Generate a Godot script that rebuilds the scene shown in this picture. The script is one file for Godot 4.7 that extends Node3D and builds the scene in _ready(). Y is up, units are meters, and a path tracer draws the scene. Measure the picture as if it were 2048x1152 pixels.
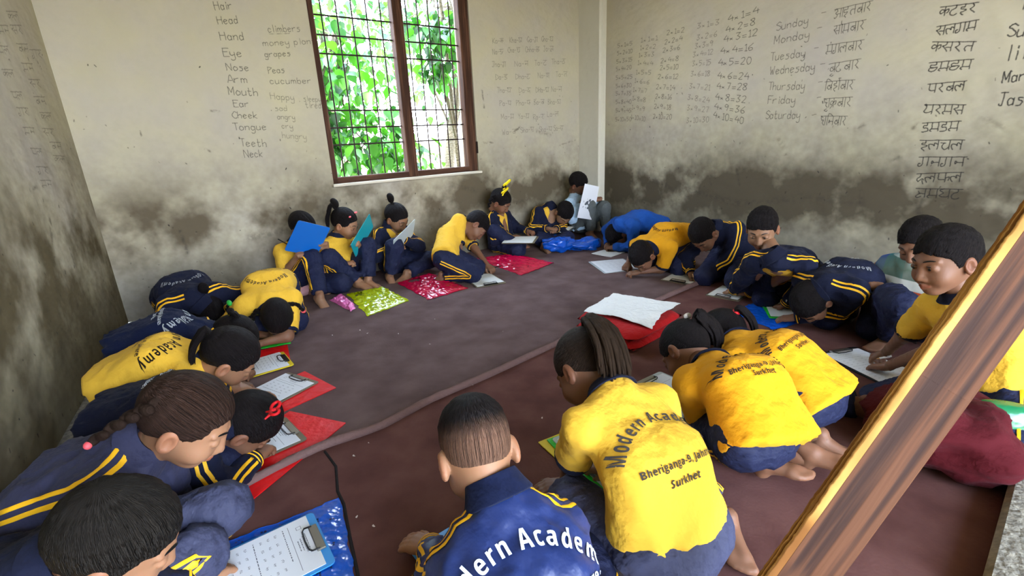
extends Node3D

func _ready():
	# ---- camera, sky, sun, exposure
	var cam := Camera3D.new()
	cam.name = "camera"
	cam.fov = rad_to_deg(2.0 * atan(576.0 / 968.2))
	cam.near = 0.05
	cam.far = 120.0
	cam.transform = Transform3D(Basis(Vector3.UP, -0.58299) * Basis(Vector3.RIGHT, -0.30393) * Basis(Vector3.BACK, -0.0468), Vector3(0, 1.0, 0))
	add_child(cam)
	cam.current = true
	var env := Environment.new()
	var sky := Sky.new()
	var sm := ProceduralSkyMaterial.new()
	sm.sky_top_color = Color(0.72, 0.79, 0.90)
	sm.sky_horizon_color = Color(0.93, 0.95, 0.98)
	sm.ground_horizon_color = Color(0.78, 0.76, 0.70)
	sm.ground_bottom_color = Color(0.60, 0.57, 0.50)
	sm.sun_angle_max = 0.0
	sm.sky_energy_multiplier = 4.5
	sm.ground_energy_multiplier = 2.0
	sky.sky_material = sm
	env.sky = sky
	env.background_mode = Environment.BG_SKY
	env.ambient_light_source = Environment.AMBIENT_SOURCE_SKY
	env.tonemap_mode = Environment.TONE_MAPPER_LINEAR
	env.tonemap_exposure = 1.0
	env.sdfgi_enabled = true
	env.ssao_enabled = true
	env.ssil_enabled = true
	var we := WorldEnvironment.new()
	we.name = "environment"
	we.environment = env
	add_child(we)
	var sun := DirectionalLight3D.new()
	sun.name = "sun"
	sun.light_color = Color(1.0, 0.95, 0.86)
	sun.light_energy = 3.6
	sun.light_angular_distance = 0.6
	sun.shadow_enabled = true
	sun.sky_mode = DirectionalLight3D.SKY_MODE_LIGHT_ONLY
	sun.look_at_from_position(Vector3(-4.0, 8.0, -5.5), Vector3(0.6, 0, -6.0))
	add_child(sun)

	folds.noise_type = FastNoiseLite.TYPE_SIMPLEX_SMOOTH
	folds.fractal_type = FastNoiseLite.FRACTAL_RIDGED
	folds.fractal_octaves = 2
	folds.frequency = 9.0
	folds.seed = 4
	make_materials()
	build_room()
	build_outside()
	build_people()
	build_things()


func build_room():
	var A := Vector3(-0.434, 0, -3.70)
	var B := Vector3(3.60, 0, -3.93)
	var C := Vector3(3.57, 0, 0.72)
	var D := Vector3(-0.80, 0, 0.72)
	var high := 2.75
	var plaster := Color(0.715, 0.688, 0.610)
	var bm := mat(Color.WHITE, 0.93, 0.2)
	bm.albedo_texture = wall_texture(A.distance_to(B), high, 3, text_back(), SMEAR_BACK, {"clean": plaster, "mud": Color(0.37, 0.335, 0.27), "low": Color(0.60, 0.585, 0.53), "top": 1.35, "fade": 1.1, "band": 0.55, "wide": 0.20, "strong": 0.8})
	var rm := mat(Color.WHITE, 0.93, 0.2)
	rm.albedo_texture = wall_texture(B.distance_to(C), high, 5, text_right(), SMEAR_RIGHT, {"clean": plaster, "mud": Color(0.31, 0.285, 0.23), "low": Color(0.50, 0.49, 0.44), "top": 1.5, "fade": 1.1, "band": 0.50, "wide": 0.19, "strong": 0.9})
	var lm := mat(Color.WHITE, 0.93, 0.2)
	lm.albedo_texture = wall_texture(D.distance_to(A), high, 8, text_left(), SMEAR_LEFT, {"clean": plaster, "mud": Color(0.35, 0.315, 0.235), "low": Color(0.56, 0.52, 0.42), "top": 1.6, "fade": 1.2, "band": 0.55, "wide": 0.35, "strong": 0.7})
	var rough := noise_tex(0.035, 512, FastNoiseLite.TYPE_SIMPLEX, 5, true, 3.0, 30)
	for m in [bm, rm, lm]:
		m.normal_enabled = true
		m.normal_texture = rough
		m.normal_scale = 0.35
	var win := WINDOW
	wall("wall_back", A, B, high, 0.24, [win], bm, "grimy plaster wall with the barred window and English words written on it")
	wall("wall_right", B, C, high, 0.24, [], rm, "grimy plaster wall with weekday names and multiplication tables in charcoal")
	wall("wall_left", D, A, high, 0.24, [], lm, "grimy plaster wall at the left with faint writing")
	var C2 := Vector3(3.55, 0, 2.4)
	var D2 := Vector3(-0.94, 0, 2.4)
	wall("wall_right_rear", C, C2, high, 0.24, [], M.plaster, "plain plaster wall continuing behind the viewer on the right")
	wall("wall_left_rear", D2, D, high, 0.24, [], M.plaster, "plain plaster wall continuing behind the viewer on the left")
	wall("wall_front", C2, D2, high, 0.24, [[1.1, 0.0, 4.35, 2.45]], M.plaster, "plaster wall behind the viewer with a wide open doorway")
	var fl := fresh(false, true)
	blend(fl, bar(Transform3D(Basis(), Vector3(1.35, -0.15, -0.75)), Vector3(5.3, 0.28, 6.9), 0.002))
	setting("floor", fl, M.concrete, "bare concrete floor under the brown carpets")
	var ce := fresh(false, true)
	blend(ce, bar(Transform3D(Basis(), Vector3(1.35, high + 0.08, -0.75)), Vector3(5.3, 0.16, 6.9), 0.002))
	setting("ceiling", ce, M.ceiling, "plain ceiling slab")
	# corner pillar
	var u := (B - A).normalized()
	var pl := fresh(false, true)
	var pn := Vector3(-u.z, 0, u.x)
	if pn.z < 0: pn = -pn
	var basis := Basis(u, Vector3.UP, u.cross(Vector3.UP))
	blend(pl, bar(Transform3D(basis, B - u * 0.01 + pn * 0.11 + Vector3.UP * high / 2), Vector3(0.18, high, 0.34), 0.015))
	setting("pillar", pl, M.pillar_paint, "pale plastered pillar in the far corner")
	build_window(A, u, pn, win)


func build_window(A: Vector3, u: Vector3, n: Vector3, w: Array):
	var o := Node3D.new()
	o.name = "window_1"
	o.set_meta("kind", "structure")
	o.set_meta("label", "barred double window with brown wooden frame")
	o.position = A + u * (w[0] + w[2]) / 2
	add_child(o)
	var basis := Basis(u, Vector3.UP, n)
	var P := func(uu: float, vv: float, out := 0.05) -> Transform3D: return Transform3D(basis, A + u * uu + Vector3.UP * vv - n * out)
	var wid: float = w[2] - w[0]
	var hgt: float = w[3] - w[1]
	var vm: float = (w[1] + w[3]) / 2
	part("frame_post", bar(P.call(w[0] + 0.022, vm), Vector3(0.044, hgt, 0.07)), M.window_wood, o)
	part("frame_post", bar(P.call(w[2] - 0.045, vm), Vector3(0.09, hgt, 0.075)), M.window_wood, o)
	part("mullion", bar(P.call(w[0] + wid * 0.512, vm, 0.045), Vector3(0.082, hgt, 0.075)), M.window_wood, o)
	part("frame_rail", bar(P.call((w[0] + w[2]) / 2, w[1] + 0.022), Vector3(wid, 0.044, 0.07)), M.window_wood, o)
	part("frame_rail", bar(P.call((w[0] + w[2]) / 2, w[3] - 0.03), Vector3(wid, 0.06, 0.07)), M.window_wood, o)
	part("sill", bar(P.call((w[0] + w[2]) / 2, w[1] - 0.010, -0.012), Vector3(wid + 0.03, 0.02, 0.05), 0.004), M.sill_paint, o)
	for lite in [[w[0] + 0.044, w[0] + wid * 0.512 - 0.041], [w[0] + wid * 0.512 + 0.041, w[2] - 0.09]]:
		for k in 5:
			var x: float = lerpf(lite[0], lite[1], (k + 0.62) / 5.25)
			part("bar", tube([A + u * x - n * 0.07 + Vector3.UP * (w[1] + 0.03), A + u * x - n * 0.07 + Vector3.UP * (w[3] - 0.04)], [0.0055, 0.0055], 8), M.bar, o)
		for y in BAR_HEIGHTS:
			part("bar", bar(Transform3D(basis, A + u * (lite[0] + lite[1]) / 2 - n * 0.062 + Vector3.UP * y), Vector3(lite[1] - lite[0] + 0.02, 0.011, 0.005), 0.001), M.bar, o)
	# hinge on the right post
	part("hinge", bar(Transform3D(basis, A + u * (w[2] - 0.004) + Vector3.UP * (w[1] + 0.20) + n * 0.003), Vector3(0.018, 0.10, 0.008), 0.002), M.bar, o)


# ---------------------------------------------------------------- outside the window
func leaf_mesh(l: float, w: float, m: Material) -> ArrayMesh:
	var d := fresh()
	var rows := [[0.0, 0.02], [0.12, 0.75], [0.3, 1.0], [0.55, 0.82], [0.8, 0.42], [1.0, 0.02]]
	for r in rows:
		for s in [-1, 0, 1]:
			d.v.append(Vector3(s * r[1] * w / 2, (absf(s) * 0.10 * w - r[0] * r[0] * 0.22 * l), r[0] * l))
	for j in rows.size() - 1:
		for s in 2:
			var a := j * 3 + s
			d.i.append_array([a, a + 3, a + 1, a + 1, a + 3, a + 4])
	flat_normals(d)
	return to_mesh(d, m)


func plant(called: String, label: String, category: String, foot: Vector3, trunk: Array, rad: Array, crown: Array, singles: int, mass: int, size: float, tones: Array, seed: int):
	var rng := RandomNumberGenerator.new()
	rng.seed = seed
	var o := thing(called, label, category, foot)
	var tr := part("trunk", tube(trunk, rad, 10), M.bark, o)
	var kinds := []
	for t in tones: kinds.append(leaf_mesh(size, size * 0.72, M[t]))
	var spot := func() -> Transform3D:
		var c: Array = crown[rng.randi() % crown.size()]
		var q := Vector3(rng.randfn(), rng.randfn(), rng.randfn()) * 0.5
		var at: Vector3 = c[0] + q * c[1]
		var bs := Basis.from_euler(Vector3(rng.randf_range(0.1, 1.4), rng.randf() * TAU, rng.randf_range(-0.5, 0.5)))
		return Transform3D(bs * rng.randf_range(0.6, 1.25), at - foot)
	for k in 9:
		var c: Array = crown[k % crown.size()]
		var from: Vector3 = trunk[mini(trunk.size() - 1, 1 + k % trunk.size())]
		var to: Vector3 = c[0] + Vector3(rng.randfn(), rng.randfn(), rng.randfn()) * 0.3 * c[1]
		part("branch", tube([from, from.lerp(to, 0.5) + Vector3(0, 0.06, 0), to], [0.016, 0.011, 0.005], 6), M.bark, tr)
	for k in singles:
		var l := MeshInstance3D.new()
		l.name = "leaf"
		l.mesh = kinds[k % kinds.size()]
		l.transform = spot.call()
		o.add_child(l, true)
	for q in kinds.size():
		var mm := MultiMesh.new()
		mm.transform_format = MultiMesh.TRANSFORM_3D
		mm.mesh = kinds[q]
		mm.instance_count = mass / kinds.size()
		for k in mm.instance_count: mm.set_instance_transform(k, spot.call())
		var mi := MultiMeshInstance3D.new()
		mi.name = "leaves"
		mi.multimesh = mm
		mi.set_meta("kind", "stuff")
		o.add_child(mi, true)


func build_outside():
	var g := fresh(false, true)
	blend(g, bar(Transform3D(Basis(), Vector3(0, -0.36, -2.0)), Vector3(60, 0.12, 60), 0.01))
	setting("ground", g, M.ground, "pale dry ground outside the building")
	plant("tree", "slender grey tree outside the right pane of the window", "tree", Vector3(3.1, -0.3, -6.2), [Vector3(3.1, -0.3, -6.2), Vector3(3.12, 0.5, -6.2), Vector3(3.2, 1.1, -6.15), Vector3(3.32, 1.7, -6.1), Vector3(3.3, 2.6, -6.1)], [0.085, 0.075, 0.07, 0.055, 0.03], [[Vector3(3.4, 2.2, -6.0), 0.6], [Vector3(2.6, 2.4, -5.9), 0.5], [Vector3(3.6, 1.6, -6.2), 0.45]], 140, 420, 0.12, ["leaf_mid", "leaf_deep", "leaf_grey"], 3)
	plant("vine", "broad-leaved plant filling the left pane of the window", "plant", Vector3(1.25, -0.3, -5.2), [Vector3(1.25, -0.3, -5.2), Vector3(1.22, 0.5, -5.2), Vector3(1.3, 1.3, -5.15), Vector3(1.5, 2.0, -5.1)], [0.075, 0.06, 0.04, 0.02], [[Vector3(1.2, 1.35, -5.0), 0.42], [Vector3(1.6, 1.1, -5.1), 0.42], [Vector3(1.1, 0.95, -4.8), 0.25], [Vector3(1.5, 1.75, -5.1), 0.4], [Vector3(1.9, 0.8, -5.2), 0.4]], 260, 700, 0.13, ["leaf_bright", "leaf_mid", "leaf_bright", "leaf_deep"], 5)
	plant("vine", "dark leaves hanging over the top of the right pane", "plant", Vector3(2.7, -0.3, -5.0), [Vector3(2.7, -0.3, -5.0), Vector3(2.75, 1.0, -5.2), Vector3(2.6, 2.2, -5.0), Vector3(2.5, 2.7, -4.9)], [0.03, 0.025, 0.02, 0.012], [[Vector3(2.35, 2.0, -4.8), 0.22], [Vector3(2.7, 2.05, -4.9), 0.25], [Vector3(2.45, 1.7, -4.9), 0.18]], 120, 160, 0.12, ["leaf_deep", "leaf_mid"], 7)
	plant("bush", "sunlit flowering bush below the window", "bush", Vector3(2.1, -0.3, -5.8), [Vector3(2.1, -0.3, -5.8), Vector3(2.1, 0.1, -5.8), Vector3(2.15, 0.4, -5.8)], [0.04, 0.03, 0.02], [[Vector3(1.6, 0.45, -5.7), 0.45], [Vector3(2.3, 0.5, -5.8), 0.45], [Vector3(2.0, 0.15, -5.5), 0.4], [Vector3(2.9, 0.25, -6.3), 0.4]], 170, 500, 0.09, ["leaf_bright", "leaf_mid"], 9)
	plant("tree", "pale tree farther behind the flowering bush", "tree", Vector3(2.4, -0.3, -9.5), [Vector3(2.4, -0.3, -9.5), Vector3(2.5, 1.4, -9.5), Vector3(2.6, 3.0, -9.4)], [0.12, 0.10, 0.06], [[Vector3(2.2, 3.0, -9.4), 1.0], [Vector3(3.6, 2.6, -9.4), 0.9], [Vector3(1.2, 2.0, -9.2), 0.8]], 120, 1100, 0.16, ["leaf_grey", "leaf_mid", "leaf_deep"], 11)
	plant("tree", "pale tree at the far left behind the broad-leaved plant", "tree", Vector3(0.6, -0.3, -8.5), [Vector3(0.6, -0.3, -8.5), Vector3(0.7, 1.4, -8.5), Vector3(0.9, 3.0, -8.4)], [0.10, 0.08, 0.05], [[Vector3(1.0, 2.8, -8.4), 0.9], [Vector3(0.6, 1.8, -8.2), 0.8], [Vector3(1.9, 2.2, -8.6), 0.6]], 120, 900, 0.15, ["leaf_mid", "leaf_grey", "leaf_deep"], 13)


func build_people():
	T.head = make_head()
	T.lids = make_face(0.0)
	T.eyes = make_face(1.0)
	for s in ["boy", "fade", "girl"]: T["hair_" + s] = make_hair(s)
	T.flat = make_hand(0.12, 0.0)
	T.grip = make_hand(0.62, 1.0)
	T.fist = make_hand(0.85, 0.0)
	T.foot = make_foot()
	T.print_a = print_line("Modern Academy", 0.034, 0.125, 0.27)
	T.print_b = print_line("Bheriganga-9, Jahare", 0.0205, 0.0, 0.20)
	T.print_c = print_line("Surkhet", 0.0205)
	var all := people()
	var done := []
	done.resize(all.size())
	var id := WorkerThreadPool.add_group_task(func(j: int): done[j] = shape_person(all[j]), all.size(), 4, true)
	WorkerThreadPool.wait_for_group_task_completion(id)
	for j in all.size(): place_person(all[j], done[j])



# ---------------------------------------------------------------- solid modelling on a grid
class Grid:
	var o := Vector3.ZERO
	var c := 0.01
	var nx := 0
	var ny := 0
	var nz := 0
	var k := 90.0
	var s := PackedFloat32Array()

	func _init(lo: Vector3, hi: Vector3, cell: float, kk := 90.0):
		c = cell
		k = kk
		o = lo - Vector3.ONE * cell
		nx = int((hi.x - lo.x) / cell) + 4
		ny = int((hi.y - lo.y) / cell) + 4
		nz = int((hi.z - lo.z) / cell) + 4
		s.resize(nx * ny * nz)

	# tapered capsule from a to b; cut 1 ends it flat at b, 2 flat at a, 3 both
	func cap(a: Vector3, b: Vector3, ra: float, rb: float, cut := 0):
		var ba := b - a
		var l := maxf(ba.length(), 1e-5)
		var u := ba / l
		var far := maxf(ra, rb) + 0.045
		var lo := (a.min(b) - Vector3.ONE * far - o) / c
		var hi := (a.max(b) + Vector3.ONE * far - o) / c
		var x0 := maxi(0, int(lo.x))
		var y0 := maxi(0, int(lo.y))
		var z0 := maxi(0, int(lo.z))
		var x1 := mini(nx - 1, int(hi.x) + 1)
		var y1 := mini(ny - 1, int(hi.y) + 1)
		var z1 := mini(nz - 1, int(hi.z) + 1)
		var dr := (rb - ra) / l
		var r2 := far * far
		for z in range(z0, z1 + 1):
			for y in range(y0, y1 + 1):
				var i := (z * ny + y) * nx + x0
				var p := o + Vector3(x0, y, z) * c - a
				for x in range(x0, x1 + 1):
					var h := p.dot(u)
					var t := clampf(h, 0.0, l)
					var q := p - u * t
					var d2 := q.length_squared()
					if d2 < r2:
						var d := sqrt(d2) - ra - dr * t
						if cut & 1:
							d = maxf(d, h - l)
						if cut & 2:
							d = maxf(d, -h)
						if d < 0.045:
							s[i] += exp(-k * d)
					i += 1
					p.x += c

	# turns the sums into distances, with folds of the given size near the surface
	func close(folds: FastNoiseLite = null, amp := 0.0, stretch := Vector3.ONE):
		var n := nx * ny
		for i in s.size():
			var v := s[i]
			if v <= 0.0:
				s[i] = 0.06
				continue
			var d := -log(v) / k
			if amp > 0.0 and absf(d) < 0.03:
				var z := i / n
				var y := (i - z * n) / nx
				d -= amp * folds.get_noise_3dv((o + Vector3(i % nx, y, z) * c) * stretch)
			s[i] = d

	func cut(f: Callable):
		for z in nz:
			for y in ny:
				var i := (z * ny + y) * nx
				for x in nx:
					if s[i] < 0.03:
						s[i] = maxf(s[i], f.call(o + Vector3(x, y, z) * c))
					i += 1

	func at(p: Vector3) -> float:
		var g := (p - o) / c
		var x := int(g.x)
		var y := int(g.y)
		var z := int(g.z)
		if g.x < 0 or g.y < 0 or g.z < 0 or x >= nx - 1 or y >= ny - 1 or z >= nz - 1:
			return 0.06
		g -= Vector3(x, y, z)
		var i := (z * ny + y) * nx + x
		var j := i + nx * ny
		return lerpf(lerpf(lerpf(s[i], s[i + 1], g.x), lerpf(s[i + nx], s[i + nx + 1], g.x), g.y), lerpf(lerpf(s[j], s[j + 1], g.x), lerpf(s[j + nx], s[j + nx + 1], g.x), g.y), g.z)

	# where a walk from p along d leaves the solid
	func leave(p: Vector3, d: Vector3, start := 0.0, most := 0.16) -> Vector3:
		var t := start
		while t < most:
			if at(p + d * t) > 0.0:
				break
			t += 0.004
		for i in 4:
			t += clampf(-at(p + d * t), -0.004, 0.004) * 0.8
		return p + d * t

	# where a walk from outside at p along d meets the solid
	func meet(p: Vector3, d: Vector3, most := 0.4) -> Variant:
		var t := 0.0
		while t < most:
			var v := at(p + d * t)
			if v <= 0.0:
				for i in 5:
					t += clampf(at(p + d * t), -0.005, 0.005) * 0.8
				return p + d * t
			t += clampf(v, 0.003, 0.03)
		return null

	# surface nets: {v, n, i}
	func mesh() -> Dictionary:
		var v := PackedVector3Array()
		var idx := PackedInt32Array()
		var cellv := PackedInt32Array()
		cellv.resize(s.size())
		var off := [0, 1, nx, nx + 1, nx * ny, nx * ny + 1, nx * ny + nx, nx * ny + nx + 1]
		var o1: int = off[2]
		var o2: int = off[4]
		for z in nz - 1:
			for y in ny - 1:
				var i := (z * ny + y) * nx
				for x in nx - 1:
					var a0 := s[i]
					var a1 := s[i + 1]
					var a2 := s[i + o1]
					var a3 := s[i + o1 + 1]
					var a4 := s[i + o2]
					var a5 := s[i + o2 + 1]
					var a6 := s[i + o2 + o1]
					var a7 := s[i + o2 + o1 + 1]
					var m := int(a0 < 0) + int(a1 < 0) + int(a2 < 0) + int(a3 < 0) + int(a4 < 0) + int(a5 < 0) + int(a6 < 0) + int(a7 < 0)
					if m != 0 and m != 8:
						var sum := Vector3.ZERO
						var n := 0.0
						if (a0 < 0) != (a1 < 0): sum += Vector3(a0 / (a0 - a1), 0, 0); n += 1
						if (a2 < 0) != (a3 < 0): sum += Vector3(a2 / (a2 - a3), 1, 0); n += 1
						if (a4 < 0) != (a5 < 0): sum += Vector3(a4 / (a4 - a5), 0, 1); n += 1
						if (a6 < 0) != (a7 < 0): sum += Vector3(a6 / (a6 - a7), 1, 1); n += 1
						if (a0 < 0) != (a2 < 0): sum += Vector3(0, a0 / (a0 - a2), 0); n += 1
						if (a1 < 0) != (a3 < 0): sum += Vector3(1, a1 / (a1 - a3), 0); n += 1
						if (a4 < 0) != (a6 < 0): sum += Vector3(0, a4 / (a4 - a6), 1); n += 1
						if (a5 < 0) != (a7 < 0): sum += Vector3(1, a5 / (a5 - a7), 1); n += 1
						if (a0 < 0) != (a4 < 0): sum += Vector3(0, 0, a0 / (a0 - a4)); n += 1
						if (a1 < 0) != (a5 < 0): sum += Vector3(1, 0, a1 / (a1 - a5)); n += 1
						if (a2 < 0) != (a6 < 0): sum += Vector3(0, 1, a2 / (a2 - a6)); n += 1
						if (a3 < 0) != (a7 < 0): sum += Vector3(1, 1, a3 / (a3 - a7)); n += 1
						cellv[i] = v.size()
						v.append(o + (Vector3(x, y, z) + sum / n) * c)
						if x and y and z:
							if (a0 < 0) != (a1 < 0): quad(idx, cellv[i - o1 - o2], cellv[i - o2], cellv[i], cellv[i - o1], a0 < 0)
							if (a0 < 0) != (a2 < 0): quad(idx, cellv[i - 1 - o2], cellv[i - 1], cellv[i], cellv[i - o2], a0 < 0)
							if (a0 < 0) != (a4 < 0): quad(idx, cellv[i - 1 - o1], cellv[i - o1], cellv[i], cellv[i - 1], a0 < 0)
					i += 1
		var nrm := PackedVector3Array()
		nrm.resize(v.size())
		for t in range(0, idx.size(), 3):
			var a := v[idx[t]]
			var f := (v[idx[t + 2]] - a).cross(v[idx[t + 1]] - a)
			nrm[idx[t]] += f
			nrm[idx[t + 1]] += f
			nrm[idx[t + 2]] += f
		for j in nrm.size():
			nrm[j] = nrm[j].normalized()
		return {"v": v, "n": nrm, "i": idx}

	func quad(idx: PackedInt32Array, a: int, b: int, cc: int, d: int, flip: bool):
		if flip:
			idx.append_array([a, cc, b, a, d, cc])
		else:
			idx.append_array([a, b, cc, a, cc, d])


# puts one set of arrays into another, moved by t; colours with alpha 1 are tinted, those with alpha 0 stay as they are
static func blend(into: Dictionary, from: Dictionary, t := Transform3D(), tint := Color.WHITE):
	var base: int = into.v.size()
	into.v.append_array(t * from.v)
	var b := t.basis.inverse().transposed()
	for n in from.n:
		into.n.append((b * n).normalized())
	if into.has("c"):
		if from.has("c"):
			for c in from.c:
				into.c.append(Color(c.r * tint.r, c.g * tint.g, c.b * tint.b) if c.a > 0.5 else Color(c.r, c.g, c.b))
		else:
			for j in from.v.size():
				into.c.append(Color(tint.r, tint.g, tint.b))
	if into.has("u"):
		into.u.append_array(from.u)
	var flip := t.basis.determinant() < 0
	for q in range(0, from.i.size(), 3):
		into.i.append(base + from.i[q])
		into.i.append(base + from.i[q + (2 if flip else 1)])
		into.i.append(base + from.i[q + (1 if flip else 2)])


static func fresh(colors := false, uvs := false) -> Dictionary:
	var d := {"v": PackedVector3Array(), "n": PackedVector3Array(), "i": PackedInt32Array()}
	if colors: d.c = PackedColorArray()
	if uvs: d.u = PackedVector2Array()
	return d


static func to_mesh(d: Dictionary, m: Material) -> ArrayMesh:
	var a := []
	a.resize(Mesh.ARRAY_MAX)
	a[Mesh.ARRAY_VERTEX] = d.v
	a[Mesh.ARRAY_NORMAL] = d.n
	a[Mesh.ARRAY_INDEX] = d.i
	if d.has("c"): a[Mesh.ARRAY_COLOR] = d.c
	if d.has("u"): a[Mesh.ARRAY_TEX_UV] = d.u
	var am := ArrayMesh.new()
	am.add_surface_from_arrays(Mesh.PRIMITIVE_TRIANGLES, a)
	am.surface_set_material(0, m)
	return am


# a tube through points; seg sides, radii per point
static func tube(pts: Array, rad: Array, seg := 8, colors := false, tint := Color.WHITE) -> Dictionary:
	var d := fresh(colors, true)
	var n := pts.size()
	var side := Vector3.ZERO
	for j in n:
		var tan: Vector3 = (pts[mini(j + 1, n - 1)] - pts[maxi(j - 1, 0)]).normalized()
		if side == Vector3.ZERO:
			side = tan.cross(Vector3.UP if absf(tan.y) < 0.9 else Vector3.RIGHT).normalized()
		side = (side - tan * side.dot(tan)).normalized()
		var up := tan.cross(side)
		for q in seg + 1:
			var an := TAU * q / seg
			var dir := side * cos(an) + up * sin(an)
			d.v.append(pts[j] + dir * rad[j])
			d.n.append(dir)
			d.u.append(Vector2(float(q) / seg, float(j) / (n - 1)))
			if colors: d.c.append(tint)
	for j in n - 1:
		for q in seg:
			var a := j * (seg + 1) + q
			var b := a + seg + 1
			d.i.append_array([a, b, a + 1, a + 1, b, b + 1])
	for e in 2:
		var c0: int = d.v.size()
		var j := 0 if e == 0 else n - 1
		var tan: Vector3 = ((pts[0] - pts[1]) if e == 0 else (pts[n - 1] - pts[n - 2])).normalized()
		d.v.append(pts[j] + tan * rad[j] * 0.4)
		d.n.append(tan)
		d.u.append(Vector2(0.5, float(e)))
		if colors: d.c.append(tint)
		for q in seg:
			var a := j * (seg + 1) + q
			if e == 0:
				d.i.append_array([c0, a, a + 1])
			else:
				d.i.append_array([c0, a + 1, a])
	return d


# a turned shape: profile points (radius, height) round axis y of t
static func lathe(prof: Array, t: Transform3D, seg := 24, squash := 1.0) -> Dictionary:
	var d := fresh(false, true)
	var n := prof.size()
	for j in n:
		var a: Vector2 = prof[maxi(j - 1, 0)]
		var b: Vector2 = prof[mini(j + 1, n - 1)]
		var nn := Vector2(b.y - a.y, a.x - b.x).normalized()
		for q in seg + 1:
			var an := TAU * q / seg
			var p: Vector2 = prof[j]
			d.v.append(t * Vector3(cos(an) * p.x, p.y, sin(an) * p.x * squash))
			d.n.append((t.basis * Vector3(cos(an) * nn.x, nn.y, sin(an) * nn.x)).normalized())
			d.u.append(Vector2(float(q) / seg, float(j) / (n - 1)))
	for j in n - 1:
		for q in seg:
			var a := j * (seg + 1) + q
			var b := a + seg + 1
			d.i.append_array([a, a + 1, b, a + 1, b + 1, b])
	return d


# a ball with three radii
static func ball(t: Transform3D, seg := 12, col = null) -> Dictionary:
	var prof := []
	for j in seg / 2 + 1:
		var an := -PI / 2 + PI * j / (seg / 2)
		prof.append(Vector2(maxf(cos(an), 0.0005), sin(an)))
	var d := lathe(prof, Transform3D(), seg)
	for j in d.v.size():
		d.n[j] = (t.basis.inverse().transposed() * d.v[j]).normalized()
		d.v[j] = t * d.v[j]
	if col != null:
		d.c = PackedColorArray()
		for j in d.v.size(): d.c.append(col)
	return d


static func flat_normals(d: Dictionary):
	var n := PackedVector3Array()
	n.resize(d.v.size())
	for t in range(0, d.i.size(), 3):
		var a: Vector3 = d.v[d.i[t]]
		var f: Vector3 = (d.v[d.i[t + 2]] - a).cross(d.v[d.i[t + 1]] - a)
		for q in 3:
			n[d.i[t + q]] += f
	for j in n.size(): n[j] = n[j].normalized()
	d.n = n


# a frame with y along the given direction
static func along(at: Vector3, y: Vector3, hint := Vector3(0.31, 0.17, 0.93)) -> Transform3D:
	y = y.normalized()
	var x := y.cross(hint).normalized()
	return Transform3D(Basis(x, y, x.cross(y)), at)


# ---------------------------------------------------------------- templates: head, hair, hands, feet
static func ell(p: Vector3, c: Vector3, r: Vector3) -> float:
	var q := p - c
	var a := (q / r).length()
	var b := (q / (r * r)).length()
	return a * (a - 1.0) / maxf(b, 1e-4)


static func segm(p: Vector3, a: Vector3, b: Vector3, ra: float, rb: float) -> float:
	var ba := b - a
	var t := clampf((p - a).dot(ba) / ba.length_squared(), 0.0, 1.0)
	return (p - a - ba * t).length() - lerpf(ra, rb, t)


static func smin(a: float, b: float, r: float) -> float:
	var h := maxf(r - absf(a - b), 0.0) / r
	return minf(a, b) - h * h * r * 0.25


static func head_shape(p: Vector3) -> float:
	var q := Vector3(absf(p.x), p.y, p.z)
	var d := ell(p, Vector3(0, 0.024, -0.012), Vector3(0.071, 0.082, 0.088))
	if d > 0.11: return d - 0.06
	d = smin(d, ell(p, Vector3(0, -0.028, 0.022), Vector3(0.057, 0.068, 0.062)), 0.03)
	d = smin(d, ell(p, Vector3(0, -0.084, 0.05), Vector3(0.022, 0.016, 0.022)), 0.03)
	d = smin(d, (q - Vector3(0.033, -0.036, 0.05)).length() - 0.027, 0.02)
	d = smin(d, segm(p, Vector3(0, -0.05, -0.022), Vector3(0, -0.098, -0.03), 0.041, 0.036), 0.02)
	d = -smin(-d, (q - Vector3(0.031, 0.001, 0.094)).length() - 0.017, 0.016)
	d = smin(d, ell(q, Vector3(0.030, -0.001, 0.0715), Vector3(0.0165, 0.0105, 0.0115)), 0.004)
	d = smin(d, segm(q, Vector3(0.012, 0.018, 0.079), Vector3(0.045, 0.019, 0.066), 0.006, 0.005), 0.012)
	d = smin(d, segm(p, Vector3(0, 0.004, 0.079), Vector3(0, -0.034, 0.092), 0.007, 0.0105), 0.012)
	d = smin(d, (q - Vector3(0.0115, -0.038, 0.084)).length() - 0.0085, 0.008)
	d = smin(d, segm(q, Vector3(0, -0.0585, 0.0855), Vector3(0.018, -0.063, 0.077), 0.0062, 0.003), 0.004)
	d = smin(d, segm(q, Vector3(0, -0.0685, 0.083), Vector3(0.015, -0.0655, 0.077), 0.0068, 0.003), 0.004)
	var e := ell(q, Vector3(0.0745, -0.010, -0.010), Vector3(0.011, 0.030, 0.019))
	e = -smin(-e, ell(q, Vector3(0.0845, -0.008, -0.004), Vector3(0.010, 0.018, 0.011)), 0.004)
	return smin(d, e, 0.006)


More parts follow.
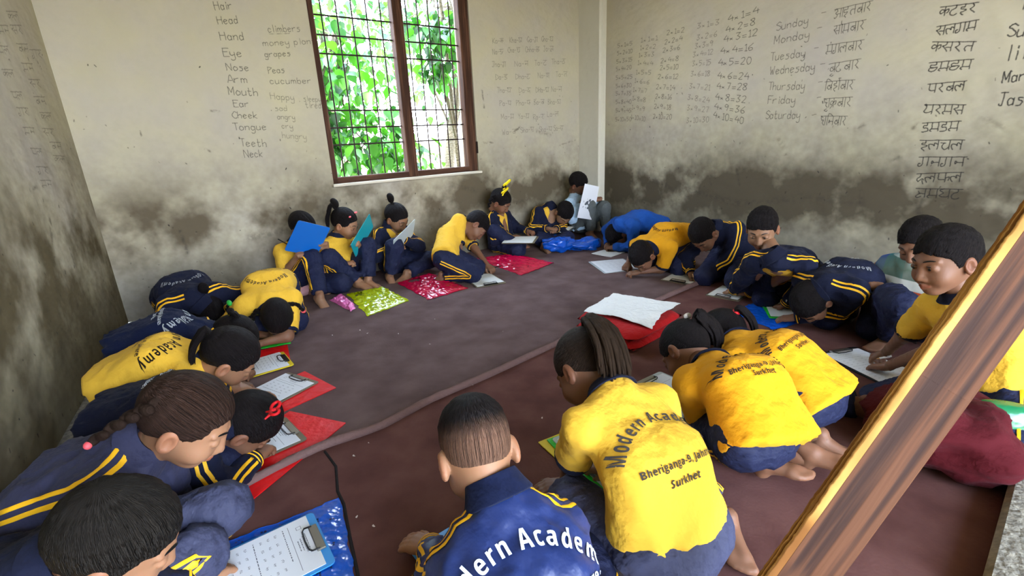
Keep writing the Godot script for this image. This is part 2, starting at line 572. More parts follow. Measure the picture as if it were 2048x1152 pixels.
static func make_head() -> Dictionary:
	var g := Grid.new(Vector3(-0.092, -0.13, -0.105), Vector3(0.092, 0.11, 0.11), 0.0042)
	for z in g.nz:
		for y in g.ny:
			var i := (z * g.ny + y) * g.nx
			for x in g.nx:
				g.s[i] = head_shape(g.o + Vector3(x, y, z) * g.c)
				i += 1
	var d := g.mesh()
	d.c = PackedColorArray()
	for p in d.v:
		var q := Vector3(absf(p.x), p.y, p.z)
		var c := Color(1, 1, 1, 1)
		var lip := minf(segm(q, Vector3(0, -0.0595, 0.088), Vector3(0.019, -0.063, 0.078), 0.004, 0.002), segm(q, Vector3(0, -0.068, 0.086), Vector3(0.015, -0.0655, 0.078), 0.0045, 0.002))
		if lip < 0.003: c = c.lerp(Color(0.9, 0.58, 0.55, 1), clampf((0.003 - lip) / 0.003, 0, 1))
		var ear := ell(q, Vector3(0.080, -0.010, -0.008), Vector3(0.012, 0.032, 0.022))
		if ear < 0: c = Color(1.0, 0.86, 0.82, 1)
		d.c.append(c)
	return d


# eyes, lashes and brows as small shapes that join the head
static func make_face(open: float) -> Dictionary:
	var d := fresh(true)
	var dark := Color(0.012, 0.009, 0.008, 0)
	for s in [-1, 1]:
		var brow := []
		var lash := []
		for j in 7:
			var t := j / 6.0
			brow.append(Vector3(s * lerpf(0.013, 0.047, t), 0.021 + 0.006 * sin(t * 2.6) - 0.004 * t, lerpf(0.086, 0.066, t * t * 0.4 + t * 0.6)))
			lash.append(Vector3(s * lerpf(0.016, 0.045, t), -0.0075 + 0.002 * cos(t * PI) + (0.0125 - 0.004 * absf(t - 0.5)) * open, lerpf(0.0795, 0.067, t * t) + 0.0045 * sin(t * PI)))
		var b := tube(brow, [0.0012, 0.0026, 0.0028, 0.0026, 0.0022, 0.0016, 0.0008], 6, true, dark)
		blend(d, b)
		blend(d, tube(lash, [0.0006, 0.0012, 0.0015, 0.0016, 0.0016, 0.0014, 0.0007], 5, true, dark))
		if open > 0.0:
			var eye := Transform3D(Basis.from_scale(Vector3(0.0105, 0.0055, 0.0060)), Vector3(s * 0.0290, -0.002, 0.0772))
			blend(d, ball(eye, 14, Color(0.62, 0.58, 0.53, 0)))
			blend(d, ball(Transform3D(Basis.from_scale(Vector3(0.0052, 0.0052, 0.0030)), Vector3(s * 0.0288, -0.003, 0.0812)), 12, Color(0.02, 0.012, 0.008, 0)))
	return d


# style: boy, fade or girl; hair colour, and skin showing through the clipped sides of a fade
static func make_hair(style: String) -> Dictionary:
	var g := Grid.new(Vector3(-0.1, -0.1, -0.125), Vector3(0.1, 0.135, 0.105), 0.005)
	var noise := FastNoiseLite.new()
	noise.seed = 5
	noise.frequency = 55.0
	for z in g.nz:
		for y in g.ny:
			var i := (z * g.ny + y) * g.nx
			for x in g.nx:
				var p := g.o + Vector3(x, y, z) * g.c
				var d := ell(p, Vector3(0, 0.026, -0.014), Vector3(0.0775, 0.0905, 0.0965))
				if absf(d) < 0.035:
					var line: float
					if style == "girl":
						line = p.y - (0.052 + (p.z - 0.072) * 0.66 - 2.5 * maxf(0.0, absf(p.x) - 0.05) * clampf(p.z * 20.0, 0, 1))
						d += 0.0028 * exp(-pow(p.x / 0.0045, 2)) * clampf((p.z + 0.04) * 30.0, 0, 1)
						d -= 0.0012 * noise.get_noise_3dv(p * Vector3(1.0, 0.4, 0.4))
					elif style == "fade":
						line = p.y - (0.054 + (p.z - 0.075) * 0.70)
						d += 0.006 * clampf(1.0 - (p.y - 0.02) / 0.05, 0, 1) - 0.005 * clampf((p.y - 0.06) * 25.0, 0, 1)
						d -= 0.003 * noise.get_noise_3dv(p) * clampf((p.y - 0.03) * 20.0, 0, 1)
					else:
						line = p.y - (0.043 + (p.z - 0.072) * 0.60 + 0.013 * noise.get_noise_2d(p.x * 1.3, 3.0) - 0.022 * exp(-pow((p.z - 0.018) / 0.012, 2)) * clampf((absf(p.x) - 0.045) * 60.0, 0, 1))
						d -= 0.0045 * noise.get_noise_3dv(p) + 0.004 * clampf((p.y - 0.04) * 15.0, 0, 1)
					d = maxf(d, -line * 0.8)
				g.s[i] = d
				i += 1
	var m := g.mesh()
	m.c = PackedColorArray()
	var pole := Vector3(0, 0.09, -0.055) if style != "girl" else Vector3(0, 0.045, -0.105)
	var ax := (pole - Vector3(0, 0.02, -0.01)).normalized()
	var sx := ax.cross(Vector3.RIGHT).normalized()
	var sy := ax.cross(sx)
	var u := PackedVector2Array()
	for p in m.v:
		var r: Vector3 = (p - Vector3(0, 0.02, -0.01)).normalized()
		u.append(Vector2(atan2(r.dot(sx), r.dot(sy)) / TAU + 0.5, acos(clampf(r.dot(ax), -1, 1)) / PI))
		if style == "fade":
			var t := clampf((p.y - 0.0 - (p.z + 0.09) * 0.25 + noise.get_noise_3dv(p) * 0.01) / 0.05, 0, 1)
			m.c.append(Color(0.24, 0.13, 0.085, 0).lerp(Color(0.016, 0.014, 0.014, 0), t))
		else:
			m.c.append(Color(1, 1, 1, 1))
	m.u = u
	seam(m)
	return m


# doubles the vertices where the angle round the pole starts again
static func seam(m: Dictionary):
	var twin := {}
	for t in range(0, m.i.size(), 3):
		var hi := maxf(m.u[m.i[t]].x, maxf(m.u[m.i[t + 1]].x, m.u[m.i[t + 2]].x))
		for q in 3:
			var j: int = m.i[t + q]
			if hi - m.u[j].x > 0.5:
				if not twin.has(j):
					twin[j] = m.v.size()
					m.v.append(m.v[j])
					m.n.append(m.n[j])
					m.c.append(m.c[j])
					m.u.append(m.u[j] + Vector2(1, 0))
				m.i[t + q] = twin[j]


# a right hand, palm down, fingers along +z, thumb towards +x; curl 0 flat, 1 closed; pinch brings thumb and index together
static func make_hand(curl: float, pinch: float) -> Dictionary:
	var g := Grid.new(Vector3(-0.04, -0.055, -0.02), Vector3(0.06, 0.025, 0.12), 0.0032, 420.0)
	var xs := [0.0215, 0.0072, -0.0072, -0.0205]
	var ls := [0.040, 0.045, 0.042, 0.033]
	g.cap(Vector3(0, 0, -0.014), Vector3(0, 0, 0.012), 0.0175, 0.0165)
	for f in 4:
		var x: float = xs[f]
		var k := Vector3(x, 0.001 if f == 1 or f == 2 else -0.001, 0.052)
		g.cap(Vector3(x * 0.6, -0.002, 0.006), k, 0.0125, 0.0088)
		g.cap(Vector3(x * 0.7, -0.007, 0.015), k + Vector3(0, -0.004, -0.006), 0.0105, 0.0085)
		var l: float = ls[f]
		var a := 0.12 + 1.15 * curl - (0.35 * pinch if f == 0 else 0.0)
		var spread := x * 2.2 * (1.0 - curl)
		var p := k
		for j in 3:
			var len: float = l * [0.46, 0.31, 0.23][j]
			var dir := Vector3(spread, -sin(a), cos(a)).normalized()
			var r0: float = [0.0074, 0.0067, 0.006][j]
			g.cap(p, p + dir * len, r0, r0 - 0.0007)
			p += dir * len
			a += 0.10 + curl * (1.15 if j == 0 else 0.7) * (0.55 if f == 0 and pinch > 0 else 1.0)
	var th := [Vector3(0.014, -0.006, 0.010), Vector3(0.031, -0.012, 0.028), Vector3(0.041, -0.013, 0.045), Vector3(0.045, -0.014, 0.060)]
	if curl > 0.3:
		th = [Vector3(0.014, -0.006, 0.010), Vector3(0.032, -0.018, 0.026), Vector3(0.034, -0.030, 0.045), Vector3(0.026, -0.036, 0.060)]
	g.cap(th[0], th[1], 0.0125, 0.0095)
	g.cap(th[1], th[2], 0.0088, 0.0076)
	g.cap(th[2], th[3], 0.0076, 0.0062)
	g.close()
	return g.mesh()


# a right foot: ankle at the origin, toes along +z, sole near y -0.05, big toe towards +x
static func make_foot() -> Dictionary:
	var g := Grid.new(Vector3(-0.05, -0.07, -0.06), Vector3(0.05, 0.07, 0.15), 0.0042, 260.0)
	g.cap(Vector3(0, 0.012, -0.004), Vector3(0, -0.012, -0.006), 0.024, 0.026)
	g.cap(Vector3(0, -0.024, -0.03), Vector3(0, -0.026, -0.005), 0.024, 0.024)
	g.cap(Vector3(0, -0.012, 0.0), Vector3(0.010, -0.034, 0.075), 0.026, 0.0155)
	g.cap(Vector3(-0.004, -0.022, 0.0), Vector3(-0.017, -0.037, 0.066), 0.024, 0.0125)
	g.cap(Vector3(0.010, -0.035, 0.065), Vector3(-0.018, -0.038, 0.058), 0.015, 0.012)
	for f in 5:
		var x: float = [0.021, 0.006, -0.006, -0.017, -0.026][f]
		var l: float = [0.036, 0.036, 0.032, 0.028, 0.024][f]
		var r: float = [0.0105, 0.0078, 0.0074, 0.0070, 0.0066][f]
		var z: float = [0.078, 0.078, 0.074, 0.069, 0.061][f]
		g.cap(Vector3(x * 0.85, -0.036, z), Vector3(x, -0.0415, z + l * 0.75), r * 1.05, r)
	g.close()
	return g.mesh()


# ---------------------------------------------------------------- people
var T := {}          # templates
var M := {}          # materials
var folds := FastNoiseLite.new()


# triangles of a line of print, x from the middle, y up from the baseline, in metres
func print_line(text: String, size: float, arc := 0.0, fill := 0.0) -> PackedVector3Array:
	var out := PackedVector3Array()
	var font := SystemFont.new()
	font.font_names = PackedStringArray(["Droid Sans"])
	font.font_weight = 700
	var widths := []
	var total := 0.0
	for ch in text:
		var w := font.get_string_size(ch, HORIZONTAL_ALIGNMENT_LEFT, -1, 64).x / 64.0 * size * 1.04
		widths.append(w)
		total += w
	var squeeze := fill / total if fill > 0.0 else 1.0
	var x := -total * 0.5
	for j in text.length():
		if text[j] != " ":
			var tm := TextMesh.new()
			tm.font = font
			tm.text = text[j]
			tm.font_size = 64
			tm.pixel_size = size / 64.0
			tm.depth = 0.0
			tm.curve_step = 3.0
			tm.vertical_alignment = VERTICAL_ALIGNMENT_BOTTOM
			var ar := tm.get_mesh_arrays()
			var v: PackedVector3Array = ar[Mesh.ARRAY_VERTEX]
			var ix = ar[Mesh.ARRAY_INDEX]
			var mid: float = (x + widths[j] * 0.5) * squeeze
			var tr := Transform3D(Basis.from_scale(Vector3(squeeze, 1, 1)), Vector3(mid, 0, 0))
			if arc > 0.0:
				var an := mid / arc
				tr = Transform3D(Basis(Vector3.BACK, -an) * Basis.from_scale(Vector3(squeeze, 1, 1)), Vector3(sin(an) * arc, (cos(an) - 1.0) * arc, 0))
			var list := []
			for q in (ix.size() if ix != null and ix.size() else v.size()):
				list.append(tr * (v[ix[q]] if ix != null and ix.size() else v[q]))
			for q in range(0, list.size() - 2, 3):
				split(out, list[q], list[q + 1], list[q + 2], 0)
		x += widths[j]
	return out


func split(out: PackedVector3Array, a: Vector3, b: Vector3, c: Vector3, depth: int):
	var ab := a.distance_squared_to(b)
	var bc := b.distance_squared_to(c)
	var ca := c.distance_squared_to(a)
	var most := maxf(ab, maxf(bc, ca))
	if most < 0.00012 or depth > 5:
		out.append_array([a, b, c])
	elif most == ab:
		split(out, a, (a + b) / 2, c, depth + 1)
		split(out, (a + b) / 2, b, c, depth + 1)
	elif most == bc:
		split(out, a, b, (b + c) / 2, depth + 1)
		split(out, a, (b + c) / 2, c, depth + 1)
	else:
		split(out, a, b, (c + a) / 2, depth + 1)
		split(out, (c + a) / 2, b, c, depth + 1)


# two narrow bands sewn along a limb: pts run inside it, dirs point out through the cloth
static func bands(g: Grid, pts: Array, dirs: Array, offs: Array, wide: float) -> Array:
	var out := []
	for o in offs:
		var d := fresh()
		var n := pts.size()
		for j in n:
			var tan: Vector3 = (pts[mini(j + 1, n - 1)] - pts[maxi(j - 1, 0)]).normalized()
			var side: Vector3 = tan.cross(dirs[j]).normalized()
			for e in 3:
				var p: Vector3 = pts[j] + side * (o + (e - 1) * wide * 0.5)
				d.v.append(g.leave(p, dirs[j], 0.01) + dirs[j] * (0.0022 if e == 1 else 0.0012))
		for j in n - 1:
			for e in 2:
				var a := j * 3 + e
				d.i.append_array([a, a + 1, a + 3, a + 1, a + 4, a + 3])
		flat_normals(d)
		# outward side up
		if d.n[n / 2 * 3].dot(dirs[n / 2]) < 0:
			for q in range(0, d.i.size(), 3):
				var w: int = d.i[q + 1]
				d.i[q + 1] = d.i[q + 2]
				d.i[q + 2] = w
			flat_normals(d)
		out.append(d)
	return out


static func ring(at: Vector3, axis: Vector3, r: float, half: float, thick: float) -> Dictionary:
	var prof := []
	for q in 9:
		var an := -PI / 2 + TAU * q / 8.0
		prof.append(Vector2(r + cos(an) * thick, sin(an) * half))
	return lathe(prof, along(at, axis), 20)


# a smooth walk through points, with a direction for each
static func walk(p: Array, d: Array, n: int) -> Array:
	var cu := Curve3D.new()
	for j in p.size():
		var t: Vector3 = (p[mini(j + 1, p.size() - 1)] - p[maxi(j - 1, 0)]) * 0.16
		cu.add_point(p[j], -t, t)
	cu.bake_interval = 0.01
	var l := cu.get_baked_length()
	var pts := []
	var dirs := []
	for j in n + 1:
		var s := l * j / n
		pts.append(cu.sample_baked(s, true))
		var best := 0
		var acc := 0.0
		var f := 0.0
		var tot := 0.0
		for q in p.size() - 1: tot += p[q].distance_to(p[q + 1])
		var want := tot * j / n
		for q in p.size() - 1:
			var e: float = p[q].distance_to(p[q + 1])
			if want <= acc + e or q == p.size() - 2:
				best = q
				f = clampf((want - acc) / maxf(e, 1e-4), 0, 1)
				break
			acc += e
		dirs.append(d[best].lerp(d[best + 1], f).normalized())
	return [pts, dirs]


static func across(v: Vector3, u: Vector3) -> Vector3:
	return (v - u * v.dot(u)).normalized()


# everything heavy about one person, as arrays; runs on a worker thread
func shape_person(K: Dictionary) -> Dictionary:
	var R := {}
	var p: Vector3 = K.p
	var c: Vector3 = K.c
	var hd: Vector3 = K.h
	var sp := (c - p).normalized()
	var left: Vector3 = K.sl.normalized()
	var fwd := left.cross(sp).normalized()
	var mid: Vector3 = (p + c) * 0.5 - fwd * K.get("b", 0.0)
	var top: String = K.top
	var long := top != "polo" and top != "tee"
	var lo := p.min(c).min(hd)
	var hi := p.max(c).max(hd)
	for j in ["sl_", "sr_", "el", "er", "wl", "wr", "kl", "kr", "al", "ar"]:
		lo = lo.min(K[j])
		hi = hi.max(K[j])
	lo -= Vector3.ONE * 0.13
	hi += Vector3.ONE * 0.13
	lo.y = maxf(lo.y, -0.02)
	# ---- the body
	var hf: Vector3 = K.hd.normalized()
	var hl := across(left, hf)
	var roll: float = K.get("hr", 0.0)
	if absf(hl.y) > 0.6: hl = across(Vector3(hl.x, 0, hl.z), hf)
	hl = hl.rotated(hf, deg_to_rad(roll))
	var hu := hf.cross(hl)
	var ht := Transform3D(Basis(hl, hu, hf), hd)
	var skin: Color = K.skin
	var g := Grid.new(lo, hi, 0.0135)
	g.cap(K.hipl, K.hipr, 0.066, 0.066)
	g.cap(p, mid, 0.07, 0.066)
	g.cap(mid, c - sp * 0.03, 0.066, 0.06)
	g.cap(K.sl_, K.sr_, 0.036, 0.036)
	g.cap(c - sp * 0.02, ht * Vector3(0, -0.05, -0.02), 0.043, 0.040)
	for s in ["l", "r"]:
		g.cap(K["s" + s + "_"], K["e" + s], 0.034, 0.027)
		g.cap(K["e" + s], K["w" + s], 0.028, 0.0185)
		g.cap(K["hip" + s], K["k" + s], 0.060, 0.043)
		g.cap(K["k" + s], K["a" + s], 0.043, 0.026)
	g.close()
	var body := fresh(true)
	blend(body, g.mesh(), Transform3D(), skin)
	blend(body, T.head, ht, skin)
	blend(body, T.eyes if K.get("open", false) else T.lids, ht, skin)
	for s in ["l", "r"]:
		var sg := 1.0 if s == "l" else -1.0
		var w: Vector3 = K["w" + s]
		var dir: Vector3 = (w - K["e" + s]).normalized()
		if K.has("d" + s): dir = K["d" + s].normalized()
		if w.y < 0.16:
			# a hand on the floor lies along it
			dir.y = clampf(dir.y, -(w.y - 0.022) / 0.11, 0.1)
			dir = dir.normalized()
		var up := across(K.get("hu" + s, Vector3.UP), dir)
		var x := up.cross(dir)
		blend(body, T[K.get("g" + s, "grip")], Transform3D(Basis(x * (-sg), up, dir) * K.get("hs", 1.0), w), skin)
		var t: Vector3 = K["t" + s].normalized()
		var fu := Vector3.UP
		if K.get("soles", false):
			fu = Vector3(0, -1, 0) + t * 0.3
		fu = across(fu, t)
		var fx := fu.cross(t)
		blend(body, T.foot, Transform3D(Basis(fx * (-sg), fu, t), K["a" + s]), skin)
	R.body = body
	# ---- hair
	if K.hair != "":
		var hc: Color = K.get("haircol", Color(0.016, 0.013, 0.012))
		var h := fresh(true, true)
		blend(h, T["hair_" + K.hair], ht, hc)
		R.hair = h
	# ---- trousers
	var tg := Grid.new(lo, hi, 0.0125)
	tg.cap(K.hipl, K.hipr, 0.074, 0.074)
	tg.cap(p - sp * 0.02, p + sp * 0.08, 0.080, 0.066)
	for s in ["l", "r"]:
		tg.cap(K["hip" + s], K["k" + s], 0.072, 0.058)
		var a: Vector3 = K["a" + s]
		var kk: Vector3 = K["k" + s]
		tg.cap(kk, kk.lerp(a, K.get("hem", 0.86)), 0.059, 0.046, 1)
	tg.close(folds, 0.010, Vector3(1.6, 1.1, 1.6))
	R.trousers = tg.mesh()
	if K.get("stripes", true):
		R.leg_stripes = []
		for s in ["l", "r"]:
			var sg := 1.0 if s == "l" else -1.0
			var h0: Vector3 = K["hip" + s]
			var k0: Vector3 = K["k" + s]
			var a0: Vector3 = k0.lerp(K["a" + s], 0.84)
			var n := (k0 - h0).cross(a0 - k0).normalized()
			if n.dot(left * sg) < 0: n = -n
			if absf(n.dot(left)) < 0.25: n = (n + left * sg * 0.8).normalized()
			var d1 := across(n, (k0 - h0).normalized())
			var d2 := across(n, (a0 - k0).normalized())
			var wk := walk([h0, h0.lerp(k0, 0.5), k0, k0.lerp(a0, 0.5), a0], [d1, d1, (d1 + d2).normalized(), d2, d2], 34)
			R.leg_stripes.append_array(bands(tg, wk[0], wk[1], [-0.0095, 0.0095], 0.0085))
	# ---- shirt or jacket
	var sg2 := Grid.new(lo, hi, 0.0115)
	var low = p - sp * K.get("skirt", 0.03)
	var wide := 0.053
	for s in [-1.0, 0.0, 1.0]:
		sg2.cap(low + left * s * wide, mid + left * s * 0.051, 0.094, 0.074, 2)
		sg2.cap(mid + left * s * 0.051, c - sp * 0.045 + left * s * 0.054, 0.074, 0.060)
	sg2.cap(c - sp * 0.012, K.sl_, 0.047, 0.041)
	sg2.cap(c - sp * 0.012, K.sr_, 0.047, 0.041)
	sg2.cap(c - sp * 0.03, c + sp * 0.012, 0.066, 0.052)
	for s in ["l", "r"]:
		var e0: Vector3 = K["e" + s]
		var s0: Vector3 = K["s" + s + "_"]
		var w0: Vector3 = K["w" + s]
		if long:
			sg2.cap(s0, e0, 0.047, 0.041)
			sg2.cap(e0, e0.lerp(w0, 0.9), 0.043, 0.031, 1)
		else:
			sg2.cap(s0, s0.lerp(e0, 0.86), 0.046, 0.047, 1)
	sg2.close(folds, 0.011 if long else 0.006, Vector3(1.4, 0.9, 1.4))
	var wrinkled := sg2
	if K.get("open_front", false):
		var pg := Grid.new(lo, hi, 0.0125)
		for s in [-1.0, 1.0]:
			pg.cap(low + left * s * 0.05, c - sp * 0.04 + left * s * 0.045, 0.076, 0.056, 2)
		pg.cap(c - sp * 0.03, c + sp * 0.012, 0.058, 0.048)
		pg.close(folds, 0.003)
		R.polo = pg.mesh()
		wrinkled = Grid.new(lo, lo + Vector3.ONE * 0.05, 0.05)
		wrinkled.o = sg2.o
		wrinkled.c = sg2.c
		wrinkled.nx = sg2.nx
		wrinkled.ny = sg2.ny
		wrinkled.nz = sg2.nz
		wrinkled.s = sg2.s.duplicate()
		var far := c.distance_to(p)
		wrinkled.cut(func(q: Vector3) -> float:
			var r := q - p
			var x := absf(r.dot(left))
			var y := r.dot(sp)
			if r.dot(fwd) < 0.02 or r.dot(fwd) > 0.125 or y > far + 0.02: return -1.0
			return (0.018 + 0.055 * clampf(y / far, 0, 1)) - x)
	R.shirt = wrinkled.mesh()
	var stripe := []
	if top == "jacket":
		for s in ["l", "r"]:
			var sg := 1.0 if s == "l" else -1.0
			var s0: Vector3 = K["s" + s + "_"]
			var e0: Vector3 = K["e" + s]
			var w0: Vector3 = e0.lerp(K["w" + s], 0.80)
			var want := left * sg + Vector3.UP * 0.45 + sp * 0.3
			var da := across(want, (e0 - s0).normalized())
			var db := across(want, (w0 - e0).normalized())
			var nb: Vector3 = c + left * sg * 0.045 - sp * 0.01
			var up := (sp + Vector3.UP * 0.4 - fwd * 0.2).normalized()
			var wk := walk([nb, s0, s0.lerp(e0, 0.5), e0, e0.lerp(w0, 0.5), w0], [up, (up + da * 0.8).normalized(), da, (da + db).normalized(), db, db], 40)
			stripe.append_array(bands(sg2, wk[0], wk[1], [-0.0105, 0.0105], 0.0095))
	R.stripes = stripe
	# ---- collar and cuffs
	var nd := (ht * Vector3(0, -0.06, -0.02) - c).normalized()
	nd = (nd + sp).normalized()
	var col := fresh(false, true)
	var tall := 0.046 if top == "jacket" else 0.026
	var prof := [Vector2(0.046, -0.012), Vector2(0.047, tall * 0.6), Vector2(0.0495, tall), Vector2(0.053, tall * 0.98), Vector2(0.062, tall * 0.45), Vector2(0.072, 0.000), Vector2(0.070, -0.004), Vector2(0.058, 0.006), Vector2(0.052, -0.012)]
	prof.reverse()
	blend(col, lathe(prof, along(c + nd * (0.028 if top == "jacket" else 0.031), nd, fwd), 26, 0.92))
	R.collar = col
	R.cuffs = []
	R.cuff_lines = []
	for s in ["l", "r"]:
		var e0: Vector3 = K["e" + s]
		var s0: Vector3 = K["s" + s + "_"]
		var w0: Vector3 = K["w" + s]
		if long:
			var ax := (w0 - e0).normalized()
			var at := e0.lerp(w0, 0.9)
			R.cuffs.append(ring(at + ax * 0.003, ax, 0.0275, 0.017, 0.006))
			if top == "jacket":
				for q in [-0.006, 0.006]:
					R.cuff_lines.append(ring(at + ax * (0.003 + q), ax, 0.0325, 0.0024, 0.0022))
		else:
			var ax := (e0 - s0).normalized()
			R.cuffs.append(ring(s0.lerp(e0, 0.86), ax, 0.046, 0.011, 0.0055))
			if K.get("band", false) and s == "l": R.band = ring(s0.lerp(e0, 0.86) + ax * 0.030, ax, 0.041, 0.020, 0.008)
	# ---- print on the back
	if K.get("print", false):
		var pr := fresh()
		var uu := -left
		var org: Vector3 = p.lerp(c, 0.5)
		var far := c.distance_to(p)
		var sc: float = K.get("printsize", 1.0)
		for line in [[T.print_a, 0.74], [T.print_b, 0.43], [T.print_c, 0.32]]:
			var up0: float = (line[1] - 0.5) * far
			for q in range(0, line[0].size(), 3):
				var w := []
				for e in 3:
					var v: Vector3 = line[0][q + e]
					var hit = wrinkled.meet(org + uu * v.x * sc + sp * (v.y * sc + up0) - fwd * 0.24, fwd, 0.30)
					if hit == null: break
					w.append(hit - fwd * 0.003)
				if w.size() == 3:
					var b: int = pr.v.size()
					pr.v.append_array(w)
					var nn: Vector3 = (w[2] - w[0]).cross(w[1] - w[0])
					if nn.dot(fwd) > 0:
						pr.i.append_array([b, b + 2, b + 1])
					else:
						pr.i.append_array([b, b + 1, b + 2])
		for q in pr.v.size(): pr.n.append(-fwd)
		R.print = pr
	# ---- tails, plaits, ties
	R.tails = []
	for t in K.get("tails", []):
		R.tails.append(shape_tail(ht, t))
	R.ht = ht
	return R


# a tail of hair: {kind: tail, plait or bun, at: points in the head's frame or the world, r: radii}
static func shape_tail(ht: Transform3D, t: Dictionary) -> Dictionary:
	var pts := []
	if t.has("base"):
		# hangs down from where it is tied, clear of the head
		var p: Vector3 = ht * t.base
		var out: Vector3 = (ht.basis * (t.base - Vector3(0, 0.02, -0.01))).normalized()
		var dir: Vector3 = out
		var gap: float = t.len / 6.0
		pts.append(p - out * 0.008)
		for j in 6:
			p += dir * gap
			var q := ht.affine_inverse() * p - Vector3(0, 0.02, -0.012)
			var k := q.length()
			if k < 0.098 + t.r * 0.8 and q.y > -0.10:
				q = q.normalized() * (0.098 + t.r * 0.8)
				p = ht * (q + Vector3(0, 0.02, -0.012))
			pts.append(p)
			dir = (dir * 0.45 + Vector3.DOWN * 0.75 + ht.basis * t.get("lean", Vector3.ZERO)).normalized()
	else:
		for q in t.at: pts.append(ht * q if not t.get("world", false) else q)
	var cu := Curve3D.new()
	for j in pts.size():
		var e: Vector3 = (pts[mini(j + 1, pts.size() - 1)] - pts[maxi(j - 1, 0)]) * 0.18
		cu.add_point(pts[j], -e, e)
	var l := cu.get_baked_length()
	var r0: float = t.r
	if t.kind == "plait":
		var n := int(l / (r0 * 0.85))
		var d := fresh(true, true)
		for j in n:
			var s := l * (j + 0.5) / n
			var a := cu.sample_baked(s, true)
			var tan := (cu.sample_baked(minf(s + 0.01, l), true) - cu.sample_baked(maxf(s - 0.01, 0), true)).normalized()
			var side := across(t.get("side", Vector3(0.3, 0.2, 0.9)), tan)
			var sg := 1.0 if j % 2 else -1.0
			var r := r0 * (1.0 - 0.35 * j / n)
			var y := (tan * 0.8 - side * sg * 0.62).normalized()
			var x := across(side, y)
			var b := ball(Transform3D(Basis(x * r * 0.72, y * r * 1.25, x.cross(y) * r * 0.8), a + side * sg * r * 0.42), 12, Color(1, 1, 1, 1))
			blend(d, b, Transform3D(), t.get("col", Color(0.016, 0.013, 0.012)))
		return d
	var n := 14
	var all := fresh(true, true)
	var strands := 1 if t.kind == "bun" else 48
	var rng := RandomNumberGenerator.new()
	rng.seed = 3
	for w in strands:
		var pp := []
		var rr := []
		var an := TAU * w * 0.382 + rng.randf() * 0.6
		var side := ht.basis.x
		for j in n + 1:
			var f := float(j) / n
			var c := cu.sample_baked(l * f * (1.0 - 0.07 * (w % 4)), true)
			if w > 0:
				var tan := (cu.sample_baked(minf(l * f + 0.01, l), true) - cu.sample_baked(maxf(l * f - 0.01, 0), true)).normalized()
				var sx := across(side, tan)
				c += (sx * cos(an) * 1.25 + tan.cross(sx) * sin(an) * 0.45) * sqrt(w / 47.0) * r0 * (0.25 + 0.65 * smoothstep(0.0, 0.5, f)) * (1.0 + t.get("spread", 0.0) * f)
			pp.append(c)
			if t.kind == "bun":
				rr.append(r0 * sqrt(maxf(0.05, 1.0 - pow(2 * f - 1, 2))))
				continue
			rr.append((rng.randf_range(0.16, 0.26) if w else 0.72) * r0 * (0.45 + 0.75 * smoothstep(0.0, 0.3, f) - 0.75 * f * f) * (1.0 if f < 0.99 else 0.3))
		blend(all, tube(pp, rr, 14 if strands == 1 else 5, true, t.get("col", Color(0.016, 0.013, 0.012))))
	return all


# a ribbon bow: two loops, a knot and two ends
static func bow(t: Transform3D) -> Dictionary:
	var d := fresh(false, true)
	var k := t.basis.x.length()
	for s in [-1.0, 1.0]:
		var loop := []
		var r := []
		for j in 13:
			var a := TAU * j / 12.0
			var q := Vector3(s * (0.52 - 0.5 * cos(a)), 0.12 + 0.34 * sin(a), 0.10 * sin(a)).rotated(Vector3.BACK, s * 0.5)
			loop.append(t * q)
			r.append(0.15 * k)
		blend(d, tube(loop, r, 7))
		blend(d, tube([t * Vector3(0, 0, 0.05), t * Vector3(s * 0.25, -0.3, 0.15), t * Vector3(s * 0.5, -0.7, 0.15)], [0.1 * k, 0.15 * k, 0.08 * k], 7))
	blend(d, ball(t * Transform3D(Basis.from_scale(Vector3.ONE * 0.2), Vector3(0, 0.08, 0)), 10))
	return d


func part(called: String, d: Dictionary, m: Material, parent: Node3D, label := "") -> MeshInstance3D:
	var o := MeshInstance3D.new()
	o.name = called
	var base := Vector3.ZERO
	var up: Node = parent
	while up is Node3D and up != self:
		base += up.position
		up = up.get_parent()
	var e := d.duplicate()
	e.v = Transform3D(Basis(), -base) * d.v
	o.mesh = to_mesh(e, m)
	o.cast_shadow = GeometryInstance3D.SHADOW_CASTING_SETTING_ON
	if label != "": o.set_meta("label", label)
	parent.add_child(o, true)
	return o


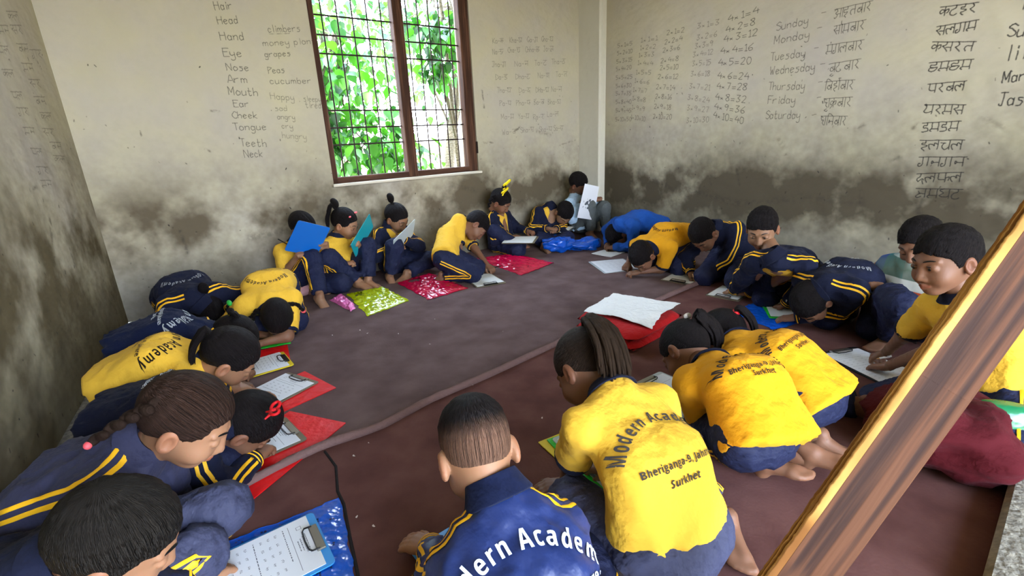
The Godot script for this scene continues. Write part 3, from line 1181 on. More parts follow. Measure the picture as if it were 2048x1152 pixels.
func place_person(K: Dictionary, R: Dictionary):
	var o := Node3D.new()
	o.name = "person"
	o.position = Vector3(K.p.x, 0, K.p.z)
	o.set_meta("label", K.label)
	o.set_meta("category", "person")
	o.set_meta("group", "pupils seated round the classroom")
	add_child(o, true)
	part("body", R.body, M.skin, o)
	if R.has("hair"):
		var h := part("hair", R.hair, M.hair, o)
		for j in R.tails.size():
			part({"tail": "ponytail", "plait": "plait", "bun": "bun"}[K.tails[j].kind], R.tails[j], M.hair, h)
		for t in K.get("ties", []):
			part(t[0], ball(Transform3D(Basis.from_scale(t[2]), t[1]) if t.size() > 4 else R.ht * Transform3D(Basis.from_scale(t[2]), t[1]), 12), M[t[3]], h)
		for t in K.get("bows", []):
			part("bow", bow((Transform3D(R.ht.basis, t[0]) if t.size() > 3 else R.ht * Transform3D(Basis(), t[0])) * Transform3D(Basis.from_scale(Vector3.ONE * t[1]), Vector3.ZERO)), M[t[2]], h)
	var tr := part("trousers", R.trousers, M[K.get("pants", "navy_trousers")], o)
	for d in R.get("leg_stripes", []): part("stripe", d, M.yellow_tape, tr)
	var jacket: bool = K.top == "jacket"
	var sh := part("jacket" if jacket else "shirt", R.shirt, M[K.cloth], o)
	for d in R.stripes: part("stripe", d, M.yellow_tape, sh)
	if K.get("collar", "") != "": part("collar", R.collar, M[K.collar], sh)
	for d in R.cuffs: part("cuff", d, M[K.get("cuff", "navy")], sh)
	if R.has("band"): part("sleeve_band", R.band, M.red_band, sh, "red band below the sleeve")
	for d in R.cuff_lines: part("cuff_stripe", d, M.yellow_tape, sh)
	if R.has("print"): part("lettering", R.print, M[K.get("ink", "black_print")], sh)
	if R.has("polo"): part("polo_shirt", R.polo, M.yellow, o, "yellow shirt showing under the open jacket")


# ---------------------------------------------------------------- surfaces
func noise_tex(freq: float, size := 512, kind := FastNoiseLite.TYPE_SIMPLEX_SMOOTH, oct := 4, as_normal := false, bump := 4.0, seed := 1, stretch := Vector2.ONE) -> ImageTexture:
	var n := FastNoiseLite.new()
	n.noise_type = kind
	n.frequency = freq
	n.fractal_octaves = oct
	n.seed = seed
	var w := int(size * stretch.x)
	var h := int(size * stretch.y)
	var im := n.get_seamless_image(w, h)
	if stretch != Vector2.ONE: im.resize(size, size, Image.INTERPOLATE_CUBIC)
	if as_normal:
		im.convert(Image.FORMAT_RGBA8)
		im.bump_map_to_normal_map(bump)
	return ImageTexture.create_from_image(im)


# a colour texture that goes from a to b with noise
func tone_tex(a: Color, b: Color, freq: float, size := 512, seed := 1, contrast := 1.0, oct := 5) -> ImageTexture:
	var n := FastNoiseLite.new()
	n.noise_type = FastNoiseLite.TYPE_SIMPLEX_SMOOTH
	n.frequency = freq
	n.fractal_octaves = oct
	n.seed = seed
	var src := n.get_seamless_image(size, size).get_data()
	var out := PackedByteArray()
	out.resize(size * size * 3)
	for j in size * size:
		var t := clampf((src[j] / 255.0 - 0.5) * contrast + 0.5, 0, 1)
		out[j * 3] = int(255 * lerpf(a.r, b.r, t))
		out[j * 3 + 1] = int(255 * lerpf(a.g, b.g, t))
		out[j * 3 + 2] = int(255 * lerpf(a.b, b.b, t))
	return ImageTexture.create_from_image(Image.create_from_data(size, size, false, Image.FORMAT_RGB8, out))


func mat(col: Color, rough := 0.8, spec := 0.4) -> StandardMaterial3D:
	var m := StandardMaterial3D.new()
	m.albedo_color = col
	m.roughness = rough
	m.metallic_specular = spec
	return m


func relief(m: StandardMaterial3D, tex: Texture2D, scale: float, strength: float) -> StandardMaterial3D:
	m.normal_enabled = true
	m.normal_texture = tex
	m.normal_scale = strength
	m.uv1_triplanar = true
	m.uv1_scale = Vector3.ONE * scale
	return m


func make_materials():
	var weave := noise_tex(0.09, 256, FastNoiseLite.TYPE_SIMPLEX, 3, true, 5.0, 3)
	var crease := noise_tex(0.012, 512, FastNoiseLite.TYPE_SIMPLEX_SMOOTH, 4, true, 14.0, 8)
	var crumple := noise_tex(0.02, 512, FastNoiseLite.TYPE_CELLULAR, 2, true, 10.0, 4)
	var strands := noise_tex(0.05, 256, FastNoiseLite.TYPE_SIMPLEX_SMOOTH, 3, true, 6.0, 6)
	for c in [["yellow", Color(0.86, 0.68, 0.22)], ["amber", Color(0.84, 0.59, 0.10)], ["navy", Color(0.085, 0.10, 0.175)], ["dusty_navy", Color(0.20, 0.205, 0.29)], ["satin", Color(0.085, 0.16, 0.36)], ["deep_navy", Color(0.065, 0.095, 0.20)],
			["pale_blue", Color(0.66, 0.76, 0.84)], ["royal", Color(0.11, 0.29, 0.58)], ["maroon", Color(0.28, 0.055, 0.08)], ["pale_pink", Color(0.82, 0.62, 0.64)], ["dark_red", Color(0.46, 0.05, 0.09)], ["red_cloth", Color(0.68, 0.10, 0.11)], ["white_cloth", Color(0.90, 0.91, 0.90)]]:
		var m := relief(mat(c[1], 0.85, 0.25), crease, 4.0, 0.75)
		m.rim_enabled = true
		m.rim = 0.25
		m.rim_tint = 0.6
		M[c[0]] = m
	M.satin.roughness = 0.45
	M.satin.metallic_specular = 0.5
	M.satin.normal_scale = 0.35
	M.dusty_navy.roughness = 0.6
	M.red_cloth.rim = 0.5
	for c in [["navy_trousers", Color(0.105, 0.125, 0.225)], ["grey_trousers", Color(0.34, 0.36, 0.36)], ["dusty_trousers", Color(0.225, 0.235, 0.32)]]:
		M[c[0]] = relief(mat(c[1], 0.7, 0.3), crease, 3.5, 1.2)
	M.yellow_tape = mat(Color(0.93, 0.70, 0.10), 0.6)
	M.black_print = mat(Color(0.16, 0.13, 0.10), 0.6)
	M.black_print.cull_mode = BaseMaterial3D.CULL_DISABLED
	M.white_print = mat(Color(0.80, 0.84, 0.88), 0.5)
	M.white_print.cull_mode = BaseMaterial3D.CULL_DISABLED
	var sk := mat(Color.WHITE, 0.55, 0.4)
	sk.vertex_color_use_as_albedo = true
	sk.subsurf_scatter_enabled = true
	sk.subsurf_scatter_strength = 0.12
	M.skin = sk
	var h := mat(Color.WHITE, 0.55, 0.22)
	h.vertex_color_use_as_albedo = true
	h.normal_enabled = true
	h.normal_texture = strands
	h.albedo_texture = streaks()
	h.normal_scale = 2.4
	h.uv1_scale = Vector3(22, 0.7, 1)
	M.hair = h
	M.hair_tie_yellow = mat(Color(0.95, 0.85, 0.05), 0.6)
	M.hair_tie_pink = mat(Color(0.90, 0.35, 0.38), 0.6)
	M.hair_tie_red = mat(Color(0.75, 0.06, 0.09), 0.6)
	M.hair_tie_green = mat(Color(0.10, 0.60, 0.20), 0.6)
	M.hair_tie_white = mat(Color(0.75, 0.73, 0.70), 0.6)
	M.red_band = mat(Color(0.72, 0.07, 0.11), 0.8)
	# striped shirt of the boy by the wall
	var g := Image.create(8, 128, false, Image.FORMAT_RGB8)
	var rows := [Color(0.36, 0.42, 0.36), Color(0.80, 0.80, 0.76), Color(0.85, 0.32, 0.16), Color(0.10, 0.30, 0.70), Color(0.15, 0.50, 0.55), Color(0.40, 0.72, 0.72), Color(0.82, 0.82, 0.80), Color(0.36, 0.42, 0.36)]
	for j in 8: g.fill_rect(Rect2i(0, j * 16, 8, 16), rows[j])
	var st := mat(Color.WHITE, 0.85, 0.3)
	st.albedo_texture = ImageTexture.create_from_image(g)
	st.uv1_triplanar = true
	st.uv1_scale = Vector3.ONE * 2.8
	M.striped = st
	# plastics and paper
	for c in [["blue_board", Color(0.05, 0.36, 0.68)], ["teal_board", Color(0.12, 0.62, 0.66)], ["sky_board", Color(0.22, 0.58, 0.86)], ["brown_board", Color(0.42, 0.38, 0.30)], ["dark_board", Color(0.10, 0.11, 0.12)], ["yellow_board", Color(0.86, 0.76, 0.10)], ["green_board", Color(0.12, 0.66, 0.25)]]:
		M[c[0]] = mat(c[1], 0.35, 0.5)
	M.clear_board = mat(Color(0.72, 0.77, 0.78), 0.18, 0.5)
	M.red_folder = relief(mat(Color(0.86, 0.055, 0.075), 0.5, 0.4), crease, 3.0, 0.3)
	M.green_folder = relief(mat(Color(0.10, 0.72, 0.16), 0.35, 0.5), crumple, 4.0, 0.4)
	M.metal = mat(Color(0.62, 0.62, 0.60), 0.28)
	M.metal.metallic = 0.9
	M.dark_metal = mat(Color(0.07, 0.07, 0.075), 0.35)
	M.brass = mat(Color(0.62, 0.52, 0.25), 0.35)
	M.brass.metallic = 0.8
	for c in [["magenta_bag", Color(0.72, 0.02, 0.22)], ["lime_bag", Color(0.70, 0.76, 0.02)], ["blue_bag", Color(0.03, 0.32, 0.74)], ["green_bag", Color(0.04, 0.50, 0.16)], ["green_plastic", Color(0.06, 0.46, 0.28)], ["pink_pouch", Color(0.86, 0.42, 0.66)]]:
		M[c[0]] = relief(mat(c[1], 0.16, 0.6), crumple, 4.0, 0.35)
	M.green_plastic.roughness = 0.25
	M.paper = mat(Color(0.87, 0.88, 0.89), 0.85, 0.3)
	M.plain_sheet = mat(Color(0.84, 0.85, 0.83), 0.85, 0.3)
	M.worksheet = mat(Color.WHITE, 0.85, 0.3)
	M.worksheet.albedo_texture = worksheet(7)
	M.faint_sheet = mat(Color.WHITE, 0.85, 0.3)
	M.faint_sheet.albedo_texture = worksheet(19)
	M.picture_sheet = mat(Color.WHITE, 0.85, 0.3)
	M.picture_sheet.albedo_texture = picture_sheet()
	M.bag_print = mat(Color(0.02, 0.05, 0.22), 0.4)
	M.lime_print = mat(Color(0.42, 0.50, 0.02), 0.4)
	M.pencil = mat(Color(0.90, 0.90, 0.88), 0.4)
	M.dark_pencil = mat(Color(0.06, 0.05, 0.05), 0.4)
	M.lead = mat(Color(0.05, 0.05, 0.05), 0.4)
	M.flesh_wood = mat(Color(0.80, 0.62, 0.42), 0.7)
	# room
	var felt := noise_tex(0.20, 512, FastNoiseLite.TYPE_SIMPLEX, 3, true, 3.0, 2)
	var cp := mat(Color.WHITE, 0.97, 0.15)
	cp.albedo_texture = tone_tex(Color(0.34, 0.225, 0.210), Color(0.41, 0.285, 0.265), 0.006, 1024, 5, 1.5, 6)
	cp.uv1_triplanar = true
	cp.uv1_scale = Vector3.ONE * 0.7
	cp.normal_enabled = true
	cp.normal_texture = felt
	cp.normal_scale = 0.08
	M.carpet = cp
	var cp2: StandardMaterial3D = cp.duplicate()
	cp2.albedo_texture = tone_tex(Color(0.355, 0.290, 0.285), Color(0.425, 0.355, 0.345), 0.006, 1024, 9, 1.5, 6)
	M.carpet_far = cp2
	M.carpet_roll = relief(mat(Color(0.45, 0.355, 0.34), 0.95, 0.2), crease, 6.0, 0.8)
	M.scrap = mat(Color(0.80, 0.75, 0.72), 0.9)
	M.concrete = mat(Color.WHITE, 0.92, 0.25)
	M.concrete.albedo_texture = tone_tex(Color(0.42, 0.40, 0.36), Color(0.60, 0.58, 0.52), 0.03, 512, 3, 1.5, 5)
	relief(M.concrete, noise_tex(0.03, 512, FastNoiseLite.TYPE_SIMPLEX, 5, true, 8.0, 12), 2.5, 0.6)
	M.plaster = mat(Color(0.72, 0.69, 0.60), 0.92, 0.25)
	M.ceiling = relief(mat(Color(0.74, 0.72, 0.66), 0.95, 0.2), noise_tex(0.03, 256, FastNoiseLite.TYPE_SIMPLEX, 4, true, 4.0, 13), 1.0, 0.4)
	M.window_wood = wood(Color(0.22, 0.13, 0.085), Color(0.36, 0.24, 0.17), 2)
	M.dark_cord = mat(Color(0.075, 0.05, 0.05), 0.9)
	M.pillar_paint = relief(mat(Color(0.78, 0.765, 0.70), 0.92, 0.25), noise_tex(0.03, 256, FastNoiseLite.TYPE_SIMPLEX, 4, true, 4.0, 19), 1.0, 0.4)
	M.sill_paint = mat(Color(0.80, 0.77, 0.70), 0.85)
	M.bar = mat(Color(0.16, 0.11, 0.09), 0.6)
	M.bar.metallic = 0.4
	M.plank_face = wood(Color(0.19, 0.105, 0.06), Color(0.36, 0.22, 0.13), 4)
	M.plank_edge = wood(Color(0.50, 0.32, 0.13), Color(0.84, 0.64, 0.34), 7)
	M.bark = relief(mat(Color(0.36, 0.33, 0.27), 0.9), noise_tex(0.03, 256, FastNoiseLite.TYPE_SIMPLEX, 4, true, 10.0, 17), 3.0, 1.0)
	for c in [["leaf_bright", Color(0.22, 0.47, 0.09)], ["leaf_mid", Color(0.13, 0.36, 0.08)], ["leaf_deep", Color(0.06, 0.20, 0.07)], ["leaf_grey", Color(0.22, 0.36, 0.18)]]:
		var lm := mat(c[1], 0.45, 0.5)
		lm.backlight_enabled = true
		lm.backlight = Color(0.26, 0.52, 0.09) if c[0] != "leaf_deep" else Color(0.12, 0.30, 0.08)
		lm.cull_mode = BaseMaterial3D.CULL_DISABLED
		M[c[0]] = lm
	M.blossom = mat(Color(0.95, 0.88, 0.45), 0.7)
	M.blossom.backlight_enabled = true
	M.blossom.backlight = Color(0.9, 0.8, 0.4)
	M.ground = mat(Color.WHITE, 0.95, 0.2)
	M.ground.albedo_texture = tone_tex(Color(0.55, 0.48, 0.36), Color(0.78, 0.72, 0.58), 0.01, 512, 21, 1.5)
	M.ground.uv1_triplanar = true
	M.ground.uv1_scale = Vector3.ONE * 0.5


# fine light and dark strands, running down the texture
func streaks() -> ImageTexture:
	var n := FastNoiseLite.new()
	n.frequency = 0.11
	n.fractal_octaves = 3
	n.seed = 41
	var im := n.get_seamless_image(256, 32)
	im.resize(256, 256, Image.INTERPOLATE_CUBIC)
	var src := im.get_data()
	var out := PackedByteArray()
	out.resize(256 * 256 * 3)
	for j in 256 * 256:
		var t := int(clampf(0.72 + (src[j] / 255.0 - 0.5) * 1.3, 0.35, 1.0) * 255)
		out[j * 3] = t
		out[j * 3 + 1] = t
		out[j * 3 + 2] = t
	return ImageTexture.create_from_image(Image.create_from_data(256, 256, false, Image.FORMAT_RGB8, out))


func wood(a: Color, b: Color, seed: int) -> StandardMaterial3D:
	var n := FastNoiseLite.new()
	n.frequency = 0.02
	n.fractal_octaves = 5
	n.seed = seed
	var im := n.get_seamless_image(48, 512)
	im.resize(512, 512, Image.INTERPOLATE_CUBIC)
	var src := im.get_data()
	var out := PackedByteArray()
	out.resize(512 * 512 * 3)
	for j in 512 * 512:
		var t := clampf((src[j] / 255.0 - 0.5) * 2.2 + 0.5, 0, 1)
		out[j * 3] = int(255 * lerpf(a.r, b.r, t))
		out[j * 3 + 1] = int(255 * lerpf(a.g, b.g, t))
		out[j * 3 + 2] = int(255 * lerpf(a.b, b.b, t))
	var m := mat(Color.WHITE, 0.75, 0.35)
	m.albedo_texture = ImageTexture.create_from_image(Image.create_from_data(512, 512, false, Image.FORMAT_RGB8, out))
	im.convert(Image.FORMAT_RGBA8)
	im.bump_map_to_normal_map(5.0)
	m.normal_enabled = true
	m.normal_texture = ImageTexture.create_from_image(im)
	m.normal_scale = 0.7
	return m


# an exercise sheet: heading lines, rules and rows of small marks too fine to read
func worksheet(seed: int) -> ImageTexture:
	var rng := RandomNumberGenerator.new()
	rng.seed = seed
	var im := Image.create(420, 594, false, Image.FORMAT_RGB8)
	im.fill(Color(0.87, 0.885, 0.90))
	var ink := Color(0.40, 0.41, 0.44) if seed == 7 else Color(0.62, 0.63, 0.66)
	for r in 4:
		var w := 150 - r * 24
		var x := 210 - w / 2
		while x < 210 + w / 2:
			var l := rng.randi_range(4, 14)
			im.fill_rect(Rect2i(x, 34 + r * 13, l, 4), ink)
			x += l + 4
	im.fill_rect(Rect2i(30, 96, 360, 2), ink)
	im.fill_rect(Rect2i(60, 40, 26, 2), ink)
	im.fill_rect(Rect2i(60, 62, 26, 2), ink)
	im.fill_rect(Rect2i(60, 40, 2, 24), ink)
	im.fill_rect(Rect2i(84, 40, 2, 24), ink)
	for r in 13:
		var y := 120 + r * 34
		if r % 4 == 0:
			var x := 36
			while x < 300:
				var l := rng.randi_range(6, 22)
				im.fill_rect(Rect2i(x, y, l, 4), ink)
				x += l + 6
		else:
			for q in 5:
				var x := 46 + q * 68
				for e in 3:
					im.fill_rect(Rect2i(x + e * 8, y + rng.randi_range(-2, 2), 2, 10), ink)
					im.fill_rect(Rect2i(x + e * 8, y + rng.randi_range(0, 8), 6, 2), ink)
	return ImageTexture.create_from_image(im)


# a sheet with a grey picture of bushes in the middle
func picture_sheet() -> ImageTexture:
	var n := FastNoiseLite.new()
	n.frequency = 0.02
	n.seed = 3
	var im := Image.create(210, 297, false, Image.FORMAT_RGB8)
	im.fill(Color(0.86, 0.87, 0.88))
	for y in range(120, 210):
		for x in range(40, 180):
			var v := n.get_noise_2d(x, y) + 0.35 - absf(y - 165) / 90.0 - absf(x - 110) / 260.0
			if v > 0: im.set_pixel(x, y, Color(0.86, 0.87, 0.88).lerp(Color(0.32, 0.34, 0.36), clampf(v * 4, 0, 1)))
	return ImageTexture.create_from_image(im)


# ---------------------------------------------------------------- handwriting: points are a digit across and a letter up (d the line, h small, k tall, a below)
const PEN := {
	"A": "0d2k4d 1f3f", "B": "0d0k 0k3j0h 0h4f0d", "C": "4j2k0h0f2d4e", "D": "0d0k 0k4i4f0d", "E": "4k0k 0k0d 0d4d 0h3h", "F": "4k0k 0k0d 0h3h", "G": "4j2k0h0f2d4f 4f2f", "H": "0k0d 4k4d 0h4h",
	"J": "0k4k 2k2e1d0e", "K": "0k0d 4k0g 0g4d", "L": "0k0d 0d4d", "M": "0d0k 0k2f 2f4k 4k4d", "N": "0d0k 0k4d 4d4k", "P": "0d0k 0k4j0g", "R": "0d0k 0k4j0g 0g4d", "S": "4j2k0i2h4f2d0e", "T": "0k4k 2k2d",
	"W": "0k1d 1d2h 2h3d 3d4k", "Y": "0k2h 4k2h 2h2d", "a": "3g1h0f1d3e 3h3d", "b": "0k0d 0g2h3f2d0e", "c": "3g1h0f1d3e", "d": "3g1h0f1d3e 3k3d", "e": "0f3g1h0f1d3e", "f": "3k1j1d 0h3h",
	"g": "3g1h0f1d3e 3h3b1a0b", "h": "0k0d 0g2h3g3d", "i": "1h1d 1j1i", "k": "0k0d 3h0f 0f3d", "l": "1k1d", "m": "0h0d 0g1h2g2d 2g3h4g4d", "n": "0h0d 0g2h3g3d", "o": "1h0f1d3e3g1h", "p": "0h0a 0g2h3f2d0e",
	"r": "0h0d 0g2h3h", "s": "3h1h1g3f2d0d", "t": "1k1e2d3e 0h3h", "u": "0h0e1d3e 3h3d", "v": "0h1d 1d3h", "w": "0h1d 1d2g 2g3d 3d4h", "y": "0h0f1e3f 3h3b1a0b",
	"1": "0j1k 1k1d 0d2d", "2": "0j2k3i0d 0d3d", "3": "0k3k 3k1h 1h3f1d0e", "4": "2k0g 0g4g 3i3d", "5": "3k0k 0k0h 0h2h3f1d0d", "6": "3k0g1d3e2g0f", "7": "0k3k 3k1d", "8": "2h0j2k3j2h0f1d3e2h", "9": "3i1h0i1k3j 3j2d",
	"0": "1k0h1d3e3j1k", "=": "0e3e 0g3g", "*": "0e2g 2e0g", "-": "0g3g", ",": "0d0c", "|": "0k0d",
	"ka": "3k3d 3h1i0g1f3h 3h5i5g4f", "kha": "0k1i0f2d 2d3f2h 5k5d 3f5f", "ga": "2k2e0d0f1f 5k5d", "gha": "2k0j2h0f3e5f 5k5d", "nga": "2k2i0h3g4f2d0e 5h5g", "cha": "5k5d 0i3i 2i1f3d5f", "chha": "4k4i1i1g3g1g0e2d4e5g3g",
	"ja": "5k5d 5g2g0e1d3e 2g1i", "ta": "3k3i1h0f1d3d4e", "tha": "3k3i0g1d4e4g3i", "da": "3k3i1i1g3g4e2d0d", "dha": "2k2i0g0e2d4e3f", "na_": "1k1f3f3k 5k5d", "tta": "5k5d 5h2h1f2d", "th": "5k5d 1j0k1k1h0f2e5f",
	"dd": "2k2i0g1e3g4f 3f4c", "dh": "5k5d 0j2k0h2g1e3e5f", "na": "5k5d 5g2g1f1h2g", "pa": "1k1g2f5f 5k5d", "pha": "1k1g2f5f 5k5d 5g7h7e", "ba": "5k5d 5h2h1f3e5g 2h5f", "bha": "1k0i2h1f0e 1f5f 5k5d", "ma": "1k1f 5f1f0e1d 5k5d",
	"ya": "1k2i0g1e5f 5k5d", "ra": "2k3i1g 1g4d", "la": "5k5d 5h3i3g2h0h0f1d", "va": "5k5d 5h2h1f3e5g", "sha": "2j0k1h3h2f4d 5k5d", "sa": "5k5d 2k2i0h1g3d 2g5g", "ha": "3k3i 3i1i 1i1h4g3f1e3c", "aa": "0j2k3i1h3f1d0e 3g6g 6k6d 8k8d",
	"ii": "3k3i0i0g3g1e0d 1d2c",
	"-a": "1k1d", "-o": "1k1d 1k0l0n", "-i": "1k1d 1k2m5l6k", "-I": "1k1d 1k0m2m",
}
# strokes that sit on the letter before: u under, a dot over, r under
const OVER := {"+u": "3c1b3a4b", "+n": "3m3l", "+r": "2f0c", "+x": "1f4f"}
const ADV := {"-a": 2.2, "-o": 2.2, "-i": 2.0, "-I": 2.2, "ka": 6.2, "ra": 5.2, "ta": 5.2, "da": 5.2, "ii": 5.0, "aa": 9.4, "pha": 8.2, "ha": 5.2, "dd": 5.2, "nga": 5.6, "chha": 6.0}


func pen_strokes(key: String, x: float, out: Array):
	var txt: String = PEN[key] if PEN.has(key) else OVER.get(key, "")
	for st in txt.split(" ", false):
		var pts := []
		for j in range(0, st.length() - 1, 2):
			pts.append(Vector2(x + st.unicode_at(j) - 48, st.unicode_at(j + 1) - 100))
		if pts.size() >= 2: out.append(pts)


# lays a line of writing out: {strokes, width}; words of Devanagari are lists of syllables with a bar over them
func lay_out(text: String) -> Dictionary:
	var out := []
	var x := 0.0
	if text.begins_with("~"):
		for word in text.substr(1).split("/", false):
			var x0 := x
			for key in word.split(" ", false):
				if OVER.has(key):
					pen_strokes(key, x - 6.0, out)
				else:
					pen_strokes(key, x, out)
					x += ADV.get(key, 6.4)
			out.append([Vector2(x0 - 0.6, 7.0), Vector2((x0 + x) / 2, 7.1), Vector2(x + 0.3, 7.0)])
			x += 1.5
		return {"strokes": out, "width": x}
	for ch in text:
		if ch == " ":
			x += 3.2
			continue
		pen_strokes(ch, x, out)
		x += 5.6 if ch in "mwMWNDH" else (2.6 if ch in "il1,|" else 4.6)
	return {"strokes": out, "width": x}


func ink_line(px: PackedByteArray, w: int, h: int, a: Vector2, b: Vector2, r: float, dark: float, rng: RandomNumberGenerator):
	var n := int(a.distance_to(b) / 0.7) + 1
	for q in n:
		var p := a.lerp(b, float(q) / n)
		var k := dark * rng.randf_range(0.55, 1.0)
		for y in range(int(p.y - r - 1), int(p.y + r + 2)):
			if y < 0 or y >= h: continue
			for x in range(int(p.x - r - 1), int(p.x + r + 2)):
				if x < 0 or x >= w: continue
				var f := clampf(r + 0.5 - Vector2(x, y).distance_to(p), 0, 1) * k
				if f <= 0: continue
				var i := (y * w + x) * 3
				f *= 0.5
				px[i] = int(lerpf(px[i], 42, f))
				px[i + 1] = int(lerpf(px[i + 1], 40, f))
				px[i + 2] = int(lerpf(px[i + 2], 38, f))


# a soft rubbed mark
func smudge(px: PackedByteArray, w: int, h: int, a: Vector2, b: Vector2, r: float, dark: float, seed: int):
	var n := FastNoiseLite.new()
	n.seed = seed
	n.frequency = 0.05
	var far := r * 2.2
	var ab := b - a
	for y in range(maxi(0, int(minf(a.y, b.y) - far)), mini(h, int(maxf(a.y, b.y) + far))):
		for x in range(maxi(0, int(minf(a.x, b.x) - far)), mini(w, int(maxf(a.x, b.x) + far))):
			var p := Vector2(x, y) - a
			var t := clampf(p.dot(ab) / maxf(ab.length_squared(), 1.0), 0, 1)
			var d := (p - ab * t).length() / r
			var f := exp(-d * d * 1.6) * dark * clampf(0.45 + 1.3 * n.get_noise_2d(x, y), 0, 1)
			if f < 0.01: continue
			var i := (y * w + x) * 3
			px[i] = int(lerpf(px[i], 62, f))
			px[i + 1] = int(lerpf(px[i + 1], 57, f))
			px[i + 2] = int(lerpf(px[i + 2], 50, f))


# writing from (u0, v0) to (u1, v1) in metres along and up the wall, letters tall metres high
func write_on(px: PackedByteArray, w: int, h: int, ppm: float, row: Array, rng: RandomNumberGenerator):
	var lay := lay_out(row[0])
	var a := Vector2(row[1], row[2])
	var b := Vector2(row[3], row[4])
	var dir := (b - a).normalized()
	var up := Vector2(-dir.y, dir.x).lerp(Vector2.UP * -1, 0.6)
	var sx: float = a.distance_to(b) / maxf(lay.width - 1.0, 1.0)
	var sy: float = row[5] / 7.0
	var dark: float = row[6] * 0.8
	var r: float = row[7] if row.size() > 7 else 0.85
	for st in lay.strokes:
		var pts := []
		var n: int = st.size()
		for j in n - 1:
			var p0: Vector2 = st[maxi(j - 1, 0)]
			var p3: Vector2 = st[mini(j + 2, n - 1)]
			for q in 5:
				pts.append(st[j].cubic_interpolate(st[j + 1], p0, p3, q / 5.0))
		pts.append(st[n - 1])
		var last := Vector2.INF
		for p in pts:
			var m: Vector2 = a + dir * p.x * sx + up * p.y * sy + Vector2(rng.randf_range(-1, 1), rng.randf_range(-1, 1)) * 0.0012
			var e := Vector2(m.x * ppm, h - m.y * ppm)
			if last != Vector2.INF: ink_line(px, w, h, last, e, r, dark, rng)
			last = e


# painted plaster, grimy low down, with handwriting on it
func wall_texture(len: float, high: float, seed: int, rows: Array, smears: Array, dirt: Dictionary) -> ImageTexture:
	var w := 900
	var h := int(w * high / len)
	var nz := []
	for q in [[0.0035, 5, 1], [0.014, 5, 2], [0.075, 4, 3]]:
		var n := FastNoiseLite.new()
		n.noise_type = FastNoiseLite.TYPE_SIMPLEX_SMOOTH
		n.frequency = q[0]
		n.fractal_octaves = q[1]
		n.seed = seed * 10 + q[2]
		nz.append(n.get_image(w, h, false, false, true).get_data())
	var px := PackedByteArray()
	px.resize(w * h * 3)
	var ppm0 := w / len
	var clean: Color = dirt.clean
	var mud: Color = dirt.mud
	var base: Color = dirt.low
	for y in h:
		var v := (h - y) / ppm0
		var t := clampf((dirt.top - v) / dirt.fade, 0, 1)
		t = t * t * (3 - 2 * t)
		var band := exp(-pow((v - dirt.band) / dirt.wide, 2))
		var low := clampf((dirt.band - 0.12 - v) / 0.3, 0, 1)
		for x in w:
			var j := y * w + x
			var a: float = nz[0][j] / 255.0
			var b: float = nz[1][j] / 255.0
			var c: float = nz[2][j] / 255.0
			var g = t * (0.12 + 0.55 * a) + band * smoothstep(0.42, 1.05, a * 0.75 + b * 0.7) * dirt.strong
			g = clampf(g + (b - 0.5) * 0.22 * (0.25 + t) + (c - 0.5) * 0.20 * (0.2 + t), 0, 1)
			var r0 := lerpf(clean.r, base.r, low) * (0.96 + 0.08 * a)
			var g0 := lerpf(clean.g, base.g, low) * (0.96 + 0.08 * a)
			var b0 := lerpf(clean.b, base.b, low) * (0.96 + 0.07 * b)
			px[j * 3] = int(255 * lerpf(r0, mud.r, g))
			px[j * 3 + 1] = int(255 * lerpf(g0, mud.g, g))
			px[j * 3 + 2] = int(255 * lerpf(b0, mud.b, g))
	var im := Image.create_from_data(w, h, false, Image.FORMAT_RGB8, px)
	var W := 2048
	var H := int(W * high / len)
	im.resize(W, H, Image.INTERPOLATE_CUBIC)
	px = im.get_data()
	var ppm := W / len
	var rng := RandomNumberGenerator.new()
	rng.seed = seed
	for r in rows: write_on(px, W, H, ppm, r, rng)
	for s in smears:
		smudge(px, W, H, Vector2(s[0] * ppm, H - s[1] * ppm), Vector2(s[2] * ppm, H - s[3] * ppm), s[4] * ppm, s[5], seed)
	# small chips and specks
	for q in 260:
		var p := Vector2(rng.randf() * W, H - pow(rng.randf(), 1.6) * H * 0.55)
		ink_line(px, W, H, p, p + Vector2(rng.randf_range(-4, 4), rng.randf_range(-7, 7)), rng.randf_range(0.5, 1.6), rng.randf_range(0.25, 0.8), rng)
	return ImageTexture.create_from_image(Image.create_from_data(W, H, false, Image.FORMAT_RGB8, px))


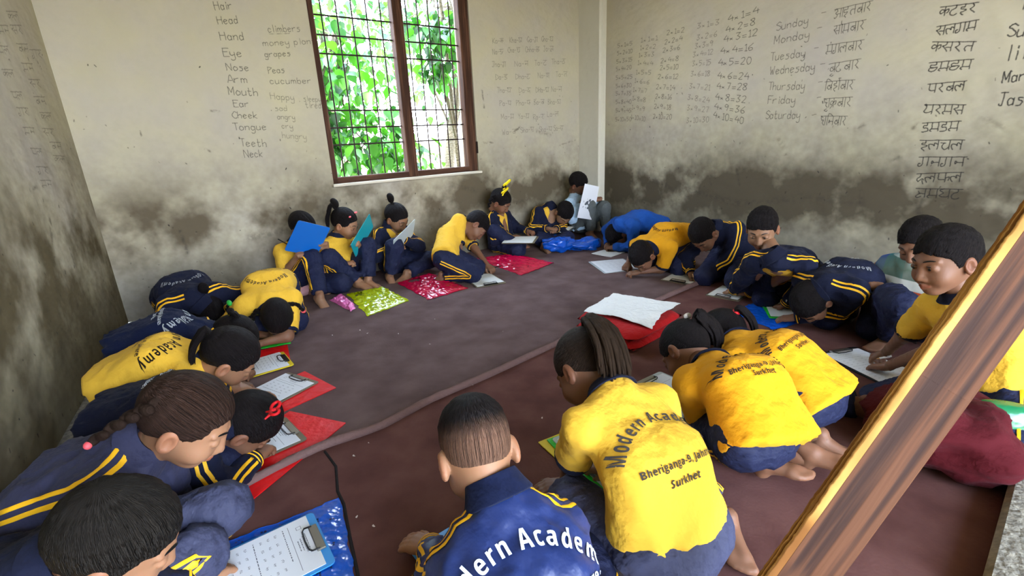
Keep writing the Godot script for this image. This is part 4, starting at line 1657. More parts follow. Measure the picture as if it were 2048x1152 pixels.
# a wall from a to b (inside on the left hand when walking from b to a), with rectangular holes [u0, v0, u1, v1]
func wall(called: String, a: Vector3, b: Vector3, high: float, thick: float, holes: Array, m: Material, label: String) -> MeshInstance3D:
	var len := a.distance_to(b)
	var u := (b - a) / len
	var n := Vector3.UP.cross(u).normalized() * -1.0
	if n.dot(Vector3(1.6, 0, -1.8) - a) < 0: n = -n
	var us := [0.0, len]
	var vs := [0.0, high]
	for h in holes:
		us.append_array([h[0], h[2]])
		vs.append_array([h[1], h[3]])
	us.sort()
	vs.sort()
	var d := fresh(false, true)
	var face := func(p: Array, nn: Vector3, uv: Array):
		var base: int = d.v.size()
		for q in 4:
			d.v.append(p[q])
			d.n.append(nn)
			d.u.append(uv[q])
		if (p[2] - p[0]).cross(p[1] - p[0]).dot(nn) > 0:
			d.i.append_array([base, base + 1, base + 2, base, base + 2, base + 3])
		else:
			d.i.append_array([base, base + 2, base + 1, base, base + 3, base + 2])
	var solid := func(i: int, j: int) -> bool:
		if i < 0 or j < 0 or i >= us.size() - 1 or j >= vs.size() - 1: return false
		if us[i + 1] - us[i] < 1e-4 or vs[j + 1] - vs[j] < 1e-4: return false
		var cu: float = (us[i] + us[i + 1]) / 2
		var cv: float = (vs[j] + vs[j + 1]) / 2
		for h in holes:
			if cu > h[0] and cu < h[2] and cv > h[1] and cv < h[3]: return false
		return true
	for i in us.size() - 1:
		for j in vs.size() - 1:
			if not solid.call(i, j): continue
			var P := func(uu: float, vv: float, t: float) -> Vector3: return a + u * uu + Vector3.UP * vv - n * t
			var U := func(uu: float, vv: float) -> Vector2: return Vector2(uu / len, 1.0 - vv / high)
			var u0: float = us[i]
			var u1: float = us[i + 1]
			var v0: float = vs[j]
			var v1: float = vs[j + 1]
			var uv := [U.call(u0, v0), U.call(u1, v0), U.call(u1, v1), U.call(u0, v1)]
			face.call([P.call(u0, v0, 0), P.call(u1, v0, 0), P.call(u1, v1, 0), P.call(u0, v1, 0)], n, uv)
			face.call([P.call(u0, v0, thick), P.call(u1, v0, thick), P.call(u1, v1, thick), P.call(u0, v1, thick)], -n, uv)
			if not solid.call(i - 1, j): face.call([P.call(u0, v0, 0), P.call(u0, v1, 0), P.call(u0, v1, thick), P.call(u0, v0, thick)], -u, [uv[0], uv[3], uv[3], uv[0]])
			if not solid.call(i + 1, j): face.call([P.call(u1, v0, 0), P.call(u1, v1, 0), P.call(u1, v1, thick), P.call(u1, v0, thick)], u, [uv[1], uv[2], uv[2], uv[1]])
			if not solid.call(i, j - 1): face.call([P.call(u0, v0, 0), P.call(u1, v0, 0), P.call(u1, v0, thick), P.call(u0, v0, thick)], Vector3.DOWN, [uv[0], uv[1], uv[1], uv[0]])
			if not solid.call(i, j + 1): face.call([P.call(u0, v1, 0), P.call(u1, v1, 0), P.call(u1, v1, thick), P.call(u0, v1, thick)], Vector3.UP, [uv[3], uv[2], uv[2], uv[3]])
	return setting(called, d, m, label)


func setting(called: String, d: Dictionary, m: Material, label: String) -> MeshInstance3D:
	var o := part(called, d, m, self, label)
	o.set_meta("kind", "structure")
	o.set_meta("category", "room")
	return o


# a chamfered box with uv along its longest side
static func bar(t: Transform3D, size: Vector3, bevel := 0.004) -> Dictionary:
	var d := fresh(false, true)
	var h := size / 2
	var b := minf(bevel, minf(h.x, minf(h.y, h.z)) * 0.6)
	for ax in 3:
		for sg in [-1.0, 1.0]:
			var n := Vector3.ZERO
			n[ax] = sg
			var e1 := (ax + 1) % 3
			var e2 := (ax + 2) % 3
			var base: int = d.v.size()
			for q in [[-1, -1], [1, -1], [1, 1], [-1, 1]]:
				var p := Vector3.ZERO
				p[ax] = sg * h[ax]
				p[e1] = q[0] * (h[e1] - b)
				p[e2] = q[1] * (h[e2] - b)
				d.v.append(t * p)
				d.n.append((t.basis.inverse().transposed() * n).normalized())
				var long := size.max_axis_index()
				var o1 := e1 if ax != long and e1 != long else e2
				if ax == long: d.u.append(Vector2(p[e1], p[e2]) * 3.0)
				else: d.u.append(Vector2(p[long] * 1.2, p[o1] * 4.0))
			var k := [0, 2, 1, 0, 3, 2] if sg * t.basis.determinant() > 0 else [0, 1, 2, 0, 2, 3]
			for q in k: d.i.append(base + q)
	# bevel strips between neighbouring faces
	for ax in 3:
		var e1 := (ax + 1) % 3
		var e2 := (ax + 2) % 3
		for s1 in [-1.0, 1.0]:
			for s2 in [-1.0, 1.0]:
				var base: int = d.v.size()
				for q in [[-1, 0], [1, 0], [1, 1], [-1, 1]]:
					var p := Vector3.ZERO
					p[ax] = q[0] * (h[ax] - b)
					p[e1] = s1 * (h[e1] if q[1] == 0 else h[e1] - b)
					p[e2] = s2 * (h[e2] - b if q[1] == 0 else h[e2])
					var n := Vector3.ZERO
					n[e1] = s1
					n[e2] = s2
					d.v.append(t * p)
					d.n.append((t.basis.inverse().transposed() * n).normalized())
					d.u.append(Vector2(p[ax], 0.1) * 1.5)
				var f: Vector3 = (d.v[base + 2] - d.v[base]).cross(d.v[base + 1] - d.v[base])
				var k := [0, 1, 2, 0, 2, 3] if f.dot(d.n[base]) > 0 else [0, 2, 1, 0, 3, 2]
				for q in k: d.i.append(base + q)
	return d


# ---------------------------------------------------------------- things on the floor
# a thin sheet or board with round corners, w across x, l along z, its underside at y 0; uv over the top
static func slab(w: float, l: float, t: float, r: float, bend := 0.0) -> Dictionary:
	var d := fresh(false, true)
	var edge := []
	for q in 4:
		var cx: float = (w / 2 - r) * [1, -1, -1, 1][q]
		var cz: float = (l / 2 - r) * [1, 1, -1, -1][q]
		for e in 4:
			var an := PI / 2 * q + PI / 2 * e / 3.0
			edge.append(Vector2(cx + cos(an) * r, cz + sin(an) * r))
	var n := edge.size()
	var lift := func(p: Vector2) -> float: return bend * (pow(p.x / w * 2, 2) * 0.5 + p.y / l * p.x / w * 2)
	for top in 2:
		var base: int = d.v.size()
		var rings := 4
		for k in rings + 1:
			for p in edge:
				var q: Vector2 = p * (1.0 - float(k) / rings)
				d.v.append(Vector3(q.x, t * top + lift.call(q), q.y))
				d.n.append(Vector3(0, 1 if top else -1, 0))
				d.u.append(Vector2(q.x / w + 0.5, q.y / l + 0.5))
		for k in rings:
			for e in n:
				var a := base + k * n + e
				var b := base + k * n + (e + 1) % n
				if top: d.i.append_array([a, b, a + n, b, b + n, a + n])
				else: d.i.append_array([a, a + n, b, b, a + n, b + n])
	for e in n:
		var p: Vector2 = edge[e]
		var q: Vector2 = edge[(e + 1) % n]
		var nn := Vector3(q.y - p.y, 0, p.x - q.x).normalized()
		if nn.dot(Vector3(p.x, 0, p.y)) < 0: nn = -nn
		var base: int = d.v.size()
		for k in [[p, 0], [q, 0], [q, 1], [p, 1]]:
			d.v.append(Vector3(k[0].x, t * k[1] + lift.call(k[0]), k[0].y))
			d.n.append(nn)
			d.u.append(Vector2(0.02, 0.5))
		var f: Vector3 = (d.v[base + 2] - d.v[base]).cross(d.v[base + 1] - d.v[base])
		if f.dot(nn) > 0: d.i.append_array([base, base + 1, base + 2, base, base + 2, base + 3])
		else: d.i.append_array([base, base + 2, base + 1, base, base + 3, base + 2])
	return d


func thing(called: String, label: String, category: String, at: Vector3, group := "") -> Node3D:
	var o := Node3D.new()
	o.name = called
	o.position = at
	o.set_meta("label", label)
	o.set_meta("category", category)
	if group != "": o.set_meta("group", group)
	add_child(o, true)
	return o


func single(called: String, d: Dictionary, m: Material, label: String, category: String, group := "") -> MeshInstance3D:
	var c := Vector3.ZERO
	for v in d.v: c += v
	c /= d.v.size()
	var e := d.duplicate()
	e.v = Transform3D(Basis(), -c) * d.v
	var o := MeshInstance3D.new()
	o.name = called
	o.mesh = to_mesh(e, m)
	o.position = c
	o.set_meta("label", label)
	o.set_meta("category", category)
	if group != "": o.set_meta("group", group)
	add_child(o, true)
	return o


static func moved(d: Dictionary, t: Transform3D) -> Dictionary:
	var e := fresh(d.has("c"), d.has("u"))
	blend(e, d, t)
	return e


# frame of a board: o its middle, x across, z from the clip end to the foot
static func frame_of(o: Vector3, x: Vector3, z: Vector3) -> Transform3D:
	z = z.normalized()
	x = across(x, z)
	return Transform3D(Basis(x, z.cross(x), z), o)


# a clipboard: board, steel clip with a wire lever, and the sheet it holds
func clipboard(label: String, t: Transform3D, w: float, l: float, board: String, sheet: String, clip := "metal", bend := 0.004):
	var o := thing("clipboard", label, "clipboard", t.origin, "clipboards of the pupils")
	part("board", moved(slab(w, l, 0.003, 0.012), t), M[board], o)
	if sheet != "":
		part("paper", moved(slab(w * 0.91, l * 0.92, 0.0012, 0.001, bend), t * Transform3D(Basis(), Vector3(0, 0.0034, l * 0.022))), M[sheet], o)
	if clip != "":
		var c := part("clip", moved(bar(Transform3D(Basis(), Vector3(0, 0.0075, -l / 2 + 0.017)), Vector3(w * 0.46, 0.006, 0.022), 0.002), t), M[clip], o)
		var wire := []
		for p in [Vector3(-w * 0.21, 0.011, -l / 2 + 0.02), Vector3(-w * 0.21, 0.013, -l / 2 + 0.038), Vector3(-w * 0.17, 0.012, -l / 2 + 0.044), Vector3(0, 0.011, -l / 2 + 0.046), Vector3(w * 0.17, 0.012, -l / 2 + 0.044), Vector3(w * 0.21, 0.013, -l / 2 + 0.038), Vector3(w * 0.21, 0.011, -l / 2 + 0.02)]: wire.append(t * p)
		var lever := tube(wire, [0.0022, 0.0022, 0.0022, 0.0022, 0.0022, 0.0022, 0.0022], 6)
		part("lever", lever, M.dark_metal, c)


func sheet_of(called: String, label: String, category: String, t: Transform3D, w: float, l: float, m: String, thick := 0.002, bend := 0.003, group := ""):
	single(called, moved(slab(w, l, thick, 0.003, bend), t), M[m], label, category, group)


# a flat plastic carrier bag over four corners (far left, far right, near right, near left as seen by its owner), with a cut-out grip
func bag(label: String, q: Array, m: String, thick: float, seed: int, grip: Array = [], spots := "", group := "plastic carrier bags lying on the carpet") -> Node3D:
	var n := FastNoiseLite.new()
	n.seed = seed
	n.frequency = 9.0
	n.fractal_type = FastNoiseLite.FRACTAL_RIDGED
	n.fractal_octaves = 3
	var o := thing("plastic_bag", label, "bag", (q[0] + q[1] + q[2] + q[3]) / 4.0 * Vector3(1, 0, 1), group)
	var N := 44
	var d := fresh(false, true)
	var idx := {}
	var hole := func(u: float, v: float) -> bool:
		return not grip.is_empty() and pow((u - grip[0]) / grip[2], 2) + pow((v - grip[1]) / grip[3], 2) < 1.0
	for side in 2:
		for j in N + 1:
			for i in N + 1:
				var u := float(i) / N
				var v := float(j) / N
				var p: Vector3 = q[0].lerp(q[1], u).lerp(q[3].lerp(q[2], u), v)
				var e := minf(minf(u, 1 - u), minf(v, 1 - v))
				var wob := n.get_noise_2d(p.x * 0.7 + 3.0, p.z * 0.7) * 0.012
				var low := 0.002 if side == 0 else 0.004
				var swell := clampf(e * 6.0, 0, 1)
				var y: float = low if side == 0 else low + thick * swell * (0.55 + 0.45 * n.get_noise_2d(p.x, p.z)) + maxf(0.0, n.get_noise_2d(p.x * 1.7, p.z * 1.7 + 5)) * minf(0.012, thick) * clampf(e * 12, 0.1, 1)
				d.v.append(Vector3(p.x + wob * (1 - swell), p.y + y, p.z + wob * (1 - swell)))
				d.u.append(Vector2(u, v))
	var s := (N + 1) * (N + 1)
	for side in 2:
		for j in N:
			for i in N:
				if hole.call((i + 0.5) / N, (j + 0.5) / N): continue
				var a := side * s + j * (N + 1) + i
				var b := a + N + 1
				if side: d.i.append_array([a, a + 1, b, a + 1, b + 1, b])
				else: d.i.append_array([a, b, a + 1, a + 1, b, b + 1])
	# seams: close the rim
	for i in N:
		for r in [[i, i + 1], [(N) * (N + 1) + i + 1, N * (N + 1) + i], [(i + 1) * (N + 1), i * (N + 1)], [i * (N + 1) + N, (i + 1) * (N + 1) + N]]:
			d.i.append_array([r[0], r[0] + s, r[1], r[1], r[0] + s, r[1] + s])
	flat_normals(d)
	if d.n[s + s / 2].y < 0:
		for k in range(0, d.i.size(), 3):
			var w: int = d.i[k]
			d.i[k] = d.i[k + 1]
			d.i[k + 1] = w
		flat_normals(d)
	part("film", d, M[m], o)
	if spots != "":
		# printed motifs lying on the film
		var pr := fresh()
		var rng := RandomNumberGenerator.new()
		rng.seed = seed
		for k in 70:
			var i := rng.randi_range(3, N - 5)
			var j := rng.randi_range(3, N - 5)
			if hole.call((i + 0.5) / N, (j + 0.5) / N): continue
			for c in [[0, 0], [1, 0], [0, 1]]:
				if rng.randf() < 0.35: continue
				var a: int = s + (j + c[1]) * (N + 1) + i + c[0]
				var base: int = pr.v.size()
				for w in [a, a + 1, a + N + 2, a + N + 1]:
					var mid: Vector3 = (d.v[a] + d.v[a + N + 2]) / 2
					pr.v.append(mid.lerp(d.v[w], 0.7) + Vector3(0, 0.0012, 0))
				pr.i.append_array([base, base + 1, base + 2, base, base + 2, base + 3])
		flat_normals(pr)
		part("printed_motifs", pr, M[spots], o).set_meta("kind", "stuff")
	return o


# a soft lump: squashed ball with folds
func lump(called: String, label: String, category: String, at: Vector3, r: Vector3, turn: float, m: String, seed: int, square := 2.0, fold := 0.02, freq := 6.0, group := "") -> MeshInstance3D:
	var n := FastNoiseLite.new()
	n.seed = seed
	n.frequency = freq
	n.fractal_octaves = 3
	var d := fresh(false, true)
	var U := 56
	var V := 28
	for j in V + 1:
		for i in U + 1:
			var a := TAU * i / U
			var b := -PI / 2 + PI * j / V
			var x := signf(cos(a)) * pow(absf(cos(a)), 2.0 / square) * pow(absf(cos(b)), 1.4 / square)
			var z := signf(sin(a)) * pow(absf(sin(a)), 2.0 / square) * pow(absf(cos(b)), 1.4 / square)
			var p := Vector3(x, sin(b), z) * r
			var k := fold * n.get_noise_3dv(p * Vector3(1, 1.6, 1))
			p += p.normalized() * k
			p.y = maxf(p.y, -r.y * 0.96)
			d.v.append(Vector3(at.x, at.y + r.y * 0.96, at.z) + p.rotated(Vector3.UP, turn))
			d.u.append(Vector2(float(i) / U, float(j) / V))
	for j in V:
		for i in U:
			var a := j * (U + 1) + i
			var b := a + U + 1
			d.i.append_array([a, a + 1, b, a + 1, b + 1, b])
	flat_normals(d)
	for j in V + 1:
		var s: Vector3 = (d.n[j * (U + 1)] + d.n[j * (U + 1) + U]).normalized()
		d.n[j * (U + 1)] = s
		d.n[j * (U + 1) + U] = s
	return single(called, d, M[m], label, category, group)


func pencil(label: String, a: Vector3, b: Vector3, m: String):
	var o := thing("pencil", label, "pencil", a, "pencils of the pupils")
	var u := (b - a).normalized()
	part("shaft", tube([a + u * 0.012, b], [0.0038, 0.0038], 6), M[m], o)
	part("point", tube([a, a + u * 0.012], [0.0006, 0.0036], 6), M.flesh_wood, o)


# ---------------------------------------------------------------- single things
func cushion(q: Array):
	var o := thing("cushion", "folded red cloth cushion in the middle of the room", "cushion", ((q[0] + q[2]) / 2) * Vector3(1, 0, 1))
	var mid: Vector3 = (q[0] + q[1] + q[2] + q[3]) / 4
	for layer in 2:
		var d := fresh(false, true)
		var n := FastNoiseLite.new()
		n.seed = 3 + layer
		n.frequency = 4.0
		var N := 40
		var y0 := 0.002 + 0.040 * layer
		var th := 0.042 if layer == 0 else 0.046
		var grow := 1.03 if layer == 0 else 1.0
		for side in 2:
			for j in N + 1:
				for i in N + 1:
					var u := float(i) / N
					var v := float(j) / N
					var p: Vector3 = q[0].lerp(q[1], u).lerp(q[3].lerp(q[2], u), v)
					var su := absf(2 * u - 1)
					var sv := absf(2 * v - 1)
					var e := pow(pow(su, 7) + pow(sv, 7), 1.0 / 7.0)
					var round := sqrt(maxf(0.0, 1.0 - pow(clampf(e, 0, 1), 9)))
					p = mid + (p - mid) * grow * (1.0 - 0.03 * pow(su * sv, 3))
					var w := n.get_noise_2d(p.x, p.z) * 0.006
					p.y = y0 + th * 0.5 + (th * 0.5 * round) * (1 if side else -1) + (w if layer else w * 0.4) * round
					p.y = maxf(p.y, 0.001)
					d.v.append(p)
					d.u.append(Vector2(u, v))
		var s := (N + 1) * (N + 1)
		for side in 2:
			for j in N:
				for i in N:
					var a := side * s + j * (N + 1) + i
					var b := a + N + 1
					if side: d.i.append_array([a, a + 1, b, a + 1, b + 1, b])
					else: d.i.append_array([a, b, a + 1, a + 1, b, b + 1])
		flat_normals(d)
		if d.n[s + s / 2].y < 0:
			for k in range(0, d.i.size(), 3):
				var w: int = d.i[k]
				d.i[k] = d.i[k + 1]
				d.i[k + 1] = w
			flat_normals(d)
		part("fold", d, M.red_cloth, o)


func cover(q: Array):
	var n := FastNoiseLite.new()
	n.seed = 9
	n.frequency = 7.0
	var d := fresh(false, true)
	var N := 40
	for side in 2:
		for j in N + 1:
			for i in N + 1:
				var u := float(i) / N
				var v := float(j) / N
				var p: Vector3 = q[0].lerp(q[1], u).lerp(q[3].lerp(q[2], u), v)
				var e := minf(minf(u, 1 - u), minf(v, 1 - v))
				p.y += n.get_noise_2d(p.x, p.z) * 0.006 + 0.002 * side
				var droop := clampf((u + v - 1.62) / 0.38, 0, 1)
				p += (q[2] - q[0]).normalized() * droop * 0.05 + Vector3.DOWN * droop * 0.022
				p += Vector3(n.get_noise_1d(p.x * 5), 0, n.get_noise_1d(p.z * 5 + 9)) * 0.008 * clampf(1 - e * 8, 0, 1)
				d.v.append(p)
				d.u.append(Vector2(u, v))
	var s := (N + 1) * (N + 1)
	for side in 2:
		for j in N:
			for i in N:
				var a := side * s + j * (N + 1) + i
				var b := a + N + 1
				if side: d.i.append_array([a, a + 1, b, a + 1, b + 1, b])
				else: d.i.append_array([a, b, a + 1, a + 1, b, b + 1])
	flat_normals(d)
	if d.n[s + s / 2].y < 0:
		for k in range(0, d.i.size(), 3):
			var w: int = d.i[k]
			d.i[k] = d.i[k + 1]
			d.i[k + 1] = w
		flat_normals(d)
	single("cloth", d, M.white_cloth, "white cloth lying over the red cushion", "cloth")


func phone(t: Transform3D):
	var o := thing("phone", "phone in a pale case under the white cloth", "phone", t.origin)
	part("case", moved(slab(0.072, 0.14, 0.009, 0.012), t), M.flesh_wood, o)
	part("screen", moved(slab(0.064, 0.13, 0.001, 0.008), t * Transform3D(Basis(), Vector3(0, 0.0095, 0))), M.dark_metal, o)


func scraps(at: Array, names: Array):
	var rng := RandomNumberGenerator.new()
	rng.seed = 2
	for j in at.size():
		var p: Vector3 = at[j]
		var t := Transform3D(Basis(Vector3.UP, rng.randf() * TAU), p + Vector3(0, 0.004, 0))
		var k := rng.randf_range(0.5, 1.0)
		single("scrap", moved(slab(0.012 * k, 0.006 * k, 0.001, 0.0015, 0.002), t), M.scrap, "tiny white scrap of paper " + names[j], "scrap", "paper scraps on the carpet")


# the two brown felts: the far one ends in a rolled edge along the seam
func carpets(seam: Array):
	var far := [Vector3(-0.40, 0, -3.68), Vector3(3.56, 0, -3.90)]
	var near := [Vector3(-0.58, 0, 0.70), Vector3(3.54, 0, 0.70)]
	var line := []
	line.append(Vector3(-0.50, 0, seam[0].z + 0.02))
	for p in seam: line.append(p)
	line.append(Vector3(3.55, 0, seam[seam.size() - 1].z))
	for which in 2:
		var d := fresh(false, true)
		var n := FastNoiseLite.new()
		n.seed = 31 + which
		n.frequency = 1.6
		n.fractal_octaves = 3
		var N := 60
		var W := 90
		var top: float = 0.0035 if which == 0 else 0.003
		for j in N + 1:
			for i in W + 1:
				var u := float(i) / W
				var s := u * (line.size() - 1)
				var a: Vector3 = line[mini(int(s), line.size() - 2)]
				var b: Vector3 = line[mini(int(s) + 1, line.size() - 1)]
				var l := a.lerp(b, s - minf(int(s), line.size() - 2))
				var e: Vector3 = (far[0].lerp(far[1], u) if which == 0 else near[0].lerp(near[1], u))
				e.x = l.x if j < N else e.x
				var p := l.lerp(e, float(j) / N)
				p.y = top + maxf(0.0, n.get_noise_2d(p.x, p.z)) * 0.004
				d.v.append(p)
				d.u.append(Vector2(p.x, p.z))
		for j in N:
			for i in W:
				var a := j * (W + 1) + i
				var b := a + W + 1
				if which: d.i.append_array([a, a + 1, b, a + 1, b + 1, b])
				else: d.i.append_array([a, b, a + 1, a + 1, b, b + 1])
		flat_normals(d)
		if d.n[200].y < 0:
			for k in range(0, d.i.size(), 3):
				var w: int = d.i[k]
				d.i[k] = d.i[k + 1]
				d.i[k + 1] = w
			flat_normals(d)
		var o := thing("carpet", ["brown felt carpet covering the far half of the floor", "brown felt carpet covering the near half of the floor"][which], "carpet", Vector3(1.5, 0, -2.8 if which == 0 else -0.5))
		part("felt", d, M.carpet_far if which == 0 else M.carpet, o)
		if which == 0:
			var pts := []
			var rad := []
			var cu := Curve3D.new()
			for j in seam.size():
				var t: Vector3 = (seam[mini(j + 1, seam.size() - 1)] - seam[maxi(j - 1, 0)]) * 0.16
				cu.add_point(seam[j], -t, t)
			var m := 80
			for j in m + 1:
				var p := cu.sample_baked(cu.get_baked_length() * j / m, true)
				var r := 0.0155 + 0.003 * n.get_noise_1d(j * 9.0)
				pts.append(p + Vector3(0, r * 0.8, 0))
				rad.append(r)
			part("rolled_edge", tube(pts, rad, 12), M.carpet_roll, o)


func carpet_seam(pts: Array):
	var r := []
	var p := []
	for j in pts.size():
		p.append(pts[j] + Vector3(0, 0.004, 0))
		r.append(0.0045)
	var o := single("cord", tube(p, r, 8), M.dark_cord, "dark thin cord running over the near carpet beside the printed blue bag", "cord")


# a rough plank leaning across the view: pale broken edge on top, brown face below
func plank(a: Vector3, b: Vector3):
	var o := thing("plank", "rough wooden plank leaning across the right side, pale splintered edge", "plank", a)
	var u := (b - a).normalized()
	var lo := a - u * (a.y / u.y - 0.02)
	var hi := b + u * 0.45
	var view := ((a + b) / 2 - Vector3(0, 1, 0)).normalized()
	var up := u.cross(view).normalized()
	if up.y < 0: up = -up
	var out := across(-view, u)
	var n := FastNoiseLite.new()
	n.seed = 6
	n.frequency = 22.0
	n.fractal_octaves = 4
	# face
	var t := Transform3D(Basis(up.cross(u).normalized(), u, up), (lo + hi) / 2)
	var e := up * 0.86 + out * 0.5
	e = across(e, u)
	var f := u.cross(e).normalized()
	if f.dot(out) < 0: f = -f
	var L := lo.distance_to(hi)
	part("face_board", bar(Transform3D(Basis(e, u, e.cross(u)), (lo + hi) / 2 - e * 0.045), Vector3(0.085, L, 0.026), 0.004), M.plank_face, o)
	for k in 3:
		# splintered plies along the edge
		var d := fresh(false, true)
		var N := 260
		var w := 0.0085
		for j in N + 1:
			var s := float(j) / N
			var c := lo.lerp(hi, s) - e * 0.003 + f * (0.0085 - k * 0.0085)
			var h := 0.009 + 0.0015 * n.get_noise_2d(s * 1.5, k * 7.0) + 0.002 * n.get_noise_2d(s * 14.0, k)
			var y0 := -0.006
			for q in [[-0.5, y0], [-0.45, h * 0.8], [0.0, h], [0.45, h * 0.8], [0.5, y0]]:
				d.v.append(c + f * q[0] * w + e * q[1])
				d.u.append(Vector2(s * L * 1.2, q[0] * 0.1 + k * 0.3))
		for j in N:
			for q in 4:
				var x := j * 5 + q
				d.i.append_array([x, x + 1, x + 5, x + 1, x + 6, x + 5])
		flat_normals(d)
		if d.n[N / 2 * 5 + 2].dot(e) < 0:
			for q in range(0, d.i.size(), 3):
				var y: int = d.i[q + 1]
				d.i[q + 1] = d.i[q + 2]
				d.i[q + 2] = y
			flat_normals(d)
		part("splintered_edge", d, M.plank_edge, o)


func ledge(p: Array, h: float):
	var d := fresh(false, true)
	var mid: Vector3 = (p[0] + p[1]) / 2
	var u: Vector3 = (p[1] - p[0]).normalized()
	var s := Vector3(-u.z, 0, u.x)
	if s.dot(mid) < 0: s = -s
	blend(d, bar(Transform3D(Basis(u, Vector3.UP, u.cross(Vector3.UP)), mid + s * 0.07 + Vector3.UP * h / 2), Vector3(p[0].distance_to(p[1]), h, 0.14), 0.012))
	setting("trim_1", d, M.concrete, "speckled concrete kerb at the bottom right edge")


